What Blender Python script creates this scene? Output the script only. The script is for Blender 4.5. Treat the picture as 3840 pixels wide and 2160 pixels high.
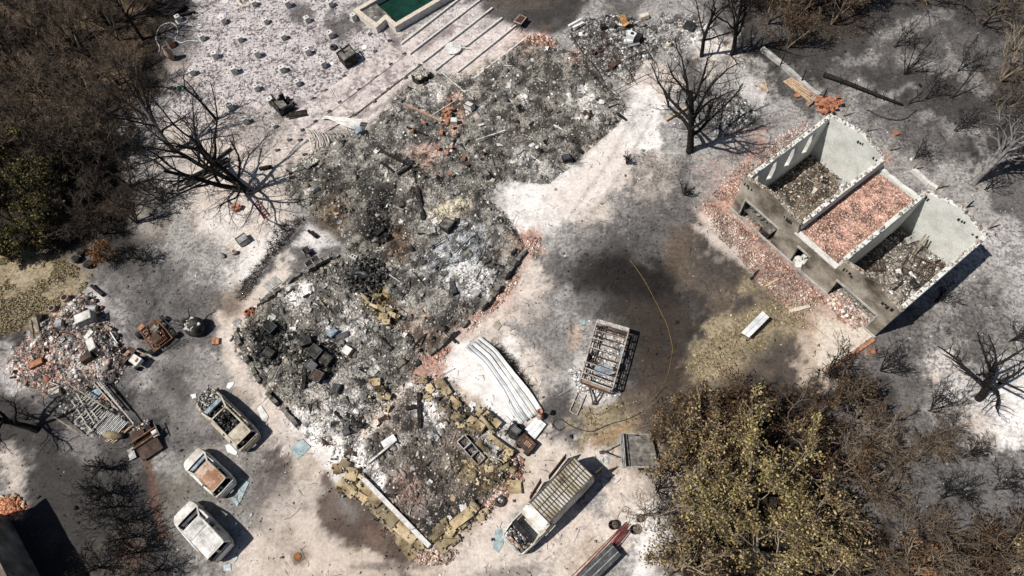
import bpy, math, random
import numpy as np
from mathutils import Vector, Matrix
for o in list(bpy.data.objects): bpy.data.objects.remove(o)
SC = bpy.context.scene
COL = SC.collection
R = math.radians
# ---------------------------------------------------------------- camera
FPX, NX, NY, CAMH = 2560.0, 2090.0, 2340.0, 45.0
_d = np.array([NX-1920, -(NY-1080), -FPX]); _d /= np.linalg.norm(_d)
_y = np.array([0, 1, 0.]) - _d[1]*_d; _y /= np.linalg.norm(_y)
_z = -_d; _x = np.cross(_y, _z)
RM = np.array([_x, _y, _z])
cam = bpy.data.cameras.new('camera'); cam.lens = 24; cam.sensor_width = 36; cam.clip_end = 2000
camo = bpy.data.objects.new('camera', cam); COL.objects.link(camo)
camo.matrix_world = Matrix.Translation((0, 0, CAMH)) @ Matrix(RM.tolist()).to_4x4()
SC.camera = camo
# ---------------------------------------------------------------- daylight
SUN_EL, SH_AZ = 56.0, 19.0            # elevation, compass of the shadows (world degrees)
wd = bpy.data.worlds.new('World'); SC.world = wd; wd.use_nodes = True
nt = wd.node_tree; bg = nt.nodes['Background']
sky = nt.nodes.new('ShaderNodeTexSky'); sky.sky_type = 'NISHITA'; sky.sun_disc = False
sky.sun_elevation = R(SUN_EL); sky.sun_rotation = R(90-(SH_AZ+180)); sky.altitude = 100
nt.links.new(sky.outputs[0], bg.inputs[0]); bg.inputs[1].default_value = 0.05
sl = bpy.data.lights.new('sun', 'SUN'); sl.energy = 5.0; sl.angle = R(0.5); sl.color = (1, .955, .89)
so = bpy.data.objects.new('sun', sl); COL.objects.link(so); so.location = (-30, 0, 60)
_sd = Vector((math.cos(R(SH_AZ))*math.cos(R(SUN_EL)), math.sin(R(SH_AZ))*math.cos(R(SUN_EL)), -math.sin(R(SUN_EL))))
so.rotation_euler = _sd.to_track_quat('-Z', 'Y').to_euler()
SC.view_settings.view_transform = 'Standard'; SC.view_settings.look = 'None'
SC.view_settings.exposure = 0.2; SC.view_settings.gamma = 1; SC.view_settings.use_curve_mapping = False
SC.render.engine = 'CYCLES'
# ---------------------------------------------------------------- pixel <-> place
def Gn(px, py, z=0.0):
    px = np.asarray(px, float)*3840/2576; py = np.asarray(py, float)*3840/2576
    c = np.stack([px-1920, -(py-1080), np.full_like(px, -FPX)], -1)
    w = c @ RM.T
    t = (z-CAMH)/w[..., 2]
    return w[..., 0]*t, w[..., 1]*t
def Pn(x, y, z=0.0):
    w = np.stack([np.asarray(x, float), np.asarray(y, float), np.full_like(np.asarray(x, float), z-CAMH)], -1)
    c = w @ RM
    return (1920+FPX*c[..., 0]/-c[..., 2])*2576/3840, (1080-FPX*c[..., 1]/-c[..., 2])*2576/3840
def G(p, z=0.0):
    x, y = Gn(p[0], p[1], z); return Vector((float(x), float(y), z))
ZO = {'11': (0, 0, 2.013), '12': (960, 0, 2.013), '13': (1920, 0, 2.013), '14': (2840, 0, 2.013),
      '21': (0, 700, 2.013), '22': (960, 700, 2.013), '23': (1920, 700, 2.013), '24': (2840, 700, 2.013),
      '31': (0, 1440, 2.013), '32': (960, 1440, 2.013), '33': (1920, 1440, 2.013), '34': (2840, 1440, 2.013),
      'r1': (2600, 380, 2.786), 'r2': (2960, 680, 2.415), 'r3': (640, 0, 3.018), 'r4': (1100, 260, 3.15),
      'r5': (0, 1050, 3.622), 'r6': (2080, 40, 4.529), 'r7': (1180, 1380, 1.9585), 'r8': (880, 880, 2.415),
      'c1': (600, 1420, 4.83), 'c2': (600, 1640, 2.8976), 'vn': (1840, 1660, 3.15), 'cv': (2080, 1160, 3.45),
      'bg': (480, 1120, 4.829), 'sh': (180, 1400, 4.026), 'ws': (1680, 1220, 2.786), 'tr': (2250, 1580, 2.5),
      'A': (0, 0, 3840/2576*0+2576/3840)}
def A(k, x, y):
    a, b, s = ZO[k]; return ((a+x/s)*2576/3840, (b+y/s)*2576/3840)
def W(k, x, y, z=0.0): return G(A(k, x, y), z)
def yaw(a, b): return math.atan2(b[1]-a[1], b[0]-a[0])
# ---------------------------------------------------------------- noise (numpy)
_L = np.random.RandomState(7).rand(256, 256)
def vn(x, y):
    xi = np.floor(x).astype(int); yi = np.floor(y).astype(int); fx = x-xi; fy = y-yi
    fx = fx*fx*(3-2*fx); fy = fy*fy*(3-2*fy)
    a = _L[xi % 256, yi % 256]; b = _L[(xi+1) % 256, yi % 256]; c = _L[xi % 256, (yi+1) % 256]; d = _L[(xi+1) % 256, (yi+1) % 256]
    return (a*(1-fx)+b*fx)*(1-fy)+(c*(1-fx)+d*fx)*fy
def fbm(x, y, o=4):
    s = 0; a = .5; n = 0
    for i in range(o):
        s = s+a*vn(x+17.3*i, y-9.1*i); n += a; x = x*2.03; y = y*2.03; a *= .55
    return s/n
def sst(a, b, x):
    t = np.clip((x-a)/(b-a), 0, 1); return t*t*(3-2*t)
def inpoly(px, py, poly):
    ins = np.zeros(px.shape, bool); n = len(poly)
    for i in range(n):
        x0, y0 = poly[i][:2]; x1, y1 = poly[(i+1) % n][:2]
        if y0 == y1: continue
        c = ((y0 > py) != (y1 > py)) & (px < (x1-x0)*(py-y0)/(y1-y0)+x0); ins ^= c
    return ins
def edist(px, py, poly):
    d = np.full(px.shape, 1e9); n = len(poly)
    for i in range(n):
        x0, y0 = poly[i][:2]; x1, y1 = poly[(i+1) % n][:2]; dx = x1-x0; dy = y1-y0
        t = np.clip(((px-x0)*dx+(py-y0)*dy)/(dx*dx+dy*dy+1e-9), 0, 1)
        d = np.minimum(d, np.hypot(px-x0-t*dx, py-y0-t*dy))
    return d
# ---------------------------------------------------------------- materials
def ntree(name):
    m = bpy.data.materials.new(name); m.use_nodes = True; t = m.node_tree; b = t.nodes['Principled BSDF']; b.inputs['Specular IOR Level'].default_value = .12
    return m, t, b
def noise_node(t, vec, scale, det=6, rough=.6):
    n = t.nodes.new('ShaderNodeTexNoise'); n.inputs['Scale'].default_value = scale; n.inputs['Detail'].default_value = det
    n.inputs['Roughness'].default_value = rough; t.links.new(vec, n.inputs['Vector']); return n.outputs[0]
def ramp(t, fac, stops):
    r = t.nodes.new('ShaderNodeValToRGB'); e = r.color_ramp.elements
    while len(e) < len(stops): e.new(.5)
    for i, (p, c) in enumerate(stops): e[i].position = p; e[i].color = (*c, 1)
    t.links.new(fac, r.inputs[0]); return r.outputs[0]
def math_n(t, op, a, b):
    n = t.nodes.new('ShaderNodeMath'); n.operation = op
    for i, v in enumerate((a, b)):
        if isinstance(v, (int, float)): n.inputs[i].default_value = v
        else: t.links.new(v, n.inputs[i])
    return n.outputs[0]
def mixc(t, fac, a, b, mode='MIX'):
    n = t.nodes.new('ShaderNodeMix'); n.data_type = 'RGBA'; n.blend_type = mode
    for s, v in ((0, fac), (6, a), (7, b)):
        if isinstance(v, (int, float)): n.inputs[s].default_value = v
        elif isinstance(v, tuple): n.inputs[s].default_value = (*v, 1)
        else: t.links.new(v, n.inputs[s])
    return n.outputs[2]
def bump(t, b, h, strength, dist):
    n = t.nodes.new('ShaderNodeBump'); n.inputs['Strength'].default_value = strength; n.inputs['Distance'].default_value = dist
    t.links.new(h, n.inputs['Height']); t.links.new(n.outputs[0], b.inputs['Normal'])
def objvec(t):
    tc = t.nodes.new('ShaderNodeTexCoord'); oi = t.nodes.new('ShaderNodeObjectInfo')
    n = t.nodes.new('ShaderNodeVectorMath'); n.operation = 'ADD'
    mm = math_n(t, 'MULTIPLY', oi.outputs['Random'], 40.0)
    t.links.new(tc.outputs['Object'], n.inputs[0]); t.links.new(mm, n.inputs[1]); return n.outputs[0]
MT = {}
def M(name, cols, scale=2.0, rough=.85, bmp=.4, metal=0.0, fine=18.0, lo=.32, hi=.68, bd=.02, vary=0.):
    m, t, b = ntree(name); v = objvec(t)
    f = noise_node(t, v, scale, 7, .65); n = len(cols)
    c = ramp(t, f, [(lo+(hi-lo)*i/max(1, n-1), cols[i]) for i in range(n)])
    f2 = noise_node(t, v, fine, 4, .7)
    k = ramp(t, f2, [(.25, (.55, .55, .55)), (.6, (1, 1, 1)), (.8, (1.25, 1.25, 1.25))])
    c = mixc(t, 1.0, c, k, 'MULTIPLY')
    if vary:
        oi = t.nodes.new('ShaderNodeObjectInfo'); c = mixc(t, 1.0, c, ramp(t, oi.outputs['Random'], [(0, (1-vary,)*3), (1, (1+vary*.6, 1+vary*.5, 1+vary*.4))]), 'MULTIPLY')
    t.links.new(c, b.inputs['Base Color'])
    b.inputs['Roughness'].default_value = rough; b.inputs['Metallic'].default_value = metal; b.inputs['Specular IOR Level'].default_value = .4 if rough < .75 else .12
    if bmp: bump(t, b, f2, bmp, bd)
    MT[name] = m; return m
M('white_ash_metal', [(.2, .19, .18), (.5, .48, .45), (.68, .67, .65), (.75, .74, .72)], 1.2, .7, .2)
M('white_burnt_paint', [(.16, .1, .06), (.46, .42, .36), (.68, .67, .64), (.75, .745, .73)], .9, .6, .15)
M('cream_burnt_paint', [(.1, .06, .04), (.36, .3, .22), (.5, .45, .37), (.6, .57, .5)], 1.6, .65, .2)
M('rust_roof', [(.14, .15, .17), (.2, .1, .05), (.3, .13, .055), (.5, .4, .34), (.42, .16, .05)], 1.0, .6, .25)
M('rust', [(.05, .035, .03), (.16, .075, .04), (.36, .14, .05)], 3, .8, .3)
M('dark_rust', [(.025, .02, .018), (.07, .045, .035), (.13, .085, .065)], 2.5, .75, .3)
M('soot', [(.008, .008, .009), (.022, .021, .021), (.05, .05, .05)], 3, .8, .4)
M('char_wood', [(.008, .007, .007), (.02, .018, .017), (.075, .068, .06)], 5, .85, .5)
M('grey_wood', [(.08, .07, .06), (.24, .2, .15), (.42, .37, .3)], 4, .85, .4)
M('tan_wood', [(.25, .16, .09), (.5, .36, .24), (.6, .47, .34)], 4, .85, .3)
M('dark_metal', [(.02, .021, .023), (.05, .052, .056), (.12, .12, .12)], 3, .5, .2)
M('blue_metal', [(.08, .1, .13), (.2, .26, .31), (.4, .45, .48)], 3, .5, .2)
M('blue_sheet', [(.36, .375, .38), (.56, .575, .58), (.7, .71, .71)], .8, .5, .15)
M('grey_metal', [(.12, .115, .11), (.3, .295, .29), (.48, .48, .48)], 2.5, .5, .2)
M('thicket_bark', [(.03, .023, .018), (.075, .058, .045), (.15, .12, .095)], 2, .95, .4)
M('pale_frame', [(.16, .09, .07), (.4, .36, .32), (.58, .56, .53)], 4, .7, .2)
M('white_metal', [(.45, .45, .45), (.7, .71, .71), (.78, .78, .78)], 1.5, .5, .1)
M('concrete', [(.2, .19, .175), (.4, .385, .36), (.52, .5, .47)], 2, .9, .3)
M('pale_concrete', [(.4, .38, .35), (.62, .6, .57), (.7, .68, .65)], 3, .9, .2)
M('van_roof', [(.1, .075, .05), (.34, .29, .2), (.5, .47, .4), (.62, .61, .58)], .9, .7, .2)
M('soot_shade_concrete', [(.03, .03, .028), (.14, .13, .115), (.33, .31, .27)], 2.2, .9, .5)
M('charred_stone', [(.012, .012, .011), (.035, .034, .03), (.12, .115, .095)], 2.5, .9, .6)
M('white_plaster', [(.5, .5, .46), (.66, .665, .62), (.74, .745, .71)], .7, .9, .1)
M('stained_plaster', [(.05, .042, .034), (.16, .137, .108), (.3, .265, .215), (.44, .4, .35)], .55, .9, .25)
M('pink_brick', [(.34, .2, .15), (.52, .36, .29), (.6, .5, .44)], 5, .9, .3)
M('terracotta', [(.2, .08, .05), (.38, .17, .1), (.48, .29, .21)], 3, .85, .3)
M('orange_brick', [(.2, .08, .045), (.37, .16, .09), (.45, .26, .18)], 4, .85, .3)
M('tan_slab', [(.04, .032, .022), (.24, .19, .115), (.41, .335, .21), (.5, .43, .3)], 1.0, .95, .5, vary=.5)
M('clay', [(.16, .09, .06), (.34, .24, .18), (.45, .36, .3)], 4, .85, .2)
M('cream_tile', [(.4, .33, .26), (.58, .51, .43), (.66, .6, .54)], 4, .85, .2)
M('red_paint', [(.07, .02, .018), (.2, .05, .045), (.3, .1, .09)], 4, .7, .2)
M('green_plastic', [(.01, .06, .04), (.02, .16, .11), (.04, .24, .16)], 5, .5, .1)
M('yellow_hose', [(.12, .075, .02), (.26, .17, .05), (.36, .25, .09)], 4, .6, .1)
M('black_rubber', [(.01, .01, .01), (.025, .025, .026), (.05, .05, .05)], 6, .7, .3)
M('teal_glass', [(.2, .26, .27), (.32, .4, .41), (.46, .53, .53)], 3, .25, .4)
M('white_rope', [(.4, .4, .38), (.62, .62, .6)], 9, .9, .2)
M('orange_sheet', [(.2, .1, .04), (.44, .23, .08), (.56, .38, .2)], 2, .6, .1)
M('black_bark', [(.008, .007, .007), (.018, .016, .015), (.05, .045, .042)], 5, .95, .6)
M('grey_bark', [(.07, .065, .062), (.2, .19, .185), (.34, .33, .33)], 3, .95, .6)
M('brown_bark', [(.05, .037, .027), (.15, .115, .085), (.29, .23, .17)], 2, .95, .4)
M('pale_bark', [(.12, .09, .065), (.3, .245, .18), (.44, .37, .28)], 2, .95, .4)
def watermat():
    m, t, b = ntree('pool_water'); f = noise_node(t, objvec(t), 1.2, 4); t.links.new(ramp(t, f, [(.3, (.005, .021, .015)), (.7, (.011, .042, .03))]), b.inputs['Base Color'])
    b.inputs['Roughness'].default_value = .25; bump(t, b, noise_node(t, objvec(t), 3, 2), .05, .02); MT['pool_water'] = m
watermat()
def speckmat(name, base, dark):
    m, t, b = ntree(name); p = t.nodes.new('ShaderNodeNewGeometry').outputs['Position']
    f = math_n(t, 'ADD', math_n(t, 'MULTIPLY', noise_node(t, p, 1.9, 10, .74), .7), math_n(t, 'MULTIPLY', noise_node(t, p, .5, 4, .6), .3)); f2 = noise_node(t, p, 4, 6, .7)
    c = mixc(t, 1.0, ramp(t, noise_node(t, p, .6, 5), base), ramp(t, f2, [(.34, (.6, .58, .58)), (.5, (1, 1, 1)), (.68, (1.3, 1.3, 1.3))]), 'MULTIPLY')
    c = mixc(t, math_n(t, 'MULTIPLY', ramp(t, f, [(.5, (0, 0, 0)), (.55, (1, 1, 1))]), .8), c, dark); t.links.new(c, b.inputs['Base Color']); b.inputs['Roughness'].default_value = .95; bump(t, b, f2, .4, .03); MT[name] = m
speckmat('pink_stone', [(.3, (.36, .31, .295)), (.5, (.48, .425, .405)), (.7, (.58, .53, .51))], (.16, .135, .135))
def leafmat(name, a, b, c):
    m, t, bs = ntree(name); g = t.nodes.new('ShaderNodeNewGeometry')
    col = ramp(t, g.outputs['Random Per Island'], [(0, a), (.5, b), (1, c)])
    f = noise_node(t, g.outputs['Position'], .8, 3)
    k = ramp(t, f, [(.3, (.55, .5, .45)), (.7, (1.2, 1.2, 1.1))])
    t.links.new(mixc(t, 1.0, col, k, 'MULTIPLY'), bs.inputs['Base Color']); bs.inputs['Roughness'].default_value = .7
    MT[name] = m
leafmat('tan_leaf', (.05, .033, .018), (.2, .145, .075), (.44, .35, .2))
leafmat('straw_leaf', (.07, .054, .024), (.25, .2, .095), (.46, .39, .2))
leafmat('rust_leaf', (.025, .015, .01), (.07, .042, .026), (.17, .105, .055))
leafmat('grass_blade', (.1, .085, .04), (.28, .235, .15), (.42, .36, .25))
leafmat('olive_leaf', (.012, .014, .006), (.05, .048, .02), (.2, .17, .065))
leafmat('orange_leaf', (.06, .025, .01), (.2, .09, .03), (.34, .17, .07))
def tintmat(name, objcol):
    m, t, b = ntree(name); g = t.nodes.new('ShaderNodeNewGeometry'); p = g.outputs['Position']
    if objcol: src = t.nodes.new('ShaderNodeObjectInfo').outputs['Color']
    else:
        a = t.nodes.new('ShaderNodeAttribute'); a.attribute_name = 'tint'; src = a.outputs['Color']
    f = noise_node(t, p, 9, 5, .7); k = ramp(t, f, [(.25, (.5, .5, .5)), (.55, (1, 1, 1)), (.78, (1.3, 1.3, 1.3))])
    t.links.new(mixc(t, 1.0, src, k, 'MULTIPLY'), b.inputs['Base Color'])
    b.inputs['Roughness'].default_value = .92; bump(t, b, f, .4, .03); MT[name] = m
tintmat('debris', False); tintmat('debris_piece', True)
# ---------------------------------------------------------------- objects
def link(o): COL.objects.link(o); return o
def tag(o, label=None, cat=None, group=None, kind=None):
    if label: o['label'] = label
    if cat: o['category'] = cat
    if group: o['group'] = group
    if kind: o['kind'] = kind
    elif cat: o['kind'] = 'thing'
    return o
def thing(name, label, cat, loc=(0, 0, 0), rz=0.0, group=None):
    o = link(bpy.data.objects.new(name, None)); o.location = loc; o.rotation_euler = (0, 0, rz); o.empty_display_size = .3
    return tag(o, label, cat, group)
def np_mesh(name, V, F, tint=None, smooth=False, attr='tint'):
    me = bpy.data.meshes.new(name); V = np.asarray(V, np.float32); F = np.asarray(F, np.int32); k = F.shape[1]
    me.vertices.add(len(V)); me.vertices.foreach_set('co', V.ravel())
    me.loops.add(F.size); me.loops.foreach_set('vertex_index', F.ravel())
    me.polygons.add(len(F)); me.polygons.foreach_set('loop_start', np.arange(0, F.size, k, dtype=np.int32))
    if smooth: me.polygons.foreach_set('use_smooth', np.ones(len(F), bool))
    if tint is not None:
        a = me.color_attributes.new(attr, 'FLOAT_COLOR', 'POINT')
        if tint.shape[1] == 3: tint = np.concatenate([tint, np.ones((len(tint), 1))], 1)
        a.data.foreach_set('color', tint.astype(np.float32).ravel())
    me.update(calc_edges=True); me.validate(); return me
def put(name, me, mat, parent=None, loc=(0, 0, 0)):
    o = link(bpy.data.objects.new(name, me)); o.location = loc
    if mat and not me.materials: me.materials.append(MT[mat])
    if parent: o.parent = parent
    return o
def rotm(ax, ay, az): return Matrix.Rotation(az, 3, 'Z') @ Matrix.Rotation(ay, 3, 'Y') @ Matrix.Rotation(ax, 3, 'X')
BOXF = [(0, 3, 2, 1), (4, 5, 6, 7), (0, 1, 5, 4), (1, 2, 6, 5), (2, 3, 7, 6), (3, 0, 4, 7)]
class MB:
    def __init__(s): s.v = []; s.f = []
    def add(s, vs, fs):
        n = len(s.v); s.v += [Vector(v) for v in vs]; s.f += [tuple(i+n for i in f) for f in fs]; return s
    def box(s, c, size, rot=(0, 0, 0), jit=0.0, rng=random):
        c = Vector(c); m = rotm(*rot); x, y, z = [q/2 for q in size]; vs = []
        for k in (-z, z):
            for (a, b) in ((-x, -y), (x, -y), (x, y), (-x, y)):
                v = Vector((a, b, k))
                if jit: v += Vector((rng.uniform(-1, 1), rng.uniform(-1, 1), rng.uniform(-1, 1)))*jit
                vs.append(c+m @ v)
        return s.add(vs, BOXF)
    def hexa(s, b, t): return s.add(list(b)+list(t), BOXF)
    def bar(s, a, b, w=.08, h=None, up=(0, 0, 1)):
        a = Vector(a); b = Vector(b); h = h or w; d = b-a
        if d.length < 1e-5: return s
        d.normalize(); u = Vector(up)
        if abs(d.dot(u)) > .98: u = Vector((1, 0, 0))
        sx = d.cross(u).normalized(); uz = sx.cross(d).normalized(); vs = []
        for p in (a, b):
            for (i, j) in ((-1, -1), (1, -1), (1, 1), (-1, 1)): vs.append(p+sx*(i*w/2)+uz*(j*h/2))
        return s.add(vs, BOXF)
    def tube(s, pts, rad, n=6, cap=True, closed=False):
        pts = [Vector(p) for p in pts]; N = len(pts)
        if isinstance(rad, (int, float)): rad = [rad]*N
        base = len(s.v); prev = None
        for i, p in enumerate(pts):
            if closed: d = pts[(i+1) % N]-pts[i-1]
            else: d = pts[min(i+1, N-1)]-pts[max(i-1, 0)]
            if d.length < 1e-6: d = Vector((0, 0, 1))
            d.normalize()
            if prev is None: u = Vector((0, 0, 1)) if abs(d.z) < .9 else Vector((1, 0, 0))
            else: u = prev
            a = u-d*u.dot(d)
            if a.length < 1e-4: a = d.orthogonal()
            a.normalize(); prev = a; b = d.cross(a)
            for k in range(n):
                t = 2*math.pi*k/n; s.v.append(p+(a*math.cos(t)+b*math.sin(t))*rad[i])
        for i in range(N if closed else N-1):
            j = (i+1) % N
            for k in range(n): s.f.append((base+i*n+k, base+i*n+(k+1) % n, base+j*n+(k+1) % n, base+j*n+k))
        if cap and not closed and n > 2:
            s.f.append(tuple(base+k for k in reversed(range(n)))); s.f.append(tuple(base+(N-1)*n+k for k in range(n)))
        return s
    def lathe(s, prof, n=14, c=(0, 0, 0), cap=True, rot=None):
        c = Vector(c); base = len(s.v)
        for (r, z) in prof:
            for k in range(n):
                t = 2*math.pi*k/n; v = Vector((r*math.cos(t), r*math.sin(t), z)); s.v.append(c+(rot @ v if rot else v))
        for i in range(len(prof)-1):
            for k in range(n): s.f.append((base+i*n+k, base+i*n+(k+1) % n, base+(i+1)*n+(k+1) % n, base+(i+1)*n+k))
        if cap:
            s.f.append(tuple(base+k for k in reversed(range(n)))); m = base+(len(prof)-1)*n; s.f.append(tuple(m+k for k in range(n)))
        return s
    def prism(s, poly, z0, z1):
        n = len(poly); a = sum(poly[i][0]*poly[(i+1) % n][1]-poly[(i+1) % n][0]*poly[i][1] for i in range(n))
        if a < 0: poly = poly[::-1]
        b = len(s.v)
        s.v += [Vector((p[0], p[1], z0)) for p in poly]+[Vector((p[0], p[1], z1)) for p in poly]
        s.f.append(tuple(b+i for i in reversed(range(n)))); s.f.append(tuple(b+n+i for i in range(n)))
        for i in range(n): s.f.append((b+i, b+(i+1) % n, b+n+(i+1) % n, b+n+i))
        return s
    def grid(s, P, th=0.0):
        # P[i][j] points; th > 0 gives the sheet a thickness (downwards)
        n, m = len(P), len(P[0]); b = len(s.v)
        for row in P: s.v += [Vector(p) for p in row]
        for i in range(n-1):
            for j in range(m-1): s.f.append((b+i*m+j, b+(i+1)*m+j, b+(i+1)*m+j+1, b+i*m+j+1))
        if th:
            b2 = len(s.v)
            for row in P: s.v += [Vector(p)-Vector((0, 0, th)) for p in row]
            for i in range(n-1):
                for j in range(m-1): s.f.append((b2+i*m+j, b2+i*m+j+1, b2+(i+1)*m+j+1, b2+(i+1)*m+j))
            rim = [(i, 0) for i in range(n)]+[(n-1, j) for j in range(1, m)]+[(i, m-1) for i in range(n-2, -1, -1)]+[(0, j) for j in range(m-2, 0, -1)]
            for k in range(len(rim)):
                (i, j), (i2, j2) = rim[k], rim[(k+1) % len(rim)]
                s.f.append((b+i*m+j, b2+i*m+j, b2+i2*m+j2, b+i2*m+j2))
        return s
    def rock(s, c, size, rng, rz=None, squash=1):
        # chipped block: a box with cut corners
        c = Vector(c); m = rotm(rng.uniform(-.35, .35)*squash, rng.uniform(-.35, .35)*squash, rng.uniform(0, 6.3) if rz is None else rz)
        x, y, z = [q/2 for q in size]; vs = []
        for k, sc in ((-z, 1), (z, .82)):
            for (a, b) in ((-x, -y), (0, -y*1.1), (x, -y), (x*1.08, 0), (x, y), (0, y*1.1), (-x, y), (-x*1.08, 0)):
                v = Vector((a*sc*rng.uniform(.75, 1.05), b*sc*rng.uniform(.75, 1.05), k*rng.uniform(.75, 1.1))); vs.append(c+m @ v)
        f = [tuple(reversed(range(8))), tuple(range(8, 16))]+[(i, (i+1) % 8, 8+(i+1) % 8, 8+i) for i in range(8)]
        return s.add(vs, f)
    def build(s, name, mat, parent=None, smooth=False, world=False):
        me = bpy.data.meshes.new(name)
        vs = s.v
        if world and parent:
            mi = (Matrix.Translation(parent.location) @ parent.rotation_euler.to_matrix().to_4x4()).inverted(); vs = [mi @ v for v in vs]
        me.from_pydata([tuple(v) for v in vs], [], s.f)
        if smooth: me.polygons.foreach_set('use_smooth', [True]*len(me.polygons))
        return put(name, me, mat, parent)
    def top(s, name, mat, label, cat, group=None, smooth=False, kind=None):
        # a thing that is one mesh: its origin goes to the middle of its foot
        n = len(s.v); c = Vector((sum(v.x for v in s.v)/n, sum(v.y for v in s.v)/n, min(v.z for v in s.v)))
        s.v = [v-c for v in s.v]; o = s.build(name, mat, None, smooth); o.location = c
        return tag(o, label, cat, group, kind)
def copy_tree(o, parent=None):
    c = link(o.copy()); c.parent = parent
    for ch in list(o.children): copy_tree(ch, c)
    return c
def ring_tube(L, pts, r0, r1, n):
    L.append((pts, r0, r1, n))
def flush(L):
    V, F = [], []; off = 0
    for pts, r0, r1, n in L:
        P = np.array(pts); N = len(P); T = np.gradient(P, axis=0); T /= np.linalg.norm(T, axis=1)[:, None]+1e-9
        ref = np.array([.31, .77, .2]) if abs(T[0, 2]) > .5 else np.array([.1, .05, 1.]); A = np.cross(T, ref); A /= np.linalg.norm(A, axis=1)[:, None]+1e-9; B = np.cross(T, A)
        rr = np.linspace(r0, r1, N)[:, None, None]; th = np.arange(n)*2*np.pi/n
        V.append((P[:, None]+(A[:, None]*np.cos(th)[None, :, None]+B[:, None]*np.sin(th)[None, :, None])*rr).reshape(-1, 3))
        i = np.arange(N-1)[:, None]*n; k = np.arange(n)[None]; F.append((np.stack([i+k, i+(k+1) % n, i+n+(k+1) % n, i+n+k], -1).reshape(-1, 4))+off); off += N*n
    return np.concatenate(V), np.concatenate(F)
def curve(rng, p, d, L, n, wob, up):
    P = [np.array(p, float)]; d = np.array(d, float); d /= np.linalg.norm(d); s = L/n
    for i in range(n):
        d = d+rng.normal(0, wob, 3)+np.array([0, 0, up]); d /= np.linalg.norm(d); P.append(P[-1]+d*s)
    return P
def side(rng, d, ang):
    d = np.array(d)/np.linalg.norm(d); v = np.cross(d, rng.normal(0, 1, 3)); v /= np.linalg.norm(v)+1e-9; return d*math.cos(ang)+v*math.sin(ang)
# ================================================================ GROUND: ash, soot, sand and dry grass, each where it lies
PAL = {'W': (.66, .63, .61), 'w': (.53, .465, .415), 'm': (.44, .405, .405), 's': (.4, .33, .27), 'l': (.29, .275, .265),
       'g': (.118, .111, .107), 'd': (.044, .041, .039), 'k': (.013, .012, .0115), 'b': (.1, .08, .064), 'n': (.024, .019, .015),
       'y': (.27, .22, .145), 'r': (.4, .25, .2)}
SPK = {'W': .2, 'w': .25, 'm': 1., 's': .2, 'l': .55, 'g': .5, 'd': .4, 'k': .2, 'b': .35, 'n': .4, 'y': .55, 'r': .4}
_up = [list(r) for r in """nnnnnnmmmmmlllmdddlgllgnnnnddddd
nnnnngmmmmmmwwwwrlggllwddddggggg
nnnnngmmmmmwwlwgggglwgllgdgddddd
nnnnlmmmmmwwlgggggllWlgglllggddd
nnnnlwwwwwllgllgggwWWllrllllggdd
nnnnllwwwgglllggWWWwwgrllrrrgllg
nnnndlwwwldddlllWwwlggrgrrrllllg
nnndgllwwlgdblllrllggbwrgrrlllll
yyggggllwggdllWlwgdddbbbrgglllll
yyllgggsgWgbllgrwlgdddbybrllglgl
dlglgggwgdgllrwwlllgddyybsrgglgl
lrlglglwgdllgrWWwllgdbybbsgggwlW
dggdgglswgWlwWsWwglbbbbdddddgllW
dddgdgglwWWlsgslwgyybnnnnnnnggwW
ldddglllgsWWlgysswwsswnnnnnnndgg
lddddbglggsbWggrswlwwwnnnnnnndgg
kdddbgllgwbbsgswlwwwWnnnnnnndnnn
kkdbdglwssssbswwlwslWnnnnnnnndnn""".split('\n')]
GRID = np.array([[PAL[c]+(SPK[c],) for c in r] for r in _up])
PS = 2.0; PW, PH = int(2576/PS)+1, int(1449/PS)+1
_X, _Y = np.meshgrid((np.arange(PW)+.5)*PS, (np.arange(PH)+.5)*PS)
_n1 = fbm(_X/70, _Y/70, 4)-.5; _n2 = fbm(_X/70+50, _Y/70+31, 4)-.5; _n3 = fbm(_X/22+9, _Y/22, 4)-.5; _n4 = .6*fbm(_X/9+3, _Y/9+8, 5)+.6*fbm(_X/26+8, _Y/26+3, 3)-.6; _n5 = .6*fbm(_X/9+63, _Y/9-8, 5)+.6*fbm(_X/26+18, _Y/26+43, 3)-.6
def cellsample(X, Y):
    gx = np.clip(X/80.5-.5, 0, 30.999); gy = np.clip(Y/80.5-.5, 0, 16.999); i = gx.astype(int); j = gy.astype(int)
    fx = sst(.28, .72, gx-i)[..., None]; fy = sst(.28, .72, gy-j)[..., None]
    return (GRID[j, i]*(1-fx)+GRID[j, i+1]*fx)*(1-fy)+(GRID[j+1, i]*(1-fx)+GRID[j+1, i+1]*fx)*fy
PAINT = cellsample(_X+_n1*95+_n3*40+_n4*120, _Y+_n2*95-_n3*36+_n5*120)
def lay(mask, c, strength, spk, w):
    col = PAL[c] if isinstance(c, str) else c; sp = spk if spk is not None else (SPK[c] if isinstance(c, str) else .3)
    PAINT[w] += (np.array(tuple(col)+(sp,))-PAINT[w])*(np.clip(mask*strength, 0, 1))[..., None]
def win(x0, y0, x1, y1, mg):
    return (slice(max(0, int((y0-mg)/PS)), max(1, int((y1+mg)/PS)+1)), slice(max(0, int((x0-mg)/PS)), max(1, int((x1+mg)/PS)+1)))
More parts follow.
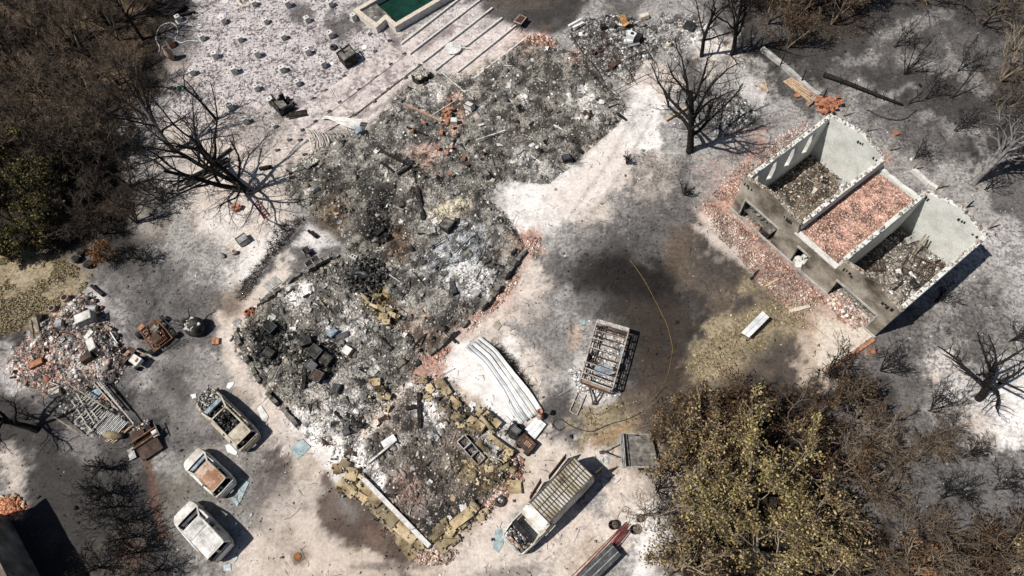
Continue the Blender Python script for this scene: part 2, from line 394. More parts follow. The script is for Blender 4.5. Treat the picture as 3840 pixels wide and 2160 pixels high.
def blob(c, x, y, rx, ry, ang=0, st=.9, soft=.5, rag=.5, spk=None):
    rm = max(rx, ry)*(1.6+rag*1.3)+10; W_ = win(x-rm, y-rm, x+rm, y+rm, 0); t = R(ang); dx = _X[W_]-x; dy = _Y[W_]-y; u = (dx*math.cos(t)+dy*math.sin(t))/rx; v = (-dx*math.sin(t)+dy*math.cos(t))/ry
    d = np.hypot(u, v)+(_n1[W_]+_n3[W_]*.9+_n4[W_]*2.2)*rag; lay(1-sst(1-soft, 1+soft*.4, d), c, st, spk, W_)
def patch(c, poly, st=.9, soft=8, rag=14, spk=None):
    W_ = win(min(p[0] for p in poly), min(p[1] for p in poly), max(p[0] for p in poly), max(p[1] for p in poly), 20+3*rag+soft)
    x = _X[W_]+(_n3[W_]*2+_n4[W_]*2.4)*rag; y = _Y[W_]+(_n2[W_]*2+_n5[W_]*2.4)*rag; d = edist(x, y, poly); s = np.where(inpoly(x, y, poly), d, -d); lay(sst(-soft, soft, s), c, st, spk, W_)
def streak(c, pts, w, st=.8, rag=8, spk=None):
    W_ = win(min(p[0] for p in pts), min(p[1] for p in pts), max(p[0] for p in pts), max(p[1] for p in pts), 20+3*rag+2*w)
    x = _X[W_]+(_n3[W_]*2+_n4[W_]*2.4)*rag; y = _Y[W_]+(_n1[W_]*2+_n5[W_]*2.4)*rag; d = np.full(x.shape, 1e9)
    for a, b in zip(pts, pts[1:]): d = np.minimum(d, edist(x, y, [a, b]))
    lay(1-sst(w*.5, w*1.2, d), c, st, spk, W_)
# top-left, terrace, pool
patch('m', [(480, 90), (640, 0), (900, 0), (1000, 110), (700, 400), (560, 320), (470, 200)], .75, 20, 20, 1.0)
blob('d', 860, 55, 70, 40, -20, .8, .6, .9); blob('d', 760, 30, 45, 35, 0, .8); blob((.05, .045, .05), 1010, 100, 25, 14, -35, .6)
patch('d', [(400, 40), (540, 0), (470, 0), (380, 0)], .8); blob('g', 450, 90, 60, 45, 0, .7); blob('w', 440, 190, 60, 40, 0, .5)
patch((.56, .5, .485), [(1010, 108), (1060, 60), (1210, 0), (1290, 20), (1370, 90), (1300, 110), (1050, 215), (880, 330), (760, 300), (860, 230)], .7, 6, 4, .35)
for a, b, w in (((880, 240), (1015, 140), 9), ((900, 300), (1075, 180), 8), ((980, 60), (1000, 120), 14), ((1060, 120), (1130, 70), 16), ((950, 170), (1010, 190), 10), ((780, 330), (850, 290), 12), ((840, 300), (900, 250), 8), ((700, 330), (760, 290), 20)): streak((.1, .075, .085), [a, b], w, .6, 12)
patch('w', [(350, 330), (560, 260), (760, 290), (720, 420), (740, 540), (560, 640), (420, 480), (350, 420)], .5, 25, 20)
patch('d', [(1205, 0), (1215, 30), (1285, 60), (1300, 75), (1385, 95), (1440, 70), (1480, 0)], .9, 10, 8); blob('b', 1300, 10, 90, 20, 0, .6)
blob('g', 640, 330, 80, 60, -30, .5, .6, .9, 1.); blob('d', 735, 275, 45, 25, -30, .6)
# forest floor
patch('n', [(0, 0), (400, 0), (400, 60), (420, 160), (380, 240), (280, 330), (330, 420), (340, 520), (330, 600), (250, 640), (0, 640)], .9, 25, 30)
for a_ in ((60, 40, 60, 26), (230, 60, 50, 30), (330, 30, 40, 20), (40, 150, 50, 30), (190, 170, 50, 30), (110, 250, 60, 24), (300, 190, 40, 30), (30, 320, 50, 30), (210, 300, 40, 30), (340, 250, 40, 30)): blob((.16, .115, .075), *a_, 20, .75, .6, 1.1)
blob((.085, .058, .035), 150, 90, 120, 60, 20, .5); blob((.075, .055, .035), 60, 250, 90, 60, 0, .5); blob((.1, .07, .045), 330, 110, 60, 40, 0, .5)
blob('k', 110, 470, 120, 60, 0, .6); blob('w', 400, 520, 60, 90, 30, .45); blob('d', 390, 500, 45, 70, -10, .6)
# left yard
patch('y', [(0, 660), (90, 620), (160, 655), (230, 690), (215, 740), (130, 780), (60, 830), (0, 840)], .85, 18, 14); blob((.4, .34, .26), 55, 690, 25, 35, 0, .5)
blob('g', 380, 720, 110, 90, 0, .75); blob('d', 330, 640, 60, 60, 0, .6); blob('W', 650, 640, 110, 45, -38, .75, .5, .7); blob('W', 560, 560, 60, 50, 0, .5)
streak('d', [(360, 690), (390, 760), (370, 820)], 5, .7); streak('d', [(390, 760), (430, 820)], 4, .7); streak('d', [(400, 650), (410, 700), (385, 740)], 4, .7)
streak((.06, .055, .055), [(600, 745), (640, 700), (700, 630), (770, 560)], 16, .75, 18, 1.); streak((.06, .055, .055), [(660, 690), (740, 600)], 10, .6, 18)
blob('b', 575, 770, 40, 35, 0, .7); patch('w', [(620, 760), (690, 670), (730, 690), (680, 740), (640, 780), (600, 820)], .8, 6, 4, .1); patch('W', [(770, 560), (830, 590), (860, 620), (790, 630), (740, 620)], .7, 8, 8)
patch('w', [(590, 880), (640, 960), (700, 1040), (780, 1120), (720, 1150), (640, 1000), (560, 900), (560, 830)], .8, 14, 10, .15)
patch((.19, .175, .165), [(380, 960), (470, 880), (560, 930), (640, 1010), (700, 1130), (560, 1100), (450, 1090)], .6, 25, 20)
patch((.2, .19, .17), [(430, 1130), (640, 1120), (620, 1230), (620, 1380), (480, 1420), (380, 1300)], .5, 25, 20)
blob('d', 430, 960, 60, 40, 30, .55); blob((.08, .06, .055), 690, 1210, 70, 120, 20, .6, .6, .6); blob((.1, .085, .08), 560, 1420, 60, 40, 0, .4)
patch('d', [(0, 1090), (230, 1080), (330, 1140), (400, 1240), (450, 1449), (0, 1449)], .65, 30, 30); streak((.14, .07, .045), [(480//1.3, 1150), (390, 1260), (410, 1350)], 14, .6); blob((.13, .075, .055), 330, 1400, 40, 40, 0, .5)
blob('w', 35, 1190, 35, 70, -10, .7); blob('l', 200, 1120, 70, 50, 30, .5); blob('W', 60, 950, 60, 50, 0, .4)
# front drive
patch('w', [(680, 1240), (800, 1150), (800, 1290), (860, 1380), (1000, 1430), (1200, 1400), (1310, 1330), (1420, 1449), (620, 1449), (640, 1330)], .6, 30, 20, .1)
patch((.47, .4, .34), [(700, 1290), (790, 1220), (800, 1320), (900, 1400), (800, 1449), (640, 1449)], .5, 25, 20, .1)
patch((.085, .062, .052), [(805, 1180), (870, 1240), (960, 1330), (1060, 1410), (1000, 1418), (930, 1385), (870, 1360), (820, 1330), (795, 1290), (800, 1250), (830, 1235), (805, 1215)], .88, 4, 6, .15)
blob((.15, .1, .075), 935, 1345, 40, 22, 35, .7); blob((.2, .18, .17), 880, 1280, 50, 25, 45, .6); blob('b', 1000, 1425, 110, 12, 0, .6); blob((.13, .11, .1), 1270, 1440, 110, 18, -8, .6)
blob((.2, .15, .13), 755, 1400, 26, 26, 0, .6, .3, .2); blob((.3, .24, .2), 730, 1360, 60, 30, 20, .4)
patch('w', [(1200, 1390), (1260, 1290), (1330, 1190), (1330, 1120), (1420, 1100), (1400, 1200), (1260, 1330), (1290, 1410)], .7, 12, 10, .1)
# centre yard
patch('W', [(1230, 470), (1380, 470), (1500, 370), (1580, 290), (1600, 210), (1660, 220), (1640, 330), (1590, 400), (1540, 470), (1440, 540), (1380, 600), (1300, 570), (1270, 520)], .75, 18, 16, .15)
patch((.56, .49, .44), [(1380, 480), (1560, 340), (1600, 400), (1500, 500), (1420, 540)], .55, 20, 16, .1)
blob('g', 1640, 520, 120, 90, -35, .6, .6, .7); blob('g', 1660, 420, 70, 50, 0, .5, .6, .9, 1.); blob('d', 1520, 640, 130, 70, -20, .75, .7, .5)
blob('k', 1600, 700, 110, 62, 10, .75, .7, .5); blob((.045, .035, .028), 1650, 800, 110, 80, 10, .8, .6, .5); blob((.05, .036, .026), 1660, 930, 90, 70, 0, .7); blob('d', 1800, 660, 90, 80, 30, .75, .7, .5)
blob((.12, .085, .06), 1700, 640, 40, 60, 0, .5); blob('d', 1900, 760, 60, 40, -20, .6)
patch('y', [(1950, 740), (1860, 790), (1790, 850), (1740, 880), (1720, 930), (1780, 960), (1880, 930), (1960, 860), (2040, 820), (2050, 770)], .8, 22, 18); blob((.33, .25, .17), 1830, 930, 60, 25, -20, .5)
blob('d', 1950, 900, 90, 60, -10, .6, .6, .6); blob('d', 1870, 980, 120, 40, 0, .55); blob('y', 1530, 1040, 85, 40, 10, .8, .5, .6); blob((.27, .17, .095), 1540, 1090, 80, 14, -25, .7, .5, .4); blob('d', 1400, 1030, 40, 40, 0, .5)
blob('g', 1350, 800, 60, 60, 0, .5); blob('w', 1300, 740, 60, 40, -40, .5); blob((.5, .38, .29), 1445, 850, 22, 40, 10, .6); blob('W', 1460, 940, 25, 60, 10, .6); blob('W', 1500, 1000, 60, 25, 10, .6)
patch('W', [(1130, 860), (1180, 850), (1330, 1030), (1310, 1080), (1260, 1070), (1220, 1010), (1130, 950)], .85, 12, 8, .05); patch('w', [(1400, 960), (1290, 850), (1300, 840), (1410, 940)], .6, 5, 3)
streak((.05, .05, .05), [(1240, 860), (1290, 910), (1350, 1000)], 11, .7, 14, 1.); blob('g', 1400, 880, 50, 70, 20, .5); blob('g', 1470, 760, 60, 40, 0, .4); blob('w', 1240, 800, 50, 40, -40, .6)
patch('w', [(1740, 520), (1800, 560), (1900, 680), (1960, 740), (1890, 690), (1790, 610)], .7, 10, 8, .15)
# right side
patch((.075, .07, .068), [(2130, 0), (2576, 0), (2576, 330), (2430, 350), (2280, 330), (2180, 260), (2060, 180), (1960, 110), (2000, 60)], .35, 30, 30, .7)
for a_ in ((2200, 90, 2330, 60), (2260, 150, 2420, 190), (2380, 120, 2480, 240), (2150, 220, 2230, 260), (2330, 300, 2470, 330), (2210, 380, 2330, 460), (2340, 380, 2420, 450), (2450, 330, 2520, 420), (2120, 160, 2200, 130)): streak((.3, .285, .275), [a_[:2], a_[2:]], 16, .55, 26, .8)
blob('l', 2330, 50, 70, 25, -15, .55); streak('l', [(2130, 300), (2200, 350), (2290, 420), (2330, 470)], 14, .6, 14); streak('l', [(2310, 220), (2290, 210), (2150, 300)], 8, .5, 14)
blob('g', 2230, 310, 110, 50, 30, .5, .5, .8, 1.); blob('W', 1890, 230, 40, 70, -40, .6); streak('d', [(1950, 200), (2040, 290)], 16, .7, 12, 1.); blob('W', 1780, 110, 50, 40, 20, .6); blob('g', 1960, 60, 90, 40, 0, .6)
patch((.42, .4, .4), [(2500, 540), (2576, 560), (2576, 780), (2540, 700), (2500, 640), (2440, 660), (2380, 720), (2460, 600)], .6, 14, 14, .8)
patch('g', [(2270, 830), (2360, 740), (2470, 700), (2576, 820), (2576, 950), (2420, 960), (2200, 900)], .45, 22, 30, 1.)
patch('W', [(2340, 880), (2400, 900), (2470, 940), (2530, 1000), (2576, 1050), (2576, 1180), (2520, 1060), (2440, 1050), (2380, 960), (2300, 890)], .42, 14, 34, .9)
patch((.13, .125, .123), [(2230, 1080), (2400, 1050), (2520, 1120), (2576, 1200), (2576, 1330), (2400, 1330), (2280, 1260)], .7, 25, 25, .8)
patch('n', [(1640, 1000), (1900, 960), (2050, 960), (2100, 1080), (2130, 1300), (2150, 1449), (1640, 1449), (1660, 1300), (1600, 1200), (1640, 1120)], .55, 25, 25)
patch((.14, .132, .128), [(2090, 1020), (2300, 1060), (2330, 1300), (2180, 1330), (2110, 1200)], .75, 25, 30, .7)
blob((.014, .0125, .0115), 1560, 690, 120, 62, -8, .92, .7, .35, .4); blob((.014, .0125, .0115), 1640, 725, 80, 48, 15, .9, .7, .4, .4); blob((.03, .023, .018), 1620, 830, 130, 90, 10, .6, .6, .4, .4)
blob('W', 1655, 1350, 40, 60, 10, .8); blob('W', 1590, 1330, 40, 30, 0, .5); blob('l', 2270, 1350, 35, 40, 20, .6)
# burnt-out floor under the ruins
patch((.2, .187, .162), [(1190, 190), (1325, 100), (1460, 140), (1575, 265), (1550, 315), (1380, 460), (1255, 455), (1230, 500), (1290, 560), (1320, 620), (1300, 690), (1200, 790), (1075, 885), (1040, 940), (980, 985), (930, 1060), (880, 1140), (780, 1105), (690, 1005), (595, 880), (595, 830), (640, 775), (740, 690), (850, 640), (870, 600), (720, 490), (735, 425), (860, 340), (920, 330), (1000, 235), (1090, 185)], .62, 12, 12, .8)
blob('W', 760, 752, 62, 30, -25, 1, .3, .8); blob('W', 1470, 275, 45, 45, -30, .6, .4, 1.2); blob('W', 1190, 700, 46, 60, -30, 1, .4, 1.1); blob((.42, .43, .44), 1140, 650, 80, 70, -30, .7, .5, 1.1)
blob((.55, .49, .36), 1140, 535, 60, 40, -20, .8, .4, .8); blob((.3, .33, .37), 1160, 620, 80, 60, -30, .5); blob((.27, .18, .07), 960, 770, 30, 60, -30, .85, .3, .5); blob((.1, .06, .03), 830, 540, 50, 60, 0, .6); blob((.12, .06, .03), 1010, 620, 30, 50, 0, .6)
blob('k', 970, 520, 50, 45, 0, .75); blob('k', 920, 690, 60, 22, 15, .6); blob('k', 790, 880, 50, 40, 40, .6); blob('k', 690, 890, 30, 25, 0, .7); blob('W', 800, 1095, 65, 38, 30, .9, .4, 1.0); blob('W', 850, 1020, 34, 26, 0, .5)
blob('W', 860, 830, 60, 40, -20, .6, .4, 1.3); blob('W', 930, 1000, 40, 30, 0, .6, .4, 1.2); blob('W', 1310, 250, 40, 30, 0, .5, .4, 1.3); blob('W', 1080, 260, 50, 25, -30, .5, .4, 1.2); blob('W', 940, 1190, 24, 60, -35, .9, .4, .6); blob('W', 1080, 1040, 50, 60, -30, .7, .4, .9); blob((.55, .47, .4), 960, 1050, 90, 25, -35, .6); blob('W', 1240, 1130, 40, 50, -30, .55); blob((.16, .1, .08), 1020, 1240, 50, 90, 20, .5); blob((.25, .18, .07), 1210, 1190, 60, 50, 0, .6)
blob('r', 1080, 390, 45, 26, 10, .6); blob('r', 1040, 410, 60, 40, 10, .35); blob('r', 1345, 105, 45, 16, 20, .9); blob((.5, .3, .22), 1140, 300, 30, 60, 10, .5); blob('r', 1450, 160, 18, 40, -20, .5); blob('l', 1020, 330, 90, 60, 0, .35)
streak('r', [(1335, 600), (1310, 680), (1230, 770), (1110, 870), (1070, 920)], 18, .45, 12); patch('l', [(1735, 420), (1830, 330), (1930, 330), (1850, 430), (1800, 500), (1750, 540)], .7, 14, 16); patch('l', [(2060, 540), (2290, 380), (2330, 440), (2200, 560)], .8, 14, 14)
patch((.4, .31, .265), [(1775, 515), (1800, 520), (1850, 565), (2030, 740), (2190, 850), (2140, 875), (2040, 810), (1930, 715), (1860, 630)], .6, 10, 14)
patch((.42, .3, .25), [(1800, 490), (1870, 410), (1960, 345), (2010, 330), (1880, 450), (1830, 510)], .35, 10, 18, .6)
for a_ in ([(650, 1449), (700, 1270), (790, 1160)], [(685, 1449), (735, 1280), (820, 1180)], [(1340, 1449), (1400, 1250), (1430, 1120)], [(1385, 1449), (1440, 1260), (1470, 1130)], [(1420, 560), (1520, 420), (1600, 280)], [(1460, 580), (1560, 440), (1640, 290)]): streak((.3, .26, .23), a_, 5, .4, 4, .3)
patch((.12, .1, .085), [(900, 1150), (1000, 1000), (1120, 960), (1240, 1090), (1300, 1200), (1080, 1380), (960, 1290)], .75, 14, 20, .8)
blob('W', 940, 1190, 26, 62, -35, .9, .4, .6); blob('W', 1080, 1040, 50, 60, -30, .75, .4, .9); blob((.5, .42, .36), 960, 1050, 90, 25, -35, .6); blob('W', 1240, 1130, 40, 50, -30, .6); blob('W', 1020, 1110, 50, 20, -30, .5); blob((.2, .11, .085), 1020, 1240, 50, 90, 20, .5); blob((.22, .155, .065), 1210, 1190, 60, 50, 0, .6)
patch((.5, .42, .34), [(2050, 790), (2100, 800), (2190, 850), (2070, 940), (2050, 940)], .8, 6, 5); blob('r', 100, 920, 80, 50, 0, .5); blob('r', 30, 1280, 40, 30, 0, .9)
blob('W', 240, 910, 60, 40, 0, .4); blob('W', 230, 760, 40, 20, -30, .7)
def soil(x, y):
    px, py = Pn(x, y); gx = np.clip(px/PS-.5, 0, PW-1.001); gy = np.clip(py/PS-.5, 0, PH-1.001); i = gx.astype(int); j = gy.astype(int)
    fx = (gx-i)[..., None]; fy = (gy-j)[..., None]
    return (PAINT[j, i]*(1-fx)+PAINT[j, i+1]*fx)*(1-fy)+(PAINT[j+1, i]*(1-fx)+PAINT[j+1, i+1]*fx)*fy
def relief(x, y): return .10*(fbm(x*.35, y*.35, 3)-.5)+.07*(fbm(x*1.7+9, y*1.7, 3)-.5)
def soilmat(name, sc):
    m, t, b = ntree(name); a = t.nodes.new('ShaderNodeAttribute'); a.attribute_name = 'soil'
    g = t.nodes.new('ShaderNodeNewGeometry'); p = g.outputs['Position']
    f1 = noise_node(t, p, .9*sc, 8, .68); f2 = noise_node(t, p, 5.0*sc, 6, .75); f3 = noise_node(t, p, 3.4*sc, 8, .7)
    k1 = ramp(t, f1, [(.32, (.5, .48, .46)), (.46, (.92, .91, .9)), (.56, (1.05, 1.05, 1.04)), (.7, (1.35, 1.33, 1.3))])
    k2 = ramp(t, f2, [(.34, (.5, .5, .5)), (.5, (1, 1, 1)), (.66, (1.45, 1.45, 1.45))])
    ka = math_n(t, 'MINIMUM', math_n(t, 'ADD', math_n(t, 'MULTIPLY', a.outputs['Alpha'], 1.1), .22), 1.0)
    c = mixc(t, ka, mixc(t, math_n(t, 'ADD', math_n(t, 'MULTIPLY', ka, .5), .4), a.outputs['Color'], k1, 'MULTIPLY'), k2, 'MULTIPLY')
    fc = noise_node(t, p, .75*sc, 5, .65); f3 = math_n(t, 'ADD', math_n(t, 'MULTIPLY', f3, .68), math_n(t, 'MULTIPLY', fc, .32))
    s = ramp(t, f3, [(.51, (0, 0, 0)), (.54, (1, 1, 1))]); s = math_n(t, 'MULTIPLY', s, math_n(t, 'MULTIPLY', a.outputs['Alpha'], .95))
    c = mixc(t, s, c, mixc(t, .85, c, (.03, .026, .028)))
    w = ramp(t, noise_node(t, p, 3.1*sc, 9, .8), [(.66, (0, 0, 0)), (.72, (1, 1, 1))]); c = mixc(t, math_n(t, 'MULTIPLY', w, .5), c, mixc(t, .4, c, (.5, .48, .46)))
    t.links.new(c, b.inputs['Base Color']); b.inputs['Roughness'].default_value = .95; bump(t, b, f2, .55, .05); MT[name] = m
soilmat('soil', 1.0); soilmat('rubble_bed', 1.6)
_gx = np.arange(-62, 48.01, .2); _gy = np.arange(-4, 61.01, .2); _GX, _GY = np.meshgrid(_gx, _gy)
_V = np.stack([_GX, _GY, relief(_GX, _GY)], -1).reshape(-1, 3); _c = soil(_GX, _GY).reshape(-1, 4)
_r, _q = len(_gy), len(_gx); _i = (np.arange(_r-1)[:, None]*_q+np.arange(_q-1)[None]).ravel()
_pw = [G(A('12', *q_), .75) for q_ in ((735, 75), (905, 205), (978, 140), (1048, 200), (1420, -20))]; _ud = (_pw[4]-_pw[3]).normalized(); _cr = (_pw[1]-_pw[0]).normalized()*.2
POOL = [tuple(q_[:2]) for q_ in (_pw[0]+_ud*.2+_cr, _pw[1]+_ud*.25, _pw[2]+_ud*.25, _pw[3]+_ud*.25, _pw[3]+_ud*9, _pw[0]+_ud*9+_cr)]
_i = _i[~inpoly(_V[_i, 0]+.075, _V[_i, 1]+.075, POOL)]
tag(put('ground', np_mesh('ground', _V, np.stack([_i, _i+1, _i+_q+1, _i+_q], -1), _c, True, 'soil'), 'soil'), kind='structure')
_P = [(-900, -900, -.3), (900, -900, -.3), (900, 900, -.3), (-900, 900, -.3)]
tag(put('terrain', np_mesh('terrain', _P, [(0, 1, 2, 3)], np.array([PAL['d']+(.4,)]*4), False, 'soil'), 'soil'), kind='structure')
def gz(x, y): return float(relief(np.array(x), np.array(y)))
# ================================================================ rubble
rngN = np.random.RandomState(11)
_sh = np.array([[-1, -1, -1], [1, -1, -1], [1, 1, -1], [-1, 1, -1], [-1, -1, 1], [1, -1, 1], [1, 1, 1], [-1, 1, 1]], float)*.5
def chips(P, S, C, tilt=.5, flat=(.25, .7)):
    # many broken blocks at once: P places, S sizes, C colours
    n = len(P); v = np.repeat(_sh[None], n, 0)*(1+rngN.uniform(-.3, .3, (n, 8, 3)))
    v *= (S[:, None]*np.stack([rngN.uniform(.7, 1.3, n), rngN.uniform(.45, 1, n), rngN.uniform(*flat, n)], -1))[:, None, :]
    a = rngN.uniform(0, 6.283, n); tx = rngN.normal(0, tilt, n); ty = rngN.normal(0, tilt, n)
    cx, sx, cy, sy, cz, sz = np.cos(tx), np.sin(tx), np.cos(ty), np.sin(ty), np.cos(a), np.sin(a)
    y1 = v[..., 1]*cx[:, None]-v[..., 2]*sx[:, None]; z1 = v[..., 1]*sx[:, None]+v[..., 2]*cx[:, None]
    x2 = v[..., 0]*cy[:, None]+z1*sy[:, None]; z2 = -v[..., 0]*sy[:, None]+z1*cy[:, None]
    V = np.stack([x2*cz[:, None]-y1*sz[:, None], x2*sz[:, None]+y1*cz[:, None], z2], -1)+P[:, None, :]
    F = (np.array(BOXF[1:])[None]+(np.arange(n)*8)[:, None, None]).reshape(-1, 4)
    return V.reshape(-1, 3), F, np.repeat(C, 8, 0)
def pts_in(poly, n):
    xs = [p[0] for p in poly]; ys = [p[1] for p in poly]; out = np.zeros((0, 2))
    while len(out) < n:
        q = np.stack([rngN.uniform(min(xs), max(xs), n*2), rngN.uniform(min(ys), max(ys), n*2)], -1)
        out = np.concatenate([out, q[inpoly(q[:, 0], q[:, 1], poly)]])
    return out[:n]
MIX = {'house': ([(.46, .45, .4), (.25, .24, .2), (.09, .086, .07), (.014, .014, .013), (.36, .27, .22), (.64, .62, .58), (.2, .15, .09)], [.17, .22, .2, .2, .06, .09, .06]),
       'tile': ([(.38, .16, .1), (.46, .27, .2), (.52, .4, .34), (.6, .55, .51), (.27, .11, .075), (.16, .12, .1)], [.24, .27, .22, .14, .07, .06]),
       'yard': ([(.34, .22, .17), (.45, .4, .36), (.06, .055, .05), (.4, .16, .09), (.2, .18, .17), (.6, .58, .55)], [.22, .25, .22, .1, .13, .08]),
       'grey': ([(.45, .44, .42), (.2, .19, .18), (.05, .05, .05), (.62, .6, .58)], [.25, .3, .3, .15]),
       'white': ([(.66, .65, .64), (.5, .49, .47), (.2, .19, .18)], [.6, .3, .1]),
       'orange': ([(.5, .17, .07), (.42, .14, .06), (.52, .3, .2), (.5, .42, .34)], [.4, .25, .2, .15])}
def colours(P, mix, own=.55, base=None):
    cs, pr = MIX[mix]; c = np.array(cs)[rngN.choice(len(cs), len(P), p=np.array(pr)/sum(pr))]
    b = soil(P[:, 0], P[:, 1])[:, :3]*(.4+.9*sst(.36, .62, fbm(P[:, 0]*1.3, P[:, 1]*1.3, 5)))[:, None] if base is None else np.repeat(np.array(base)[None], len(P), 0)  # same dark noise painted into the chips' base colour for the voids
    return np.clip((c*own+b*(1-own))*np.exp(rngN.normal(0, .42, (len(P), 1))), .006, .76)
PIECE = []
def piece_meshes():
    for k in range(12):
        V, F, c = chips(np.zeros((1, 3)), np.ones(1), np.ones((1, 3)), .0, (.25, .6))
        PIECE.append(np_mesh('fragment', V, F)); PIECE[-1].materials.append(MT['debris_piece'])
piece_meshes()
PANEL = []
for nm_, mt_, sx_, sy_, bend in (('burnt_plank', 'char_wood', 1.1, .14, 0), ('metal_sheet', 'grey_metal', .7, .4, .1), ('burnt_plank', 'grey_wood', .9, .12, 0), ('metal_sheet', 'dark_rust', .6, .45, .14), ('plaster_piece', 'pale_concrete', .45, .38, 0), ('metal_sheet', 'white_ash_metal', .65, .3, .12), ('burnt_plank', 'char_wood', .8, .2, 0), ('metal_sheet', 'soot', .6, .5, .1), ('pipe_piece', 'white_ash_metal', 1.2, .05, .05)):
    m_ = MB(); m_.grid([[(sx_*(i/4-.5)+random.uniform(-.02, .02), sy_*(j/2-.5)+random.uniform(-.03, .03)*sy_*2, bend*math.sin(i*1.3+j)*.6) for j in range(3)] for i in range(5)], .04 if 'plank' in nm_ or 'piece' in nm_ else .012)
    o_ = m_.build(nm_, mt_); PANEL.append((nm_, o_.data)); bpy.data.objects.remove(o_)
def heap(name, label, cat, poly, hgt, nstuff, smin, smax, npiece, bigmin, bigmax, mix='house', own=.46, edge=1.2, group=None, bed=True, piece='fragment', z0=0., parent=None, base=None, lift=None, bedmat='rubble_bed', patchy=0., sticks=0, panels=0):
    P0 = [(p[0], p[1]) for p in poly]; cx = sum(p[0] for p in P0)/len(P0); cy = sum(p[1] for p in P0)/len(P0)
    def H(x, y):
        d = edist(x, y, P0); s = np.where(inpoly(x, y, P0), d, 0)
        return z0+hgt*sst(0, edge, s)*(.35+1.1*(fbm(x*.45+3, y*.45, 3)-.12))+.75*hgt*(fbm(x*1.05+5, y*1.05, 3)-.45)*sst(0, .5, s)+.3*hgt*(fbm(x*2.8, y*2.8, 3)-.45)*sst(0, .3, s)+relief(x, y)*(z0 == 0)
    root = parent or thing(name, label, cat, (cx, cy, z0), 0, group); o = np.array([root.location.x, root.location.y, root.location.z])
    if parent: pm = (Matrix.Translation(parent.location) @ parent.rotation_euler.to_matrix().to_4x4()).inverted(); A3 = np.array(pm)
    def loc(V):
        if parent: return V @ A3[:3, :3].T+A3[:3, 3]
        return V-o
    if bed:
        st = .1; x0, x1 = min(p[0] for p in P0), max(p[0] for p in P0); y0, y1 = min(p[1] for p in P0), max(p[1] for p in P0)
        gx = np.arange(x0, x1+st, st); gy = np.arange(y0, y1+st, st); X, Y = np.meshgrid(gx, gy); Z = H(X, Y)+.02
        col = soil(X, Y); 
        if base is not None: col[..., :3] = np.array(base)*(.6+.8*fbm(X*1.2, Y*1.2, 3))[..., None]
        nz = fbm(X*1.3, Y*1.3, 5); col[..., :3] *= (.3+1.0*sst(.36, .62, nz))[..., None]; col[..., 3] = .85  # noise darkening painted into the bed colour as shaded voids between debris
        V = np.stack([X, Y, Z], -1).reshape(-1, 3); keep = inpoly(X+.25*(fbm(X, Y, 3)-.5), Y, P0)
        q = len(gx); k = keep[:-1, :-1] & keep[1:, 1:]; i = (np.arange(len(gy)-1)[:, None]*q+np.arange(q-1)[None])[k]
        if len(i):
            F = np.stack([i, i+1, i+q+1, i+q], -1); u, inv = np.unique(F, return_inverse=True)
            put('ash_bed', np_mesh('ash_bed', loc(V[u]), inv.reshape(F.shape), col.reshape(-1, 4)[u], True, 'soil'), bedmat, root)
    def sow(n):
        if not patchy: return pts_in(P0, n)
        q = pts_in(P0, n*3); k = (fbm(q[:, 0]*.55+7, q[:, 1]*.55, 4)+rngN.uniform(-.12, .12, len(q))) > patchy; return q[k][:n]
    if panels:
        q = pts_in(P0, panels); z = H(q[:, 0], q[:, 1])+.07; Lq = loc(np.stack([q[:, 0], q[:, 1], z], -1))
        for k in range(panels):
            f = link(bpy.data.objects.new(PANEL[k % 9][0], PANEL[k % 9][1])); f.parent = root; f.location = Lq[k]; s = random.uniform(.6, 1.25); f.scale = (s, s*random.uniform(.6, 1.2), 1); f.rotation_euler = (random.gauss(0, .25), random.gauss(0, .2), random.uniform(0, 6.3))
    if sticks:
        q = pts_in(P0, sticks); z = H(q[:, 0], q[:, 1])+.06; Ls = []
        for (x, y), zz in zip(q, z): a = rngN.uniform(0, 6.28); ring_tube(Ls, curve(rngN, (x, y, zz), (math.cos(a), math.sin(a), rngN.uniform(-.05, .3)), rngN.uniform(.3, 1.5), 4, .2, -.03), .018, .012, 4)
        Vs, Fs = flush(Ls); tag(put('bent_wire', np_mesh('bent_wire', loc(Vs), Fs), 'dark_rust' if sticks % 2 else 'char_wood', root), kind='stuff')
    if nstuff:
        q = sow(nstuff); nstuff = len(q); S = smin*(smax/smin)**(rngN.rand(nstuff)**2); P = np.stack([q[:, 0], q[:, 1], H(q[:, 0], q[:, 1])+S*.12], -1)
        V, F, C = chips(P, S, colours(q, mix, own, base), .22 if mix == 'tile' else .5); tag(put('debris', np_mesh('debris', loc(V), F, C), 'debris', root), kind='stuff')
    if npiece:
        q = sow(npiece); npiece = len(q); S = bigmin*(bigmax/bigmin)**(rngN.rand(npiece)**2); z = H(q[:, 0], q[:, 1])+S*.14; C = colours(q, mix, own, base)
        L = loc(np.stack([q[:, 0], q[:, 1], z], -1))
        for k in range(npiece):
            f = link(bpy.data.objects.new(piece, PIECE[k % 12])); f.parent = root; f.location = L[k]; s = S[k]; f.scale = (s, s, s*random.uniform(.6, 1.2))
            f.rotation_euler = (random.gauss(0, .3), random.gauss(0, .3), random.uniform(0, 6.3)); f.color = (*[float(c) for c in C[k]], 1)
    return root, H
def wpoly(pts, z=0.): return [tuple(G(p, z)[:2]) for p in pts]
random.seed(5)
HN, hN = heap('rubble_heap', 'grey rubble of the collapsed house nearest the long pale rails, its far wing', 'rubble', wpoly([(1190, 190), (1325, 95), (1460, 135), (1580, 265), (1555, 315), (1380, 465), (1255, 455), (1150, 470), (1000, 380), (915, 330), (1000, 235), (1090, 185)]), .6, 12500, .035, .19, 300, .15, .5, sticks=260, panels=60)
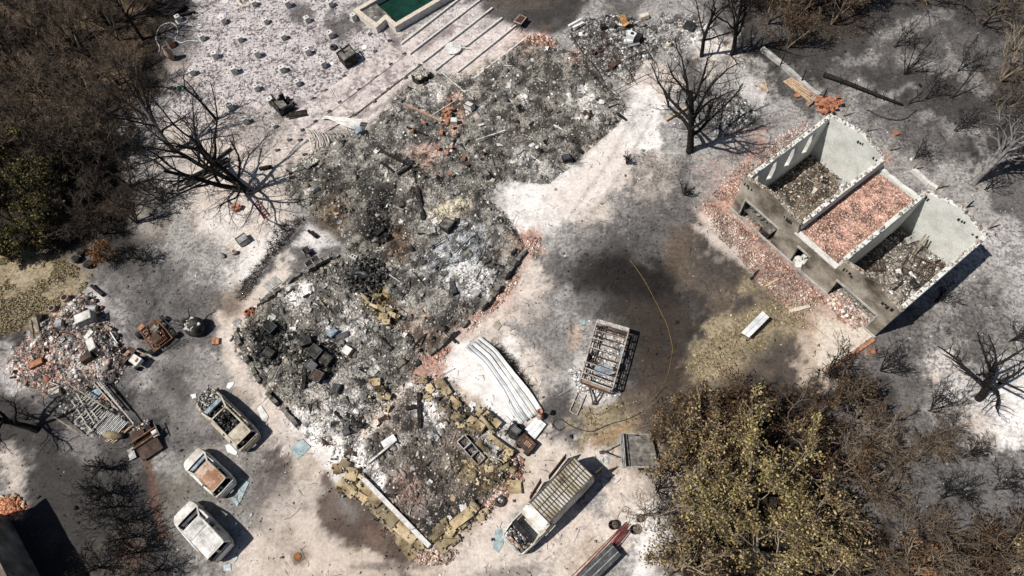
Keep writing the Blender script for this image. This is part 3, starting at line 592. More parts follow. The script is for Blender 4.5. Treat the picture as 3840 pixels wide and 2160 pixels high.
HC, hC = heap('rubble_heap', 'charred rubble in the middle of the collapsed house, with blackened furniture and a tan patch', 'rubble', wpoly([(915, 330), (1000, 380), (1150, 470), (1255, 455), (1230, 500), (1290, 560), (1325, 620), (1300, 690), (1200, 790), (1075, 885), (1000, 800), (900, 700), (850, 640), (870, 600), (715, 490), (730, 425), (800, 400), (860, 340)]), .65, 12500, .035, .19, 300, .15, .5, sticks=321, panels=60)
HS, hS = heap('rubble_heap', 'dark rubble of the collapsed house on the side facing the three burnt cars', 'rubble', wpoly([(850, 640), (900, 700), (1000, 800), (1075, 885), (1040, 940), (980, 985), (930, 1060), (880, 1150), (780, 1110), (690, 1010), (590, 880), (590, 830), (640, 770), (740, 690)]), .65, 12000, .035, .18, 300, .14, .46, sticks=260, panels=60)
HK, hK = heap('rubble_heap', 'brown and white rubble inside the corner room edged by tan slabs', 'rubble', wpoly([(1040, 940), (1110, 950), (1180, 1020), (1250, 1080), (1310, 1200), (1230, 1290), (1090, 1390), (1060, 1400), (980, 1310), (870, 1165), (880, 1120), (930, 1060), (980, 985)]), .45, 10000, .03, .17, 300, .13, .4, sticks=181, panels=40)
heap('brick_scatter', 'strip of broken red tile along the house rubble beside the sandy yard', 'rubble', wpoly([(1330, 590), (1362, 600), (1345, 660), (1250, 775), (1140, 875), (1090, 930), (1050, 925), (1180, 810), (1290, 700)]), .06, 3600, .03, .13, 150, .1, .24, 'tile', .72, .4, bed=False, piece='tile_fragment', patchy=.47)
heap('brick_scatter', 'broken red roof tile lying along the front of the roofless building', 'rubble', wpoly([(1765, 510), (1800, 515), (1840, 540), (2200, 862), (2130, 890), (2030, 830), (1930, 735), (1860, 650), (1790, 580)]), .06, 8000, .03, .13, 240, .09, .2, 'tile', .35, .5, bed=False, piece='tile_fragment', patchy=.42)
heap('brick_scatter', 'broken red roof tile lying along the tree side of the roofless building', 'rubble', wpoly([(1790, 490), (1870, 400), (1960, 340), (2030, 300), (2040, 330), (1885, 455), (1835, 515)]), .06, 4200, .03, .13, 150, .09, .2, 'tile', .35, .5, bed=False, piece='tile_fragment', patchy=.46)
heap('brick_scatter', 'small patch of orange tile rubble at the end of the long pale rails', 'rubble', wpoly([(1318, 92), (1350, 85), (1400, 100), (1400, 128), (1340, 130)]), .25, 500, .06, .22, 60, .16, .36, 'tile', .8, .5, bed=False, piece='tile_fragment')
heap('brick_scatter', 'red brick rubble beside the tan slabs and the burnt van', 'rubble', wpoly([(1288, 1130), (1318, 1160), (1312, 1215), (1230, 1290), (1190, 1290), (1270, 1215)]), .2, 900, .05, .2, 80, .14, .3, 'tile', .75, .4, bed=False, piece='tile_fragment')
heap('brick_scatter', 'pinkish rubble at the lowest corner of the slab-edged room', 'rubble', wpoly([(1020, 1385), (1090, 1375), (1160, 1385), (1130, 1420), (1060, 1425)]), .15, 700, .04, .16, 50, .12, .25, 'tile', .5, .4, bed=False, piece='tile_fragment')
heap('rubble_heap', 'reddish heap of bricks, drums and scrap beside the rusty buggy', 'rubble', wpoly([(40, 870), (120, 800), (170, 760), (230, 735), (262, 790), (305, 850), (325, 905), (295, 965), (200, 990), (110, 990), (40, 960), (15, 920)]), .65, 9000, .035, .2, 300, .15, .42, 'yard', .65, sticks=120, panels=36)
heap('rubble_heap', 'scrap heap with burnt appliances and bent pipes beyond the end of the house', 'rubble', wpoly([(1425, 90), (1470, 50), (1560, 35), (1660, 70), (1650, 140), (1600, 175), (1590, 215), (1520, 190), (1470, 150)]), .35, 6000, .035, .2, 220, .15, .42, 'grey', .55, sticks=301, panels=45)
heap('rubble_heap', 'low ashy debris patch in the shade of the tall black tree', 'rubble', wpoly([(1795, 265), (1850, 235), (1890, 265), (1905, 300), (1860, 345), (1800, 345)]), .3, 1500, .05, .22, 100, .16, .4, 'grey', .6)
heap('rubble_heap', 'soot-grey debris strewn under the two smaller black trees', 'rubble', wpoly([(1660, 30), (1760, 40), (1800, 90), (1740, 110), (1700, 150), (1650, 110)]), .2, 1200, .04, .2, 80, .14, .35, 'grey', .6)
heap('brick_scatter', 'orange brick pile by the dark wall in the lower left corner', 'rubble', wpoly([(0, 1250), (45, 1245), (70, 1275), (50, 1300), (0, 1305)]), .4, 300, .08, .22, 70, .18, .36, 'orange', .85, .6, piece='brick')
# charred litter over the open ground
q = pts_in([(-55, 2), (42, 2), (44, 54), (-58, 56)], 32000); d = soil(q[:, 0], q[:, 1]); S = rngN.uniform(.03, .13, len(q))*(1+1.2*(rngN.rand(len(q)) < .06))
C = np.clip(d[:, :3]*np.exp(rngN.normal(-.3, .8, (len(q), 1))), .008, .7); keep = (rngN.rand(len(q)) < (.06+.9*d[:, 3])) & ~inpoly(q[:, 0], q[:, 1], POOL); q, S, C = q[keep], S[keep], C[keep]
V, F, C = chips(np.stack([q[:, 0], q[:, 1], relief(q[:, 0], q[:, 1])+S*.1], -1), S, C, .3, (.12, .4)); tag(put('charred_litter', np_mesh('charred_litter', V, F, C), 'debris'), 'charred flakes, cinders and pebbles strewn over the ashy ground', 'litter', None, 'stuff')
# ================================================================ ROOFLESS BUILDING
b0 = G((1839, 527)); b1 = G((2197, 848)); BL = (b1-b0).length; BZ = math.atan2(b1.y-b0.y, b1.x-b0.x); BD = 8.7
BU = thing('roofless_building', 'roofless burnt building of three bays pale inside, with red tile on its middle roof', 'building', (b0.x, b0.y, 0), BZ)
def bl(p):  # world -> building
    d = Vector((p[0]-b0.x, p[1]-b0.y)); return d.x*math.cos(BZ)+d.y*math.sin(BZ), -d.x*math.sin(BZ)+d.y*math.cos(BZ)
def bw(x, y): return (b0.x+x*math.cos(BZ)-y*math.sin(BZ), b0.y+x*math.sin(BZ)+y*math.cos(BZ))
X1 = bl(G((2011, 563), 4.4))[0]; X2 = bl(G((2122, 653), 4.4))[0]; TH = .3
rw = random.Random(3)
def wall(name, mat, along, s0, s1, off, prof, holes=(), th=TH, jag=.07):
    # prof: (s, height); holes: (s0, s1, z0, z1); along 'x' or 'y'; off = the outer face's place
    br = {s0, s1}
    for h in holes: br |= {h[0], h[1]}
    for p in prof:
        if s0 < p[0] < s1: br.add(p[0])
    n = int((s1-s0)/.35)
    for i in range(1, n): br.add(s0+(s1-s0)*i/n)
    br = sorted(br); br = [b for i, b in enumerate(br) if i == 0 or b-br[i-1] > .02 or any(abs(b-h[k]) < 1e-6 for h in holes for k in (0, 1))]
    def ht(s):
        for (a, ha), (b, hb) in zip(prof, prof[1:]):
            if a <= s <= b+1e-6: return ha+(hb-ha)*(s-a)/(b-a)
        return prof[-1][1]
    hts = [ht(s)+rw.uniform(-jag, jag) for s in br]; m = MB()
    def pt(s, o, z): return (s, o, z) if along == 'x' else (o, s, z)
    for i in range(len(br)-1):
        a, b = br[i], br[i+1]; mid = (a+b)/2; hs = [h for h in holes if h[0]-1e-6 <= mid <= h[1]+1e-6]
        lev = [(0, None)]
        segs = [(-.05, None)] if not hs else ([(-.05, hs[0][2])] if hs[0][2] > .05 else [])+[(hs[0][3], None)]
        for (z0, z1) in segs:
            ta, tb = (hts[i], hts[i+1]) if z1 is None else (z1, z1)
            o2 = off+th
            bot = [pt(a, off, z0), pt(b, off, z0), pt(b, o2, z0), pt(a, o2, z0)]; top = [pt(a, off, ta), pt(b, off, tb), pt(b, o2, tb), pt(a, o2, ta)]
            if along == 'y': bot = bot[::-1]; top = top[::-1]
            m.hexa(bot, top)
    return m.build(name, mat, BU), ht
FX = lambda px, py: bl(G((px, py)))[0]
h1 = (FX(1855, 543)+.1, FX(1937, 602)+.25, 0, 2.15); h2 = (X1+.75, X1+1.75, 0, 2.1); h3 = (FX(2081, 740), FX(2177, 820), 0, 2.15)
fw, _f = wall('front_wall', 'stained_plaster', 'x', 0, BL, 0, [(0, 4.15), (X1/2, 4.75), (X1, 4.2), (X1+.01, 3.15), (X2-.01, 3.05), (X2, 4.2), ((X2+BL)/2, 4.8), (BL, 4.2)], (h1, h2, h3))
wall('back_wall', 'white_plaster', 'x', 0, BL, BD-TH, [(0, 4.3), (X1/2, 4.95), (X1, 4.3), (X1+.01, 3.3), (X2-.01, 3.3), (X2, 4.3), ((X2+BL)/2, 5.0), (BL, 4.3)])
wall('side_wall', 'grey_plaster_hold', 'y', TH+.004, BD-TH-.004, 0, [(0, 4.15), (BD, 4.3)], [(.9+1.75*i, 1.75+1.75*i, 1.3, 3.5) for i in range(4)]) if 'grey_plaster_hold' in MT else wall('side_wall', 'white_plaster', 'y', TH+.004, BD-TH-.004, 0, [(0, 4.15), (BD, 4.3)], [(.9+1.9*i, 1.65+1.9*i, 1.2, 3.6) for i in range(4)])
wall('side_wall', 'white_plaster', 'y', TH+.004, BD-TH-.004, BL-TH, [(0, 4.2), (BD*.5, 4.75), (BD, 4.3)])
wall('partition_wall', 'white_plaster', 'y', TH+.004, BD-TH-.004, X1-TH/2, [(0, 4.2), (BD, 4.3)])
wall('partition_wall', 'white_plaster', 'y', TH+.004, BD-TH-.004, X2-TH/2, [(0, 4.2), (BD, 4.3)])
MB().hexa([(X1+TH/2+.004, TH+.004, 2.75), (X2-TH/2-.004, TH+.004, 2.75), (X2-TH/2-.004, BD-TH-.004, 2.95), (X1+TH/2+.004, BD-TH-.004, 2.95)],
          [(X1+TH/2+.004, TH+.004, 2.95), (X2-TH/2-.004, TH+.004, 2.95), (X2-TH/2-.004, BD-TH-.004, 3.15), (X1+TH/2+.004, BD-TH-.004, 3.15)]).build('roof_slab', 'concrete', BU)
for (a, b, hh) in ((h1[0]-.12, h1[1]+.12, 2.15), (h3[0]-.12, h3[1]+.12, 2.15), (h2[0]-.1, h2[1]+.1, 2.1)):
    MB().box(((a+b)/2, -.025, hh+.1), (b-a, .045, .2)).build('lintel', 'concrete', BU)
MB().box((BL/2, -.04, .06), (BL+.2, .08, .34)).build('plinth', 'concrete', BU)
for s in (h1[0]-.05, h3[1]+.05): MB().box((s, -.03, 1.05), (.1, .055, 2.1)).build('door_post', 'concrete', BU)
# sockets left by the burnt rafters, in small groups near the wall heads
for (c, n) in ((.55, 4), (X1-.85, 4), (X2+.75, 4), (BL-.8, 4)):
    for i in range(n):
        MB().rock((c+.2*i-.3+rw.uniform(-.06, .06), -.02, 3.72+rw.uniform(-.1, .1)), (rw.uniform(.08, .2), .07, rw.uniform(.12, .42)), rw, 0, .3).build('rafter_socket', 'soot', BU)
for (c, n) in ((.35, 2), (X1*.62, 3), (X1-.35, 2), (X2+.4, 2), (X2+(BL-X2)*.62, 3), (BL-.5, 2)):
    for i in range(n): MB().rock((c+.2*i-.2+rw.uniform(-.06, .06), BD-TH-.02, 3.85+(.35 if n == 3 else 0)+rw.uniform(-.08, .08)), (rw.uniform(.07, .18), .07, rw.uniform(.1, .26)), rw, 0, .3).build('rafter_socket', 'soot', BU)
# broken brick heads of the walls
def wallhead(a, b, za, zb, n, mix='tile'):
    n = int(n*.8); t = rngN.rand(n); off = rngN.uniform(-.13, .13, n); ax, ay = a; bx, by = b; L = math.hypot(bx-ax, by-ay); nx, ny = -(by-ay)/L, (bx-ax)/L
    P = np.stack([ax+(bx-ax)*t+nx*off, ay+(by-ay)*t+ny*off, za+(zb-za)*t+rngN.uniform(-.03, .05, n)], -1); S = rngN.uniform(.05, .17, n)
    return P, S
PP, SS = [], []
for (a, b, za, zb, n) in (((0, .15), (X1/2, .15), 4.2, 4.8, 55), ((X1/2, .15), (X1, .15), 4.8, 4.25, 55), ((X1, .15), (X2, .15), 3.15, 3.1, 40), ((X2, .15), ((X2+BL)/2, .15), 4.25, 4.85, 60), (((X2+BL)/2, .15), (BL, .15), 4.85, 4.25, 60),
                          ((0, BD-.15), (X1/2, BD-.15), 4.35, 5, 50), ((X1/2, BD-.15), (X1, BD-.15), 5, 4.35, 50), ((X2, BD-.15), ((X2+BL)/2, BD-.15), 4.35, 5.05, 50), (((X2+BL)/2, BD-.15), (BL, BD-.15), 5.05, 4.35, 50),
                          ((.15, 0), (.15, BD), 4.2, 4.35, 90), ((X1, 0), (X1, BD), 4.25, 4.35, 90), ((X2, 0), (X2, BD), 4.25, 4.35, 90), ((BL-.15, 0), (BL-.15, BD/2), 4.25, 4.8, 45), ((BL-.15, BD/2), (BL-.15, BD), 4.8, 4.35, 45)):
    P, S = wallhead(a, b, za, zb, n); PP.append(P); SS.append(S)
PP = np.concatenate(PP); SS = np.concatenate(SS); cc = np.array([(.38, .32, .28), (.44, .4, .36), (.34, .24, .19), (.22, .185, .15), (.1, .085, .07)])[rngN.choice(5, len(PP), p=[.3, .26, .14, .22, .08])]*np.exp(rngN.normal(0, .15, (len(PP), 1)))
V, F, C = chips(PP, SS, np.clip(cc, .01, .75), .2); tag(put('broken_brick', np_mesh('broken_brick', V, F, C), 'debris', BU), kind='stuff')
# what lies inside: each bay's floor of ash, and the tile heap on the middle roof
def bq(x0, y0, x1, y1): return [bw(x0, y0), bw(x1, y0), bw(x1, y1), bw(x0, y1)]
heap('rubble_heap', 'brown and white ash on the floor of the bay nearest the tall black tree', 'rubble', bq(.32, .32, X1-.17, BD-.32), .35, 6000, .03, .18, 130, .13, .36, 'house', .5, .6, base=(.15, .115, .085), sticks=90, panels=22)
heap('rubble_heap', 'grey ash and twisted wire on the floor of the bay beside the paved apron', 'rubble', bq(X2+.17, .32, BL-.32, BD-.32), .35, 6000, .03, .18, 140, .13, .36, 'grey', .5, .6, base=(.2, .175, .145), sticks=141, panels=26)
heap('roof', '', None, bq(X1+.17, .32, X2-.17, BD-.32), .12, 9500, .03, .11, 280, .07, .15, 'tile', .28, .4, z0=3.1, parent=BU, piece='roof_tile', base=(.47, .29, .23), bed=True)
MB().box(((X1+X2)/2, .12, 3.2), (X2-X1-.05, .42, .09), (0, .012, 0), .02, rw).build('coping', 'pale_concrete', BU)
for (k, lab, cx, cy, dx, dy, rz) in ((1, 'tangle of burnt bed springs against the pale far wall of the roofless building', X2+3.1, BD-2.3, 1.9, 1.3, .3), (2, 'blackened wire rack lying by the shaded partition in the roofless building', X2+1.3, BD-4.6, 1.1, .7, .9)):
    P = bw(cx, cy); t = thing('burnt_bed', lab, 'bed', (P[0], P[1], .45), BZ+rz); m = MB(); w = MB()
    m.tube([(-dx/2, -dy/2, 0), (dx/2, -dy/2, .1), (dx/2, dy/2, .15), (-dx/2, dy/2, .05)], .03, 5, False, True); m.build('frame', 'dark_rust', t)
    for i in range(14): w.tube([(-dx/2+dx*i/13, -dy/2, .03), (-dx/2+dx*i/13+rw.uniform(-.15, .15), 0, .12+rw.uniform(-.1, .12)), (-dx/2+dx*i/13, dy/2, .05)], .014, 4, False)
    for i in range(8): w.tube([(-dx/2, -dy/2+dy*i/7, .04), (0, -dy/2+dy*i/7+rw.uniform(-.1, .1), .14), (dx/2, -dy/2+dy*i/7, .05)], .014, 4, False)
    w.build('spring', 'dark_rust', t)
P = bw(X2+2.2, BD-1.9)
m = MB(); m.bar((P[0], P[1], .3), (P[0]+.45, P[1]+.75, 2.0), .1); m.bar((P[0]+.12, P[1]-.08, .3), (P[0]+.62, P[1]+.6, 2.0), .09); m.bar((P[0]+.3, P[1]+.4, 1.3), (P[0]+.45, P[1]+.3, 1.35), .08)
m.top('timber', 'grey_wood', 'pair of pale charred planks leaning on the far inner wall', 'plank')
def mass(name, mat, lab, cat, P, n, sz, rng, ext, hz): # a burnt lump made of a few joined blocks
    m = MB()
    for i in range(n): m.rock((P[0]+rng.uniform(-ext, ext), P[1]+rng.uniform(-ext, ext), hz*rng.uniform(.3, 1)), (sz*rng.uniform(.6, 1.3), sz*rng.uniform(.5, 1), sz*rng.uniform(.4, .9)), rng)
    return m.top(name, mat, lab, cat)
Pn_ = bw((h1[0]+h1[1])/2-.5, .6)
t = thing('workbench', 'burnt workbench in the wide front opening nearest the tall black tree', 'bench', (Pn_[0], Pn_[1], 0), BZ)
MB().box((0, 0, .75), (2.0, .8, .09), (0, .03, 0), .03, rw).build('bench_top', 'soot_shade_concrete', t)
for sx in (-.85, .85): MB().box((sx, 0, .36), (.12, .7, .7)).build('leg', 'char_wood', t)
for i in range(5): MB().rock((-.8+.4*i, rw.uniform(-.2, .2), .9), (.35, .3, .25), rw).build('tool_box', 'soot_shade_concrete', t)
Pn_ = bw(h1[1]-.7, .35)
t = thing('stove', 'rusty box stove in the wide front opening, beside the burnt workbench', 'stove', (Pn_[0], Pn_[1], 0), BZ)
MB().box((0, 0, .45), (.7, .6, .9)).build('body', 'dark_rust', t); MB().box((0, -.31, .4), (.45, .03, .5)).build('door', 'soot', t); MB().box((0, 0, .92), (.76, .66, .04)).build('top_plate', 'soot_shade_concrete', t)
Pn_ = bw((h2[0]+h2[1])/2, .5); mass('plaster_block', 'pale_concrete', 'pale broken masonry lump in the narrow doorway of the roofless building', 'rubble', Pn_, 5, .6, rw, .35, .5)
heap('rubble_heap', 'ash and orange tile spilling from the wide front opening farthest from the tall black tree', 'rubble', bq(h3[0]+.1, -.6, h3[1]-.1, 1.2), .25, 900, .05, .25, 60, .15, .35, 'tile', .6, .4, base=(.38, .33, .29))
# brick-edged paving in front of the far corner
pv = [A('24', 470, 1010), A('24', 800, 1060), A('24', 870, 1130), A('24', 520, 1385), A('24', 450, 1350)]
t = thing('paved_apron', 'pale paved apron with a brick edge at the far front corner of the roofless building', 'paving', (*G(pv[0])[:2], 0))
MB().prism([tuple(G(p)[:2]) for p in pv], -.02, .07).build('paving', 'cream_tile', t, world=True)
for (a, b, n) in ((A('24', 520, 1385), A('24', 865, 1150), 20),):
    for i in range(n):
        p = G((a[0]+(b[0]-a[0])*(i+.5)/n, a[1]+(b[1]-a[1])*(i+.5)/n)); MB().box((p.x+.05, p.y-.1, .09), (.24, .22, .2), (0, 0, yaw(G(a), G(b))+rw.uniform(-.06, .06)), .012, rw).build('brick', 'terracotta', t, world=True)
# ================================================================ low wall and fence posts behind the building
lw = [A('14', 30, 380), A('14', 170, 490), A('14', 260, 570), A('14', 380, 680), A('14', 460, 735)]
m = MB()
for a, b in zip(lw, lw[1:]):
    a, b = G(a), G(b); m.bar((a.x, a.y, .17), (b.x, b.y, .17), .34, .42)
m.top('low_wall', 'concrete', 'low grey kerb wall running up to the orange brick pile behind the building', 'low wall')
lw = [A('14', 1165, 1285), A('14', 1290, 1395), A('14', 1350, 1430)]
m = MB()
for a, b in zip(lw, lw[1:]):
    a, b = G(a), G(b); m.bar((a.x, a.y, .12), (b.x, b.y, .12), .3, .3)
m.top('low_wall', 'pale_concrete', 'short pale kerb behind the middle bay of the roofless building', 'low wall')
fp = [('14', 15, 380, 1.35, 'black'), ('14', 170, 505, 1.6, 'black'), ('14', 325, 630, 1.5, 'black'), ('14', 490, 755, 1.5, 'black'), ('14', 650, 880, 1.5, 'grey'), ('14', 820, 995, 1.4, 'grey'), ('14', 1000, 1140, 1.4, 'grey'), ('14', 1165, 1285, 1.4, 'grey'), ('14', 1350, 1425, 1.4, 'grey'), ('r2', 1610, 235, 1.0, 'soot'), ('r2', 1800, 430, 1.5, 'grey')]
where = ['at the head of the low kerb wall', 'second along the low kerb wall', 'third along the low kerb wall', 'beside the orange brick pile', 'next past the orange brick pile', 'behind the first pale inner wall', 'behind the corner between first and middle bay', 'behind the middle bay, at the start of the short pale kerb', 'at the end of the short pale kerb', 'behind the last bay, half hidden', 'off the last back corner of the building']
for (k, x, y, h, c), wv in zip(fp, where):
    p = W(k, x, y); m = MB(); dx, dy = rw.uniform(-.05, .05), rw.uniform(-.05, .05); m.tube([(p.x, p.y, -.1), (p.x+dx, p.y+dy, h*.6), (p.x+2*dx, p.y+2*dy, h)], [.07, .06, .045], 6)
    m.top('fence_post', 'pale_bark' if c == 'grey' else 'char_wood', ('grey' if c == 'grey' else 'blackened')+' fence post standing '+wv, 'fence post', 'fence posts behind the roofless building')
# ================================================================ pool and terrace
ZP = .75
rim = [A('12', 735, 75), A('12', 905, 205), A('12', 978, 140), A('12', 1048, 200), A('12', 1420, -20)]
w = [G(p, ZP) for p in rim]; ud = (w[4]-w[3]).normalized(); w[4] = w[3]+ud*9; far = w[0]+ud*10.5
pool = thing('swimming_pool', 'raised swimming pool with pale scorched walls and dark green water', 'pool', (w[1].x, w[1].y, 0))
out = [Vector((v.x, v.y)) for v in w]+[Vector((w[4].x, w[4].y))+(Vector((far.x, far.y))-Vector((w[0].x, w[0].y))).normalized()*1.5, Vector((far.x, far.y))]
def offset(poly, d):
    n = len(poly); a = sum(poly[i].x*poly[(i+1) % n].y-poly[(i+1) % n].x*poly[i].y for i in range(n)); sg = 1 if a > 0 else -1; r = []
    for i in range(n):
        e0 = (poly[i]-poly[i-1]).normalized(); e1 = (poly[(i+1) % n]-poly[i]).normalized(); n0 = Vector((-e0.y, e0.x))*sg; n1 = Vector((-e1.y, e1.x))*sg
        k = n0+n1; k = k/max(.2, k.dot(n0)); r.append(poly[i]+k*d)
    return r
inn = offset(out, .34); n = len(out)
for i in range(n):
    a, b, c, d = out[i], out[(i+1) % n], inn[(i+1) % n], inn[i]
    if (b-a).cross(d-a) < 0: a, b, c, d = b, a, d, c
    MB().hexa([(*p, -1.2) for p in (a, b, c, d)], [(*p, ZP-.1) for p in (a, b, c, d)]).build('pool_wall', 'pale_concrete', pool, world=True)
    e = offset(out, -.05); f = offset(out, .38); a, b, c, d = e[i], e[(i+1) % n], f[(i+1) % n], f[i]
    if (b-a).cross(d-a) < 0: a, b, c, d = b, a, d, c
    MB().hexa([(*p, ZP-.097) for p in (a, b, c, d)], [(*p, ZP) for p in (a, b, c, d)]).build('coping', 'cream_tile', pool, world=True)
MB().prism([tuple(p) for p in offset(inn, -.01)], -1.0, .12).build('water', 'pool_water', pool, world=True) if 'pool_water' in MT else None
sh = [w[0].xy+ud.xy*.4+(w[1]-w[0]).normalized().xy*.42, w[1].xy-(w[1]-w[0]).normalized().xy*.36+ud.xy*.42]; sh += [sh[1]+ud.xy*1.5, sh[0]+ud.xy*1.7]
MB().prism([tuple(p) for p in sh], -.9, .5).build('step', 'soot_shade_concrete', pool, world=True)
p = W('12', 900, 125, .6); MB().lathe([(.16, 0), (.16, .04), (.1, .05)], 12, (p.x, p.y, .501)).build('drain_cover', 'blue_metal', pool, world=True)
# terrace: three long pink steps
def slab(name, mat, lab, cat, pts, z0, z1, group=None): return MB().prism([tuple(G(p, z1)[:2]) for p in pts], z0, z1).top(name, mat, lab, cat, group)
ter = thing('terrace', 'pink stone terrace of long shallow steps between the pool and the house rubble', 'terrace', (*W('12', 900, 500)[:2], 0))
ST = [([('12', 1005, 340), ('12', 1130, 415), ('12', 640, 780), ('12', 570, 655)], .1), ([('12', 1130, 420), ('12', 1225, 495), ('12', 760, 850), ('12', 645, 785)], .2), ([('12', 560, 665), ('12', 640, 790), ('12', 340, 990), ('12', 210, 900)], .08), ([('12', 640, 800), ('12', 740, 860), ('12', 500, 1010), ('12', 350, 1000)], .16)]
for pts, z in ST: MB().prism([tuple(W(*q_, z)[:2]) for q_ in pts], -.05, z).build('step', 'pink_stone', ter, world=True)
nb = 0
for (x, y) in ((890, 385), (1110, 405), (1225, 490), (1010, 485), (905, 580), (770, 675), (1120, 585), (990, 672), (885, 765), (655, 570), (520, 680), (625, 770), (430, 740), (545, 840), (345, 980), (440, 915), (245, 1055), (325, 1055), (150, 1130), (735, 865), (1000, 305), (360, 1165)):
    p = W('12', x, y, .1); MB().box((p.x, p.y, .14), (.24, .24, .36), (0, 0, .65)).build('kerb_block', 'pink_stone', ter, world=True); nb += 1
for i, (x0, y0, x1, y1, lab) in enumerate(((1095, 332, 1545, -18, 'nearest the pool wall'), (1160, 405, 1700, -8, 'second from the pool wall'), (1255, 470, 1785, 60, 'third from the pool wall, at the scorched lawn'), (1350, 528, 1858, 135, 'third from the house rubble, under the disc'), (1520, 545, 1960, 190, 'second from the house rubble'), (1605, 622, 2070, 262, 'nearest the house rubble'))):
    a, b = W('12', x0, y0, .12), W('12', x1, y1, .12); m = MB(); m.bar((a.x, a.y, .12), (b.x, b.y, .12), .15, .14); m.top('terrace_beam', 'pale_concrete', 'long pale rail on the pink terrace, '+lab, 'rail', 'long rails lying on the terrace')
# white footing blocks in the ash
bk = [(85, 215), (590, 240), (1065, 240), (935, 45), (1315, 55), (1795, 50), (1535, 225), (2060, 205), (350, 430), (775, 445), (1265, 420), (1795, 400), (500, 635), (975, 620), (1540, 590), (240, 820), (715, 810), (1255, 785), (1715, 735), (965, 1000), (1425, 940), (1130, 1160), (670, 1210), (840, 1370), (1160, 1420), (2225, 370)]
bn = ['nearest the charred tray at the wood\'s edge', 'below the pale disc, two blocks from the white rope loop', 'on the edge of the soot patch', 'beside the half ring of stone at the top edge', 'inside the soot patch at the top', 'at the top edge, nearest the pool', 'between the soot patch and the pool corner', 'touching the pool corner', 'beside the white rope loop, sooty', 'in the middle of the ash, three rows from the top', 'straight below the soot patch', 'nearest above the charred block with a stick', 'scorched, right of the clay urn', 'in the very middle of the ash field', 'left of the charred block with a stick', 'by the forked black sapling', 'two rows below the middle of the ash field', 'three blocks left of the charred stump box', 'nearest below the charred block with a stick', 'left above the open charred oven', 'right behind the open charred oven', 'touching the left side of the open charred oven', 'in the tree shadow by the sapling foot', 'lowest in the tree shadow, broken', 'small, below the open charred oven', 'small, at the foot of the pool notch']
fproto = None
for (x, y), lab in zip(bk, bn):
    p = W('r3', x+18, y+22); sm = 'small' in lab
    if fproto is None:
        fproto = thing('footing_block', '', 'concrete block', (0, 0, 0), 0, 'white footing blocks standing in the ash'); f = fproto
        MB().box((0, 0, .32), (.47, .47, .64), (0, 0, 0), .008, rw).build('block', 'pale_concrete', f); MB().box((0, 0, -.0), (.66, .62, .1), (0, 0, .1), .05, rw).build('pad', 'concrete', f); MB().lathe([(.08, 0), (.08, .012)], 8, (0, .02, .64)).build('bolt_hole', 'soot', f)
    else: f = copy_tree(fproto)
    f['label'] = 'white concrete footing block '+lab; f.location = (p.x, p.y, gz(p.x, p.y)); f.rotation_euler = (0, 0, R(40)+rw.uniform(-.12, .12)); s = .6 if sm else rw.uniform(.92, 1.08); f.scale = (s, s, s*rw.uniform(.9, 1.1))
# charred box with a stick; open charred oven; two charred plinths by the house
p = W('r3', 2020, 700); t = thing('charred_block', 'big charred masonry block with a burnt stick on top, beside the terrace', 'masonry block', (p.x, p.y, 0), R(41))
MB().box((0, 0, .5), (1.25, 1.25, 1.0), (0, 0, 0), .05, rw).build('base', 'charred_stone', t); MB().box((0, 0, 1.02), (1.18, 1.18, .1), (0, 0, 0), .04, rw).build('cap', 'soot_shade_concrete', t); MB().tube([(-.1, .1, 1.05), (-.15, .2, 1.5), (-.25, .4, 1.9)], [.07, .06, .04], 6).build('stick', 'char_wood', t)
m = MB(); m.bar((-.7, .5, 1.1), (.8, .62, 1.1), .1); m.bar((.72, .7, 1.1), (.7, -.5, .9), .08); m.build('timber', 'char_wood', t)
p = W('r3', 1290, 1230); t = thing('charred_oven', 'charred open-sided masonry oven on the edge of the pink terrace', 'oven', (p.x, p.y, 0), R(41))
MB().box((-.62, 0, .5), (.12, 1.3, 1.0), (0, 0, 0), .03, rw).build('side', 'charred_stone', t); MB().box((.0, .66, .5), (1.15, .12, 1.0), (0, 0, 0), .03, rw).build('back', 'charred_stone', t); MB().box((0, -.62, .35), (1.12, .12, .7), (0, 0, 0), .03, rw).build('side', 'charred_stone', t)
MB().box((-.15, 0, .75), (.75, 1.1, .08), (0, .05, 0), .02, rw).build('shelf', 'soot_shade_concrete', t); MB().lathe([(.2, 0), (.24, .12), (.18, .2), (.05, .22)], 12, (-.05, .5, .98)).build('pot', 'concrete', t)
for i in range(4): MB().rock((.55+.2*(i % 2), -.5+.35*i, .25), (.35, .3, .3), rw).build('broken_block', 'charred_stone', t)
MB().tube([(-.3, .4, .9), (-.35, .55, 1.5)], .06, 6).build('flue', 'char_wood', t)
a, b = W('12', 230, 880), W('12', 385, 850); m = MB(); m.bar((a.x, a.y, .1), (b.x, b.y, .1), .5, .12); m.bar((a.x+.3, a.y-.35, .08), (b.x+.2, b.y-.35, .1), .16, .14); m.top('plank', 'char_wood', 'burnt boards lying at the foot of the open charred oven', 'board')
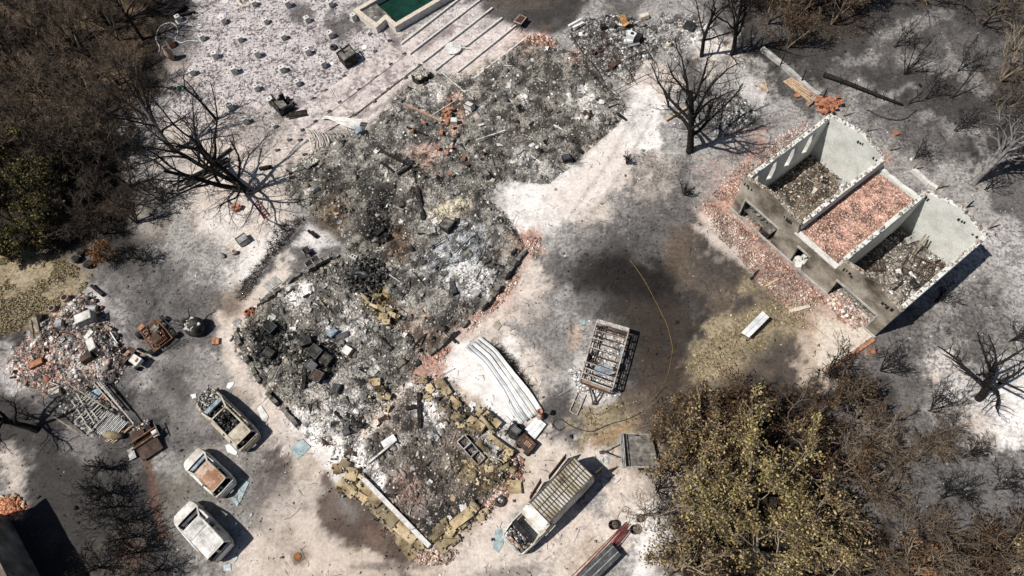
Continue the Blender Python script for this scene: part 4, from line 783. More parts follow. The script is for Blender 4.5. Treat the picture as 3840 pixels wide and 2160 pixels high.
for (k, x, y, sx, sy, rot, lab) in (('12', 1255, 610, 1.25, 1.1, 41, 'ash-topped charred masonry plinth at the top of the pink terrace'), ('12', 430, 1260, 1.3, 1.1, 41, 'charred masonry plinth by the crumpled shutter')):
    p = W(k, x, y); t = thing('charred_block', lab, 'masonry block', (p.x, p.y, 0), R(rot)); MB().box((0, 0, .4), (sx, sy, .8), (0, 0, 0), .06, rw).build('base', 'charred_stone', t)
    hq = [bq_ for bq_ in (( -sx/2+.05, -sy/2+.05), (sx/2-.05, -sy/2+.05), (sx/2-.05, sy/2-.05), (-sx/2+.05, sy/2-.05))]
    V, F, C = chips(np.stack([rngN.uniform(-sx/2.2, sx/2.2, 160), rngN.uniform(-sy/2.2, sy/2.2, 160), rngN.uniform(.8, .9, 160)], -1), rngN.uniform(.08, .22, 160), np.clip(np.array([.36, .34, .3])*np.exp(rngN.normal(0, .5, (160, 1))), .02, .7)); tag(put('ash_top', np_mesh('ash_top', V, F, C), 'debris', t), kind='stuff')
# crumpled shutter of thin strips
p = W('12', 520, 960); t = thing('crumpled_shutter', 'crumpled pale metal roller shutter, its slats fanned out in curves beside the terrace', 'shutter', (p.x, p.y, 0))
rs = random.Random(8)
for i in range(9):
    a = A('12', 385+rs.uniform(-10, 10), 955+rs.uniform(-14, 14)); c_ = A('12', 480+15*i, 880+rs.uniform(-6, 10)+i*3); b = A('12', 800-4*i, 905+i*9); mid = A('12', 600+6*i, 885+9*i+rs.uniform(-5, 5)); m = MB()
    pts = [G(q_, z) for q_, z in ((c_, .35), (mid, .75+.05*i), (b, .55))]; P3 = []
    for j in range(9):
        u = j/8; v = pts[0]*(1-u)**2+pts[1]*2*u*(1-u)+pts[2]*u*u; P3.append(v)
    nn = Vector((.5, .86, 0)); m.grid([[v-nn*.06, v+nn*.06+Vector((0, 0, .04))] for v in P3], .012); m.build('slat', 'white_ash_metal', t, world=True)
for i in range(13):
    a = A('12', 365+14*i, 965+3*i); b = A('12', 410+24*i+rs.uniform(-8, 8), 1150-11*i+rs.uniform(-10, 10)); mid = A('12', 375+22*i+30, 1010-5*i+rs.uniform(-8, 8)); m = MB(); P3 = []
    pts = [G(a, .5), G(mid, .9), G(b, .2)]
    for j in range(9): u = j/8; P3.append(pts[0]*(1-u)**2+pts[1]*2*u*(1-u)+pts[2]*u*u)
    nn = Vector((.8, -.3, .2)); m.grid([[v-nn*.05, v+nn*.05] for v in P3], .012); m.build('slat', 'cream_burnt_paint' if i % 3 else 'white_ash_metal', t, world=True)
m = MB(); q0 = W('12', 775, 985, .5); m.rock((q0.x, q0.y, .35), (.75, .6, .7), rs, .6, .6); m.build('roller_box', 'blue_metal', t, world=True)
# ================================================================ VEHICLES
rv = random.Random(21)
def wheel(par, x, y, r=.3, wd_=.18, burnt=True):
    o = MB().tube([(x, y-wd_/2, r*.85), (x, y+wd_/2, r*.85)], r*.85, 16).build('wheel', 'soot', par)
    MB().tube([(x, y-wd_/2-.02, r*.85), (x, y+wd_/2+.02, r*.85)], r*.5, 12).build('rim', 'grey_metal', o)
    return o
def car(label, fr, re, z, Wd, paint, roofmat, hood=True, roof=True, tall=1.45, cargo=False, hlen=.24, wag=False):
    f, r_ = G(fr, z), G(re, z); L = (f-r_).length; c = (f+r_)/2
    t = thing('burnt_car', label, 'car', (c.x, c.y, 0), math.atan2(f.y-r_.y, f.x-r_.x), 'burnt cars parked in a row')
    hb = .93 if not cargo else 1.0; xf, xt = L/2, -L/2; xh = xf-L*hlen; xr0 = xh-L*.21; xr1 = xt+(.34 if not cargo else .1); hw = Wd/2; wr = hw*.66 if not cargo else hw*.74; zr = tall
    st = [(xt, .72, hb-.12), (xt+.12, .86, hb-.06), (xt+.35, .96, hb-.01), (xt+.9, 1., hb), (xh, 1., hb-.01), (xh+.3, .98, hb-.07), (xf-.35, .92, hb-.22), (xf-.08, .76, hb-.32), (xf, .62, hb-.4)]
    b = MB()
    for sg in (-1, 1):
        P = []
        for (x, k, zb) in st:
            y = sg*hw*k; P.append([(x, y*.93, .2), (x, y, .45), (x, y*1.01, .62), (x, y*.97, zb-.04), (x, y*.93, zb), (x, y*.93-sg*.11, zb), (x, y*.93-sg*.12, .35)])
        if sg > 0: P = P[::-1]
        b.grid(P)
    for (x, k, zb, s) in ((xf-.02, .62, hb-.4, 1), (xt+.02, .7, hb-.12, -1)):
        b.box((x, 0, (zb+.22)/2), (.06, Wd*k*.96, zb-.22))
    b.box((0, 0, .3), (L*.9, Wd*.82, .06)); b.build('body', paint, t, smooth=False)
    for sx in (xf-L*.19, xt+L*.2):
        for sg in (-1, 1): wheel(t, sx, sg*hw*.88)
    # bonnet or engine bay
    if hood:
        P = []
        for i in range(7):
            u = i/6; x = xh+(xf-.05-xh)*u; k = 1-.28*u**2.2; zz = hb+.04-.3*u**1.8; P.append([(x+(.1 if u < 1 else 0)*(1-v*v)*u, v*hw*k*.94, zz+.05*(1-v*v)) for v in (-1, -.66, -.33, 0, .33, .66, 1)])
        MB().grid(P, .02).build('bonnet', paint, t)
    else:
        MB().box(((xh+xf)/2, 0, .5), (xf-xh-.3, Wd*.7, .3)).build('engine', 'soot', t)
        n = 420; u = rngN.uniform(xh, xf+.15, n); v = rngN.uniform(-hw*.85, hw*.85, n)*(1-.25*np.clip((u-xh)/(xf-xh), 0, 1)); V, F, C = chips(np.stack([u, v, .55+.25*rngN.rand(n)-.35*np.clip((u-xf+.3), 0, 1)], -1), rngN.uniform(.05, .2, n), np.clip(np.array([.16, .15, .135])*np.exp(rngN.normal(0, .9, (n, 1))), .01, .5)); tag(put('engine_debris', np_mesh('engine_debris', V, F, C), 'debris', t), kind='stuff')
    # screen frames and pillars
    pm = paint if roofmat != 'rust_roof' else 'cream_burnt_paint'
    px = [(xh, hw*.9, hb, xr0, wr, zr-.03), ((xr0+xr1)/2+.12, hw*.92, hb, (xr0+xr1)/2, wr, zr), (xt+.3 if not cargo else xt+.12, hw*.88, hb, xr1, wr, zr-.04)]
    if wag: px.insert(2, (xt+1.0, hw*.91, hb, xr1+.62, wr, zr))
    for (x0, y0, z0, x1, y1, z1) in px:
        for sg in (-1, 1): MB().bar((x0, sg*y0, z0), (x1, sg*y1, z1), .1, .09).build('pillar', pm, t)
    for sg in (-1, 1): MB().tube([(xr0, sg*wr, zr-.03), ((xr0+xr1)/2, sg*(wr+.02), zr+.01), (xr1, sg*wr, zr-.03)], .06, 6).build('roof_rail', pm, t)
    MB().bar((xr0, -wr, zr-.02), (xr0, wr, zr-.02), .1, .05).build('roof_frame', pm, t); MB().bar((xr1, -wr, zr-.02), (xr1, wr, zr-.02), .12, .06).build('roof_frame', pm, t)
    if roof:
        parts = [(xr0-.02, xr1+.02)] if not cargo else [(xr0-.02, xr0-(xr0-xr1)*.34), (xr0-(xr0-xr1)*.355, xr1+.02)]
        for (a, b_) in parts:
            P = []
            for i in range(9):
                u = i/8; x = a+(b_-a)*u; P.append([(x, v*wr*1.0, zr-.01+.055*(1-v*v)+.02*math.sin(u*3.1)+rv.uniform(-.008, .008)) for v in (1, .7, .35, 0, -.35, -.7, -1)])
            MB().grid(P, .018).build('roof', roofmat, t)
    elif wag:
        P = []
        for i in range(4):
            x = xr1+.95-.95*i/3; P.append([(x, v*wr, zr-.02+.05*(1-v*v)) for v in (1, .5, 0, -.5, -1)])
        MB().grid(P, .02).build('roof', 'cream_burnt_paint', t)
    # tail: window frame(s) in the hatch
    zt = hb-.06; tx = xt+.1
    tg = MB(); tg.bar((tx, -hw*.84, zt), (tx, hw*.84, zt), .1, .12); tg.build('tailgate', paint, t)
    if cargo:
        MB().bar((xt+.08, 0, hb-.05), (xr1+.02, 0, zr-.05), .12, .08).build('door_frame', paint, t)
        MB().box((xt-.01, 0, .6), (.05, Wd*.76, .62)).build('tail_door', paint, t)
        for sg in (-1, 1):
            P = [[(x, sg*(hw*.92+(wr-hw*.92)*v), hb+(zr-.03-hb)*v) for v in (0, .5, 1)] for x in (xt+.12, xt+.7, xt+1.35)]
            MB().grid(P[::-1] if sg < 0 else P, .02).build('side_panel', paint, t)
    # cabin: floor, dashboard, seats, wheel
    MB().box(((xh+xt)/2, 0, .36), (xh-xt-.4, Wd*.78, .05)).build('floor', 'soot', t)
    MB().box((xh-.12, 0, .82), (.34, Wd*.76, .12), (0, .15, 0), .02, rv).build('dashboard', 'blue_metal' if not cargo else 'dark_metal', t)
    MB().tube([(xh-.5+.16*math.cos(a_)*.5, Wd*.2+.19*math.sin(a_), .88+.16*math.cos(a_)) for a_ in [k*.5236 for k in range(12)]], .014, 5, False, True).build('steering_wheel', 'grey_metal', t)
    for sx in ([xh-1.0, xh-1.85] if not cargo else [xh-1.0]):
        for sy in (-.36, .36):
            s_ = MB(); s_.bar((sx+.2, sy-.22, .5), (sx+.2, sy+.22, .5), .05); s_.tube([(sx+.25, sy-.22, .5), (sx-.2, sy-.22, .5), (sx-.4, sy-.2, 1.05), (sx-.4, sy+.2, 1.05), (sx-.2, sy+.22, .5), (sx+.25, sy+.22, .5)], .025, 5)
            for q_ in range(4): s_.tube([(sx-.2+.12*q_, sy-.22, .5), (sx-.2+.12*q_, sy+.22, .5)], .012, 4)
            for q_ in range(3): s_.tube([(sx-.25-.05*q_, sy-.21, .65+.14*q_), (sx-.25-.05*q_, sy+.21, .65+.14*q_)], .012, 4)
            s_.build('seat_frame', 'dark_metal', t)
    n = 260; u = rngN.uniform(xt+.4, xh-.2, n); v = rngN.uniform(-hw*.72, hw*.72, n); V, F, C = chips(np.stack([u, v, .4+.18*rngN.rand(n)], -1), rngN.uniform(.05, .2, n), np.clip(np.array([.05, .047, .043])*np.exp(rngN.normal(0, .9, (n, 1))), .008, .4)); tag(put('cabin_ash', np_mesh('cabin_ash', V, F, C), 'debris', t), kind='stuff')
    return t
car('burnt estate car with no roof skin and its engine bay bare, nearest the house rubble', A('c1', 760, 285), A('c1', 1640, 1170), .75, 1.82, 'cream_burnt_paint', None, False, False, 1.42, False, .23, True)
car('burnt hatchback with a rusty orange roof, middle of the three cars', A('c2', 320, 190), A('c2', 725, 570), .75, 1.68, 'white_burnt_paint', 'rust_roof', True, True, 1.42, False, .22)
car('burnt white panel car with a long white roof, lowest of the three cars', A('c2', 225, 770), A('c2', 680, 1255), .8, 1.8, 'white_burnt_paint', 'white_ash_metal', True, True, 1.72, True, .2)
def pane(k, pts, lab, mat='teal_glass', z=.03, cat='glass'):
    g = [W(k, x, y, z) for x, y in pts]; m = MB(); m.prism([tuple(p[:2]) for p in g], z, z+.015); return m.top('broken_glass', mat, lab, cat)
pane('c2', [(850, 560), (930, 458), (968, 490), (890, 660), (840, 665)], 'teal sheet of fallen window glass behind the rusty-roofed car')
pane('c2', [(765, 640), (850, 665), (895, 670), (835, 750)], 'shattered silvery glass below the teal sheet behind the rusty-roofed car')
pane('c2', [(775, 1300), (820, 1250), (845, 1310), (800, 1370)], 'small teal glass behind the white panel car')
pane('c2', [(690, 1395), (765, 1370), (775, 1449), (690, 1449)], 'grey glass sheet at the bottom edge below the white panel car')
pane('32', [(260, 490), (350, 415), (412, 475), (315, 572)], 'pale blue ribbed pane on the drive beside the house rubble')
pane('23', [(505, 1010), (550, 1005), (555, 1035), (515, 1048)], 'small teal shard by the top of the burnt caravan frame')
pane('vn', [(50, 1020), (130, 1010), (150, 1200), (90, 1300), (30, 1250)], 'crushed pale green glass in front of the burnt van')
pane('c1', [(1180, 1210), (1260, 1180), (1400, 1330), (1380, 1390), (1220, 1330)], 'melted silver puddle under the back wheel of the roofless estate car', 'white_metal')
pane('c1', [(1760, 540), (1830, 480), (1960, 680), (1930, 780), (1850, 760)], 'pale ash-grey melted puddle right of the roofless estate car', 'white_ash_metal')
pane('c1', [(1230, 80), (1340, 55), (1330, 110), (1260, 190), (1200, 160)], 'white melted splash ahead of the roofless estate car', 'white_metal')
pane('c1', [(550, 290), (650, 270), (660, 340), (590, 370)], 'silver melted lump at the nose of the roofless estate car', 'white_metal')
# ---- van
rl, rr_, bl_, br_ = G(A('vn', 450, 712), 2.35), G(A('vn', 665, 965), 2.35), G(A('vn', 965, 150), 2.35), G(A('vn', 1230, 395), 2.35)
fc, bc = (rl+rr_)/2, (bl_+br_)/2; ax = (fc-bc).normalized(); fr = G(A('vn', 225, 1215), .9); vl = (fr-bc).dot(ax)
VC = bc+ax*(vl/2); VC.z = 0
van = thing('burnt_van', 'long burnt white van with a ribbed roof rack and an empty engine bay', 'van', VC, math.atan2(ax.y, ax.x))
VL = vl; hw = .98; xb = -VL/2; xrf = xb+(fc-bc).length; xf = VL/2; xw = xf-1.05; zb = 1.25; ztop = 2.2; wr = hw*.86
b = MB()
for sg in (-1, 1):
    P = [[(x, sg*hw*k*.97, .3), (x, sg*hw*k, .6), (x, sg*hw*k, zb-.05), (x, sg*hw*k*.985, zb+.02*0), (x, sg*(hw*k-.1), zb), (x, sg*(hw*k-.1), .45)] for (x, k) in ((xb, .98), (xb+.5, 1), (xw-.2, 1), (xw+.25, .97), (xf-.25, .9), (xf, .74))]
    for row in P[3:]:
        pass
    P2 = []
    for row in P:
        x = row[0][0]; dz = 0 if x <= xw else -.35*((x-xw)/(xf-xw))
        P2.append([(p[0], p[1], p[2]+(dz if p[2] > .8 else 0)) for p in row])
    b.grid(P2 if sg < 0 else P2[::-1])
b.box((0, 0, .42), (VL*.94, hw*1.7, .06)); b.box((xf-.03, 0, .62), (.08, hw*1.4, .4)); b.build('body', 'white_burnt_paint', van)
for sg in (-1, 1):
    P = [[(x, sg*(hw*.985+(wr-hw*.985)*v**1.6), zb-.02+(ztop-zb)*v) for v in (0, .35, .7, .9, 1)] for x in (xb+.02, xb+.9, xb+2, xrf-.3)]
    MB().grid(P[::-1] if sg < 0 else P, .025).build('side_panel', 'white_burnt_paint', van)
    MB().bar((xw, sg*hw*.95, zb-.05), (xrf+.45, sg*wr*.95, ztop-.2), .1, .1).build('pillar', 'cream_burnt_paint', van)
    MB().bar((xrf-.3, sg*hw*.97, zb), (xrf-.3, sg*wr, ztop-.05), .12, .08).build('pillar', 'cream_burnt_paint', van)
P = []
for i in range(8):
    u = i/7; x = xrf-.1+u*.75; P.append([(x, v*wr*1.02, ztop+.02-.3*u**2.2-.05*v*v) for v in (1, .8, .4, 0, -.4, -.8, -1)])
MB().grid(P, .03).build('cab_roof', 'white_burnt_paint', van)
P = []
for i in range(13):
    x = xb+.03+(xrf-.12-xb)*i/12; P.append([(x, v*wr, ztop-.01+.05*(1-v*v)+rv.uniform(-.012, .012)) for v in (1, .75, .5, .25, 0, -.25, -.5, -.75, -1)])
MB().grid(P[::-1], .02).build('roof', 'van_roof', van) if False else MB().grid([r2 for r2 in P[::-1]], .02).build('roof', 'van_roof', van)
for sg in (-1, 1): MB().bar((xb, sg*wr*.97, ztop+.16), (xrf-.05, sg*wr*.97, ztop+.16), .05, .06).build('rack_rail', 'dark_metal', van)
for yy in (-.25, .2): MB().bar((xb, yy*wr, ztop+.15), (xrf-.05, yy*wr, ztop+.15), .025, .03).build('rack_rail', 'dark_metal', van)
for i in range(19):
    x = xb+.05+(xrf-.15-xb)*i/18; MB().bar((x, -wr*.97, ztop+.13), (x, wr*.97, ztop+.11), .028, .035).build('rack_bar', 'dark_rust', van)
for sg in (-1, 1):
    for i in range(4): MB().bar((xb+.3+i*1.25, sg*wr*.97, ztop-.05), (xb+.3+i*1.25, sg*wr*.97, ztop+.15), .04).build('rack_foot', 'dark_metal', van)
MB().bar((xb+.02, -wr, ztop-.02), (xb+.02, wr, ztop-.02), .08, .08).build('roof_frame', 'cream_burnt_paint', van)
for sg in (-1, 1): MB().bar((xb+.03, sg*hw*.95, zb-.1), (xb+.03, sg*wr, ztop-.02), .09).build('pillar', 'cream_burnt_paint', van)
MB().box((xb-.45, hw-.2, 1.05), (.9, .05, 1.5), (0, 0, -.1)).build('back_door', 'dark_rust', van)
for sx in (xf-.85, xb+1.1):
    for sg in (-1, 1): wheel(van, sx, sg*hw*.9, .36, .2)
MB().box((xf-.45, .1, .62), (.65, .9, .45), (0, 0, 0), .08, rv).build('engine', 'soot', van)
MB().box((xf-.15, 0, .8), (.14, 1.5, .4), (0, .25, 0), .02, rv).build('radiator', 'grey_metal', van)
for sy in (-.35, .25): MB().box((xf-.26, sy, .93), (.3, .5, .06), (0, .2, 0), .02, rv).build('bonnet_scrap', 'rust_roof', van)
MB().box((xw-.1, 0, 1.05), (.35, 1.6, .14), (0, .1, 0), .03, rv).build('dashboard', 'soot', van)
n = 260; V, F, C = chips(np.stack([rngN.uniform(xw-.2, xf-.15, n), rngN.uniform(-.75, .75, n), rngN.uniform(.7, 1.0, n)], -1), rngN.uniform(.06, .22, n), np.clip(np.array([.2, .19, .18])*np.exp(rngN.normal(0, 1, (n, 1))), .01, .65)); tag(put('engine_debris', np_mesh('engine_debris', V, F, C), 'debris', van), kind='stuff')
for (x0, ln, ang) in ((xb+.1, 1.75, .1), (xb+2.3, 1.3, .22)):
    d = MB(); d.box((0, 0, .95), (ln, .05, 1.3)); o = d.build('side_door', 'dark_rust', van); o.location = (x0+ln/2, -hw-.3, 0); o.rotation_euler = (0, 0, ang)
# ---- burnt-out caravan frame
zt = 1.35; cq = [W('cv', 545, 150, zt), W('cv', 960, 270, zt), W('cv', 745, 1040, zt), W('cv', 338, 890, zt)]; cc_ = sum(cq, Vector())/4
cv = thing('burnt_caravan', 'burnt-out caravan reduced to its frame of pale bars on a two-legged drawbar', 'caravan', (cc_.x, cc_.y, 0))
def lp(a, b, u): return a+(b-a)*u
def dz(p, z): return Vector((p.x, p.y, z))
MB().bar(cq[0], cq[1], .28, .12).build('top_rail', 'pale_frame', cv, world=True)
for a, b in ((1, 2), (2, 3), (3, 0)): MB().bar(cq[a], cq[b], .07, .08).build('top_rail', 'pale_frame', cv, world=True)
for a, b in ((0, 1), (1, 2), (2, 3), (3, 0)): MB().bar(dz(cq[a], .45), dz(cq[b], .45), .1, .12).build('chassis_rail', 'dark_rust', cv, world=True)
for a, b in ((1, 2), (3, 0)):
    for i in range(9): p = lp(cq[a], cq[b], i/8); MB().bar(dz(p, .45), dz(p, zt), .045).build('upright', 'pale_frame', cv, world=True)
    for zz in (.75, 1.05): MB().bar(dz(cq[a], zz), dz(cq[b], zz), .04).build('side_rail', 'dark_rust', cv, world=True)
    for i in range(4): MB().bar(dz(lp(cq[a], cq[b], i/4), .5), dz(lp(cq[a], cq[b], (i+1)/4), 1.3), .035).build('brace', 'dark_rust', cv, world=True)
for i, u in enumerate((.16, .3, .46, .72, .82, .9)): MB().bar(lp(cq[0], cq[3], u)+Vector((0, 0, .02)), lp(cq[1], cq[2], u)+Vector((0, 0, .0)), .06, .06).build('roof_bar', 'pale_frame' if i % 3 else 'clay', cv, world=True)
for i in range(9): u = .06+.11*i; MB().bar(dz(lp(cq[0], cq[3], u), .47), dz(lp(cq[1], cq[2], u), .47), .08, .08).build('floor_joist', 'dark_rust', cv, world=True)
for i in range(3): MB().bar(dz(lp(cq[2], cq[3], .05), .8+.2*i), dz(lp(cq[2], cq[3], .95), .8+.2*i), .06).build('end_rail', 'clay', cv, world=True)
tp = W('cv', 500, 1215, .4)
for u in (.3, .72): MB().bar(dz(lp(cq[2], cq[3], u), .42), tp, .09, .1).build('drawbar', 'dark_rust', cv, world=True)
MB().lathe([(.09, 0), (.12, .15), (.06, .3)], 10, (tp.x-cc_.x, tp.y-cc_.y, .25)).build('hitch', 'dark_rust', cv)
cx_ = lp(cq[1], cq[2], .5); ux = (cq[0]-cq[3]).normalized()
for q_ in (lp(cq[0], cq[3], .55), lp(cq[1], cq[2], .55)): MB().tube([dz(q_, .3), dz(q_, .3)+(cq[1]-cq[0]).normalized()*.16], .28, 14).build('wheel', 'soot', cv, world=True)
m = MB(); g = [W('cv', *q_, .62) for q_ in ((512, 760), (560, 700), (740, 735), (780, 825), (640, 860), (530, 815))]; m.prism([tuple(p[:2]) for p in g], .55, .58); m.top('sheet', 'blue_metal', 'pale blue-grey broken sheet lying inside the caravan frame', 'sheet')
m = MB(); g = [W('cv', *q_, .62) for q_ in ((850, 515), (900, 525), (885, 620), (840, 610))]; m.prism([tuple(p[:2]) for p in g], .6, .64); m.top('sheet', 'blue_metal', 'narrow blue-grey plate on the right side of the caravan frame', 'sheet')
heap('rubble_heap', 'white ash and cinders inside the burnt caravan frame', 'rubble', [tuple(p[:2]) for p in cq], .3, 1100, .04, .18, 60, .12, .3, 'white', .6, .5, base=(.38, .36, .34))
heap('rubble_heap', 'white powdery debris along the near end of the caravan frame', 'rubble', [tuple(W('cv', *q_)[:2]) for q_ in ((160, 770), (330, 800), (350, 930), (560, 990), (850, 1060), (830, 1130), (600, 1120), (300, 1080), (230, 930))], .12, 700, .04, .2, 40, .12, .26, 'white', .75, .4, bed=False)
# ladder frame on the ground
a = [W('cv', *q_, .12) for q_ in ((300, 1070), (400, 1105), (285, 1370), (190, 1320))]; t = thing('ladder', 'pale burnt ladder frame lying below the caravan frame', 'ladder', (*((a[0]+a[2])/2)[:2], 0))
for i, j in ((0, 3), (1, 2)): MB().bar(a[i], a[j], .06).build('rail', 'pale_frame', t, world=True)
for u in (0.02, .45, .98): MB().bar(lp(a[0], a[3], u), lp(a[1], a[2], u), .05).build('rung', 'pale_frame', t, world=True)
for i, (x0, y0, x1, y1, lab) in enumerate(((50, 1115, 300, 950, 'thin pale curved strip left of the ladder frame'), (345, 1055, 590, 1015, 'pale batten across the drawbar of the caravan frame'), (330, 1000, 500, 995, 'short pale batten at the near end of the caravan frame'))):
    m = MB(); a, b = W('cv', x0, y0, .3), W('cv', x1, y1, .35); m.bar(a, b, .06 if i else .03, .04); m.top('batten', 'pale_frame', lab, 'batten')
# ---- long corrugated sheets
L1 = [A('ws', 160, 255), A('ws', 360, 430), A('ws', 560, 720), A('ws', 650, 920), A('ws', 745, 1050)]; L2 = [A('ws', 355, 115), A('ws', 520, 250), A('ws', 700, 480), A('ws', 880, 690), A('ws', 1010, 890)]
def pl(pts, u):
    k = u*(len(pts)-1); i = min(int(k), len(pts)-2); f = k-i; return (pts[i][0]+(pts[i+1][0]-pts[i][0])*f, pts[i][1]+(pts[i+1][1]-pts[i][1])*f)
t = thing('roofing_sheets', 'stack of long buckled white metal roofing sheets lying beside the house rubble', 'metal sheets', (*G(pl(L1, .5))[:2], 0))
for s in range(5):
    P = []; u0, u1 = .95*s/5, .95*((s+1)/5-.014)
    for i in range(19):
        u = i/18; a, b = pl(L1, u), pl(L2, u); row = []
        for j in range(9):
            v = u0+(u1-u0)*j/8; q_ = (a[0]+(b[0]-a[0])*v, a[1]+(b[1]-a[1])*v); zz = .14+.07*((s*2) % 5)/2+.05*math.sin(u*3.1)*(.4+.3*math.sin(s*2.1))+.07*(j/8-.5)*math.sin(s*3+u*4)+(.05 if j in (0, 4) else 0)+.1*math.sin(u*6+s*1.7)*math.sin(v*6+s); p = G(q_); row.append((p.x, p.y, zz))
        P.append(row[::-1])
    MB().grid(P, .012).build('sheet', ['white_metal', 'blue_sheet', 'white_metal', 'white_ash_metal', 'white_metal'][s], t, True, True)
L3 = [W('ws', *q_) for q_ in ((800, 1100), (925, 965), (1030, 1045), (910, 1200))]; t = thing('ribbed_sheet', 'small white ribbed panel between the mower and the roofing sheets', 'panel', (*((L3[0]+L3[2])/2)[:2], 0))
for i in range(3):
    a, b, c, d = lp(L3[0], L3[3], i/3), lp(L3[0], L3[3], (i+.96)/3), lp(L3[1], L3[2], (i+.96)/3), lp(L3[1], L3[2], i/3)
    MB().prism([tuple(p[:2]) for p in (a, b, c, d)], .22, .25).build('board', 'white_metal', t, world=True)
for u in (.15, .85): MB().bar(dz(lp(L3[0], L3[1], u), .11), dz(lp(L3[3], L3[2], u), .11), .08, .2).build('bearer', 'grey_wood', t, world=True)
# brazier on its jar
p = W('ws', 965, 960); t = thing('standing_torch', 'clay jar with a tall stem carrying a small orange bowl, by the roofing sheets', 'torch', (p.x, p.y, 0))
MB().lathe([(.14, 0), (.27, .2), (.25, .42), (.14, .55), (.16, .6)], 14).build('jar', 'clay', t, True); MB().tube([(0, 0, .5), (0, 0, 1.25)], .03, 6).build('stem', 'dark_rust', t); MB().lathe([(.04, 1.22), (.17, 1.3), (.2, 1.42), (.17, 1.42), (.1, 1.33)], 14, cap=False).build('bowl', 'orange_brick', t, True)
# mower and rusty flat machine
p = W('ws', 715, 1120); t = thing('lawn_mower', 'black burnt lawn mower with a ribbed engine cover beside the white panel', 'mower', (p.x, p.y, 0), R(-40))
MB().lathe([(.52, .12), (.58, .25), (.5, .38), (.3, .42)], 16).build('deck', 'soot', t, True); MB().rock((0, 0, .55), (.8, .6, .4), rv, 0, .1).build('engine_cover', 'dark_metal', t)
for i in range(6): MB().box((-.2+.08*i, 0, .76), (.03, .3, .03)).build('vent', 'grey_metal', t)
for sx in (-.5, .5):
    for sy in (-.42, .42): MB().tube([(sx, sy-.07, .15), (sx, sy+.07, .15)], .16, 12).build('wheel', 'black_rubber', t)
MB().tube([(-.4, -.25, .4), (-1.0, -.3, .8), (-1.05, .3, .8), (-.4, .25, .4)], .02, 5).build('handle', 'dark_metal', t)
p = W('ws', 820, 1250); t = thing('rusty_machine', 'rusty flat-topped garden machine touching the burnt lawn mower', 'machine', (p.x, p.y, 0), R(-42))
MB().box((0, 0, .45), (1.15, .85, .22), (0, 0, 0), .03, rv).build('deck', 'dark_rust', t); MB().box((.1, .3, .585), (.75, .14, .04)).build('side_strip', 'rust', t)
for i in range(4): MB().box((-.05+.12*i, .02, .58), (.05, .3, .03)).build('grille_slat', 'tan_wood', t)
MB().box((0, 0, .22), (.8, .6, .3)).build('engine', 'soot', t); MB().lathe([(.05, 0), (.05, .03)], 8, (-.35, -.25, .56)).build('cap', 'soot', t)
for sx in (-.4, .4):
    for sy in (-.46, .46): MB().tube([(sx, sy-.07, .2), (sx, sy+.07, .2)], .2, 12).build('wheel', 'black_rubber', t)
# ---- flat trailer half under the tree
zf = .5; tq = [W('tr', 190, 110, .75), W('tr', 480, 125, .6), W('tr', 560, 430, .6), W('tr', 210, 430, .6)]; c = sum(tq, Vector())/4
t = thing('flat_trailer', 'pale flat trailer with a grey headboard, half hidden under the brown-leaved trees', 'trailer', (c.x, c.y, 0))
MB().hexa([dz(q_, .45) for q_ in (tq[3], tq[2], tq[1], tq[0])], [dz(q_, .52) for q_ in (tq[3], tq[2], tq[1], tq[0])]).build('deck', 'soot_shade_concrete', t, world=True)  # dark deck colour stands in for the shade of the overhanging crown
for i in range(3): o = Vector((.09*i, 0, .06*i)); MB().bar(dz(tq[0], .62)+o, dz(tq[3], .62)+o, .06, .1).build('headboard_rail', 'grey_metal', t, world=True)
for u in (.11, .17): MB().bar(dz(lp(tq[0], tq[1], u), .72), dz(lp(tq[3], tq[2], u), .72), .04, .05).build('cross_bar', 'char_wood', t, world=True)
for a, b in ((0, 1), (3, 2)):
    MB().bar(dz(tq[a], .6), dz(tq[b], .6), .07, .16).build('side_rail', 'grey_metal', t, world=True)
hb_ = W('tr', 20, 290, .4)
for q_ in (.25, .75): MB().bar(dz(lp(tq[0], tq[3], q_), .42), hb_, .07, .09).build('drawbar', 'grey_metal', t, world=True)
MB().box((hb_.x-c.x, hb_.y-c.y, .4), (.35, .2, .16), (0, 0, .2)).build('hitch', 'dark_metal', t)
for a, b in ((0, 1), (3, 2)): q_ = lp(tq[a], tq[b], .55); MB().tube([(q_.x, q_.y-.1, .3), (q_.x, q_.y+.1, .3)], .28, 14).build('wheel', 'soot', t, world=True)
# ---- bench table, hoses
bq4 = [W('23', *q_, .72) for q_ in ((1730, 1100), (1890, 938), (1945, 985), (1790, 1140))]; c = sum(bq4, Vector())/4
t = thing('folding_table', 'narrow folding table with two white planks standing alone on the yard', 'table', (c.x, c.y, 0))
for i in range(2): a, b, c2, d2 = [lp(bq4[0], bq4[3], (i+k)/2) for k in (.03, .97)]+[lp(bq4[1], bq4[2], (i+k)/2) for k in (.97, .03)]; MB().hexa([dz(q_, .69) for q_ in (a, b, c2, d2)], [dz(q_, .72) for q_ in (a, b, c2, d2)]).build('plank', 'white_metal', t, world=True)
for u, e in ((.06, -1), (.94, 1)):
    for v in (.1, .9):
        tp_ = lp(lp(bq4[0], bq4[1], u), lp(bq4[3], bq4[2], u), v); ft = tp_+(bq4[1]-bq4[0]).normalized()*e*.18; MB().bar(dz(ft, 0), dz(tp_, .69), .04).build('leg', 'dark_rust', t, world=True)
    MB().bar(dz(lp(lp(bq4[0], bq4[1], u), lp(bq4[3], bq4[2], u), .1), .35), dz(lp(lp(bq4[0], bq4[1], u), lp(bq4[3], bq4[2], u), .9), .35), .03).build('stretcher', 'dark_rust', t, world=True)
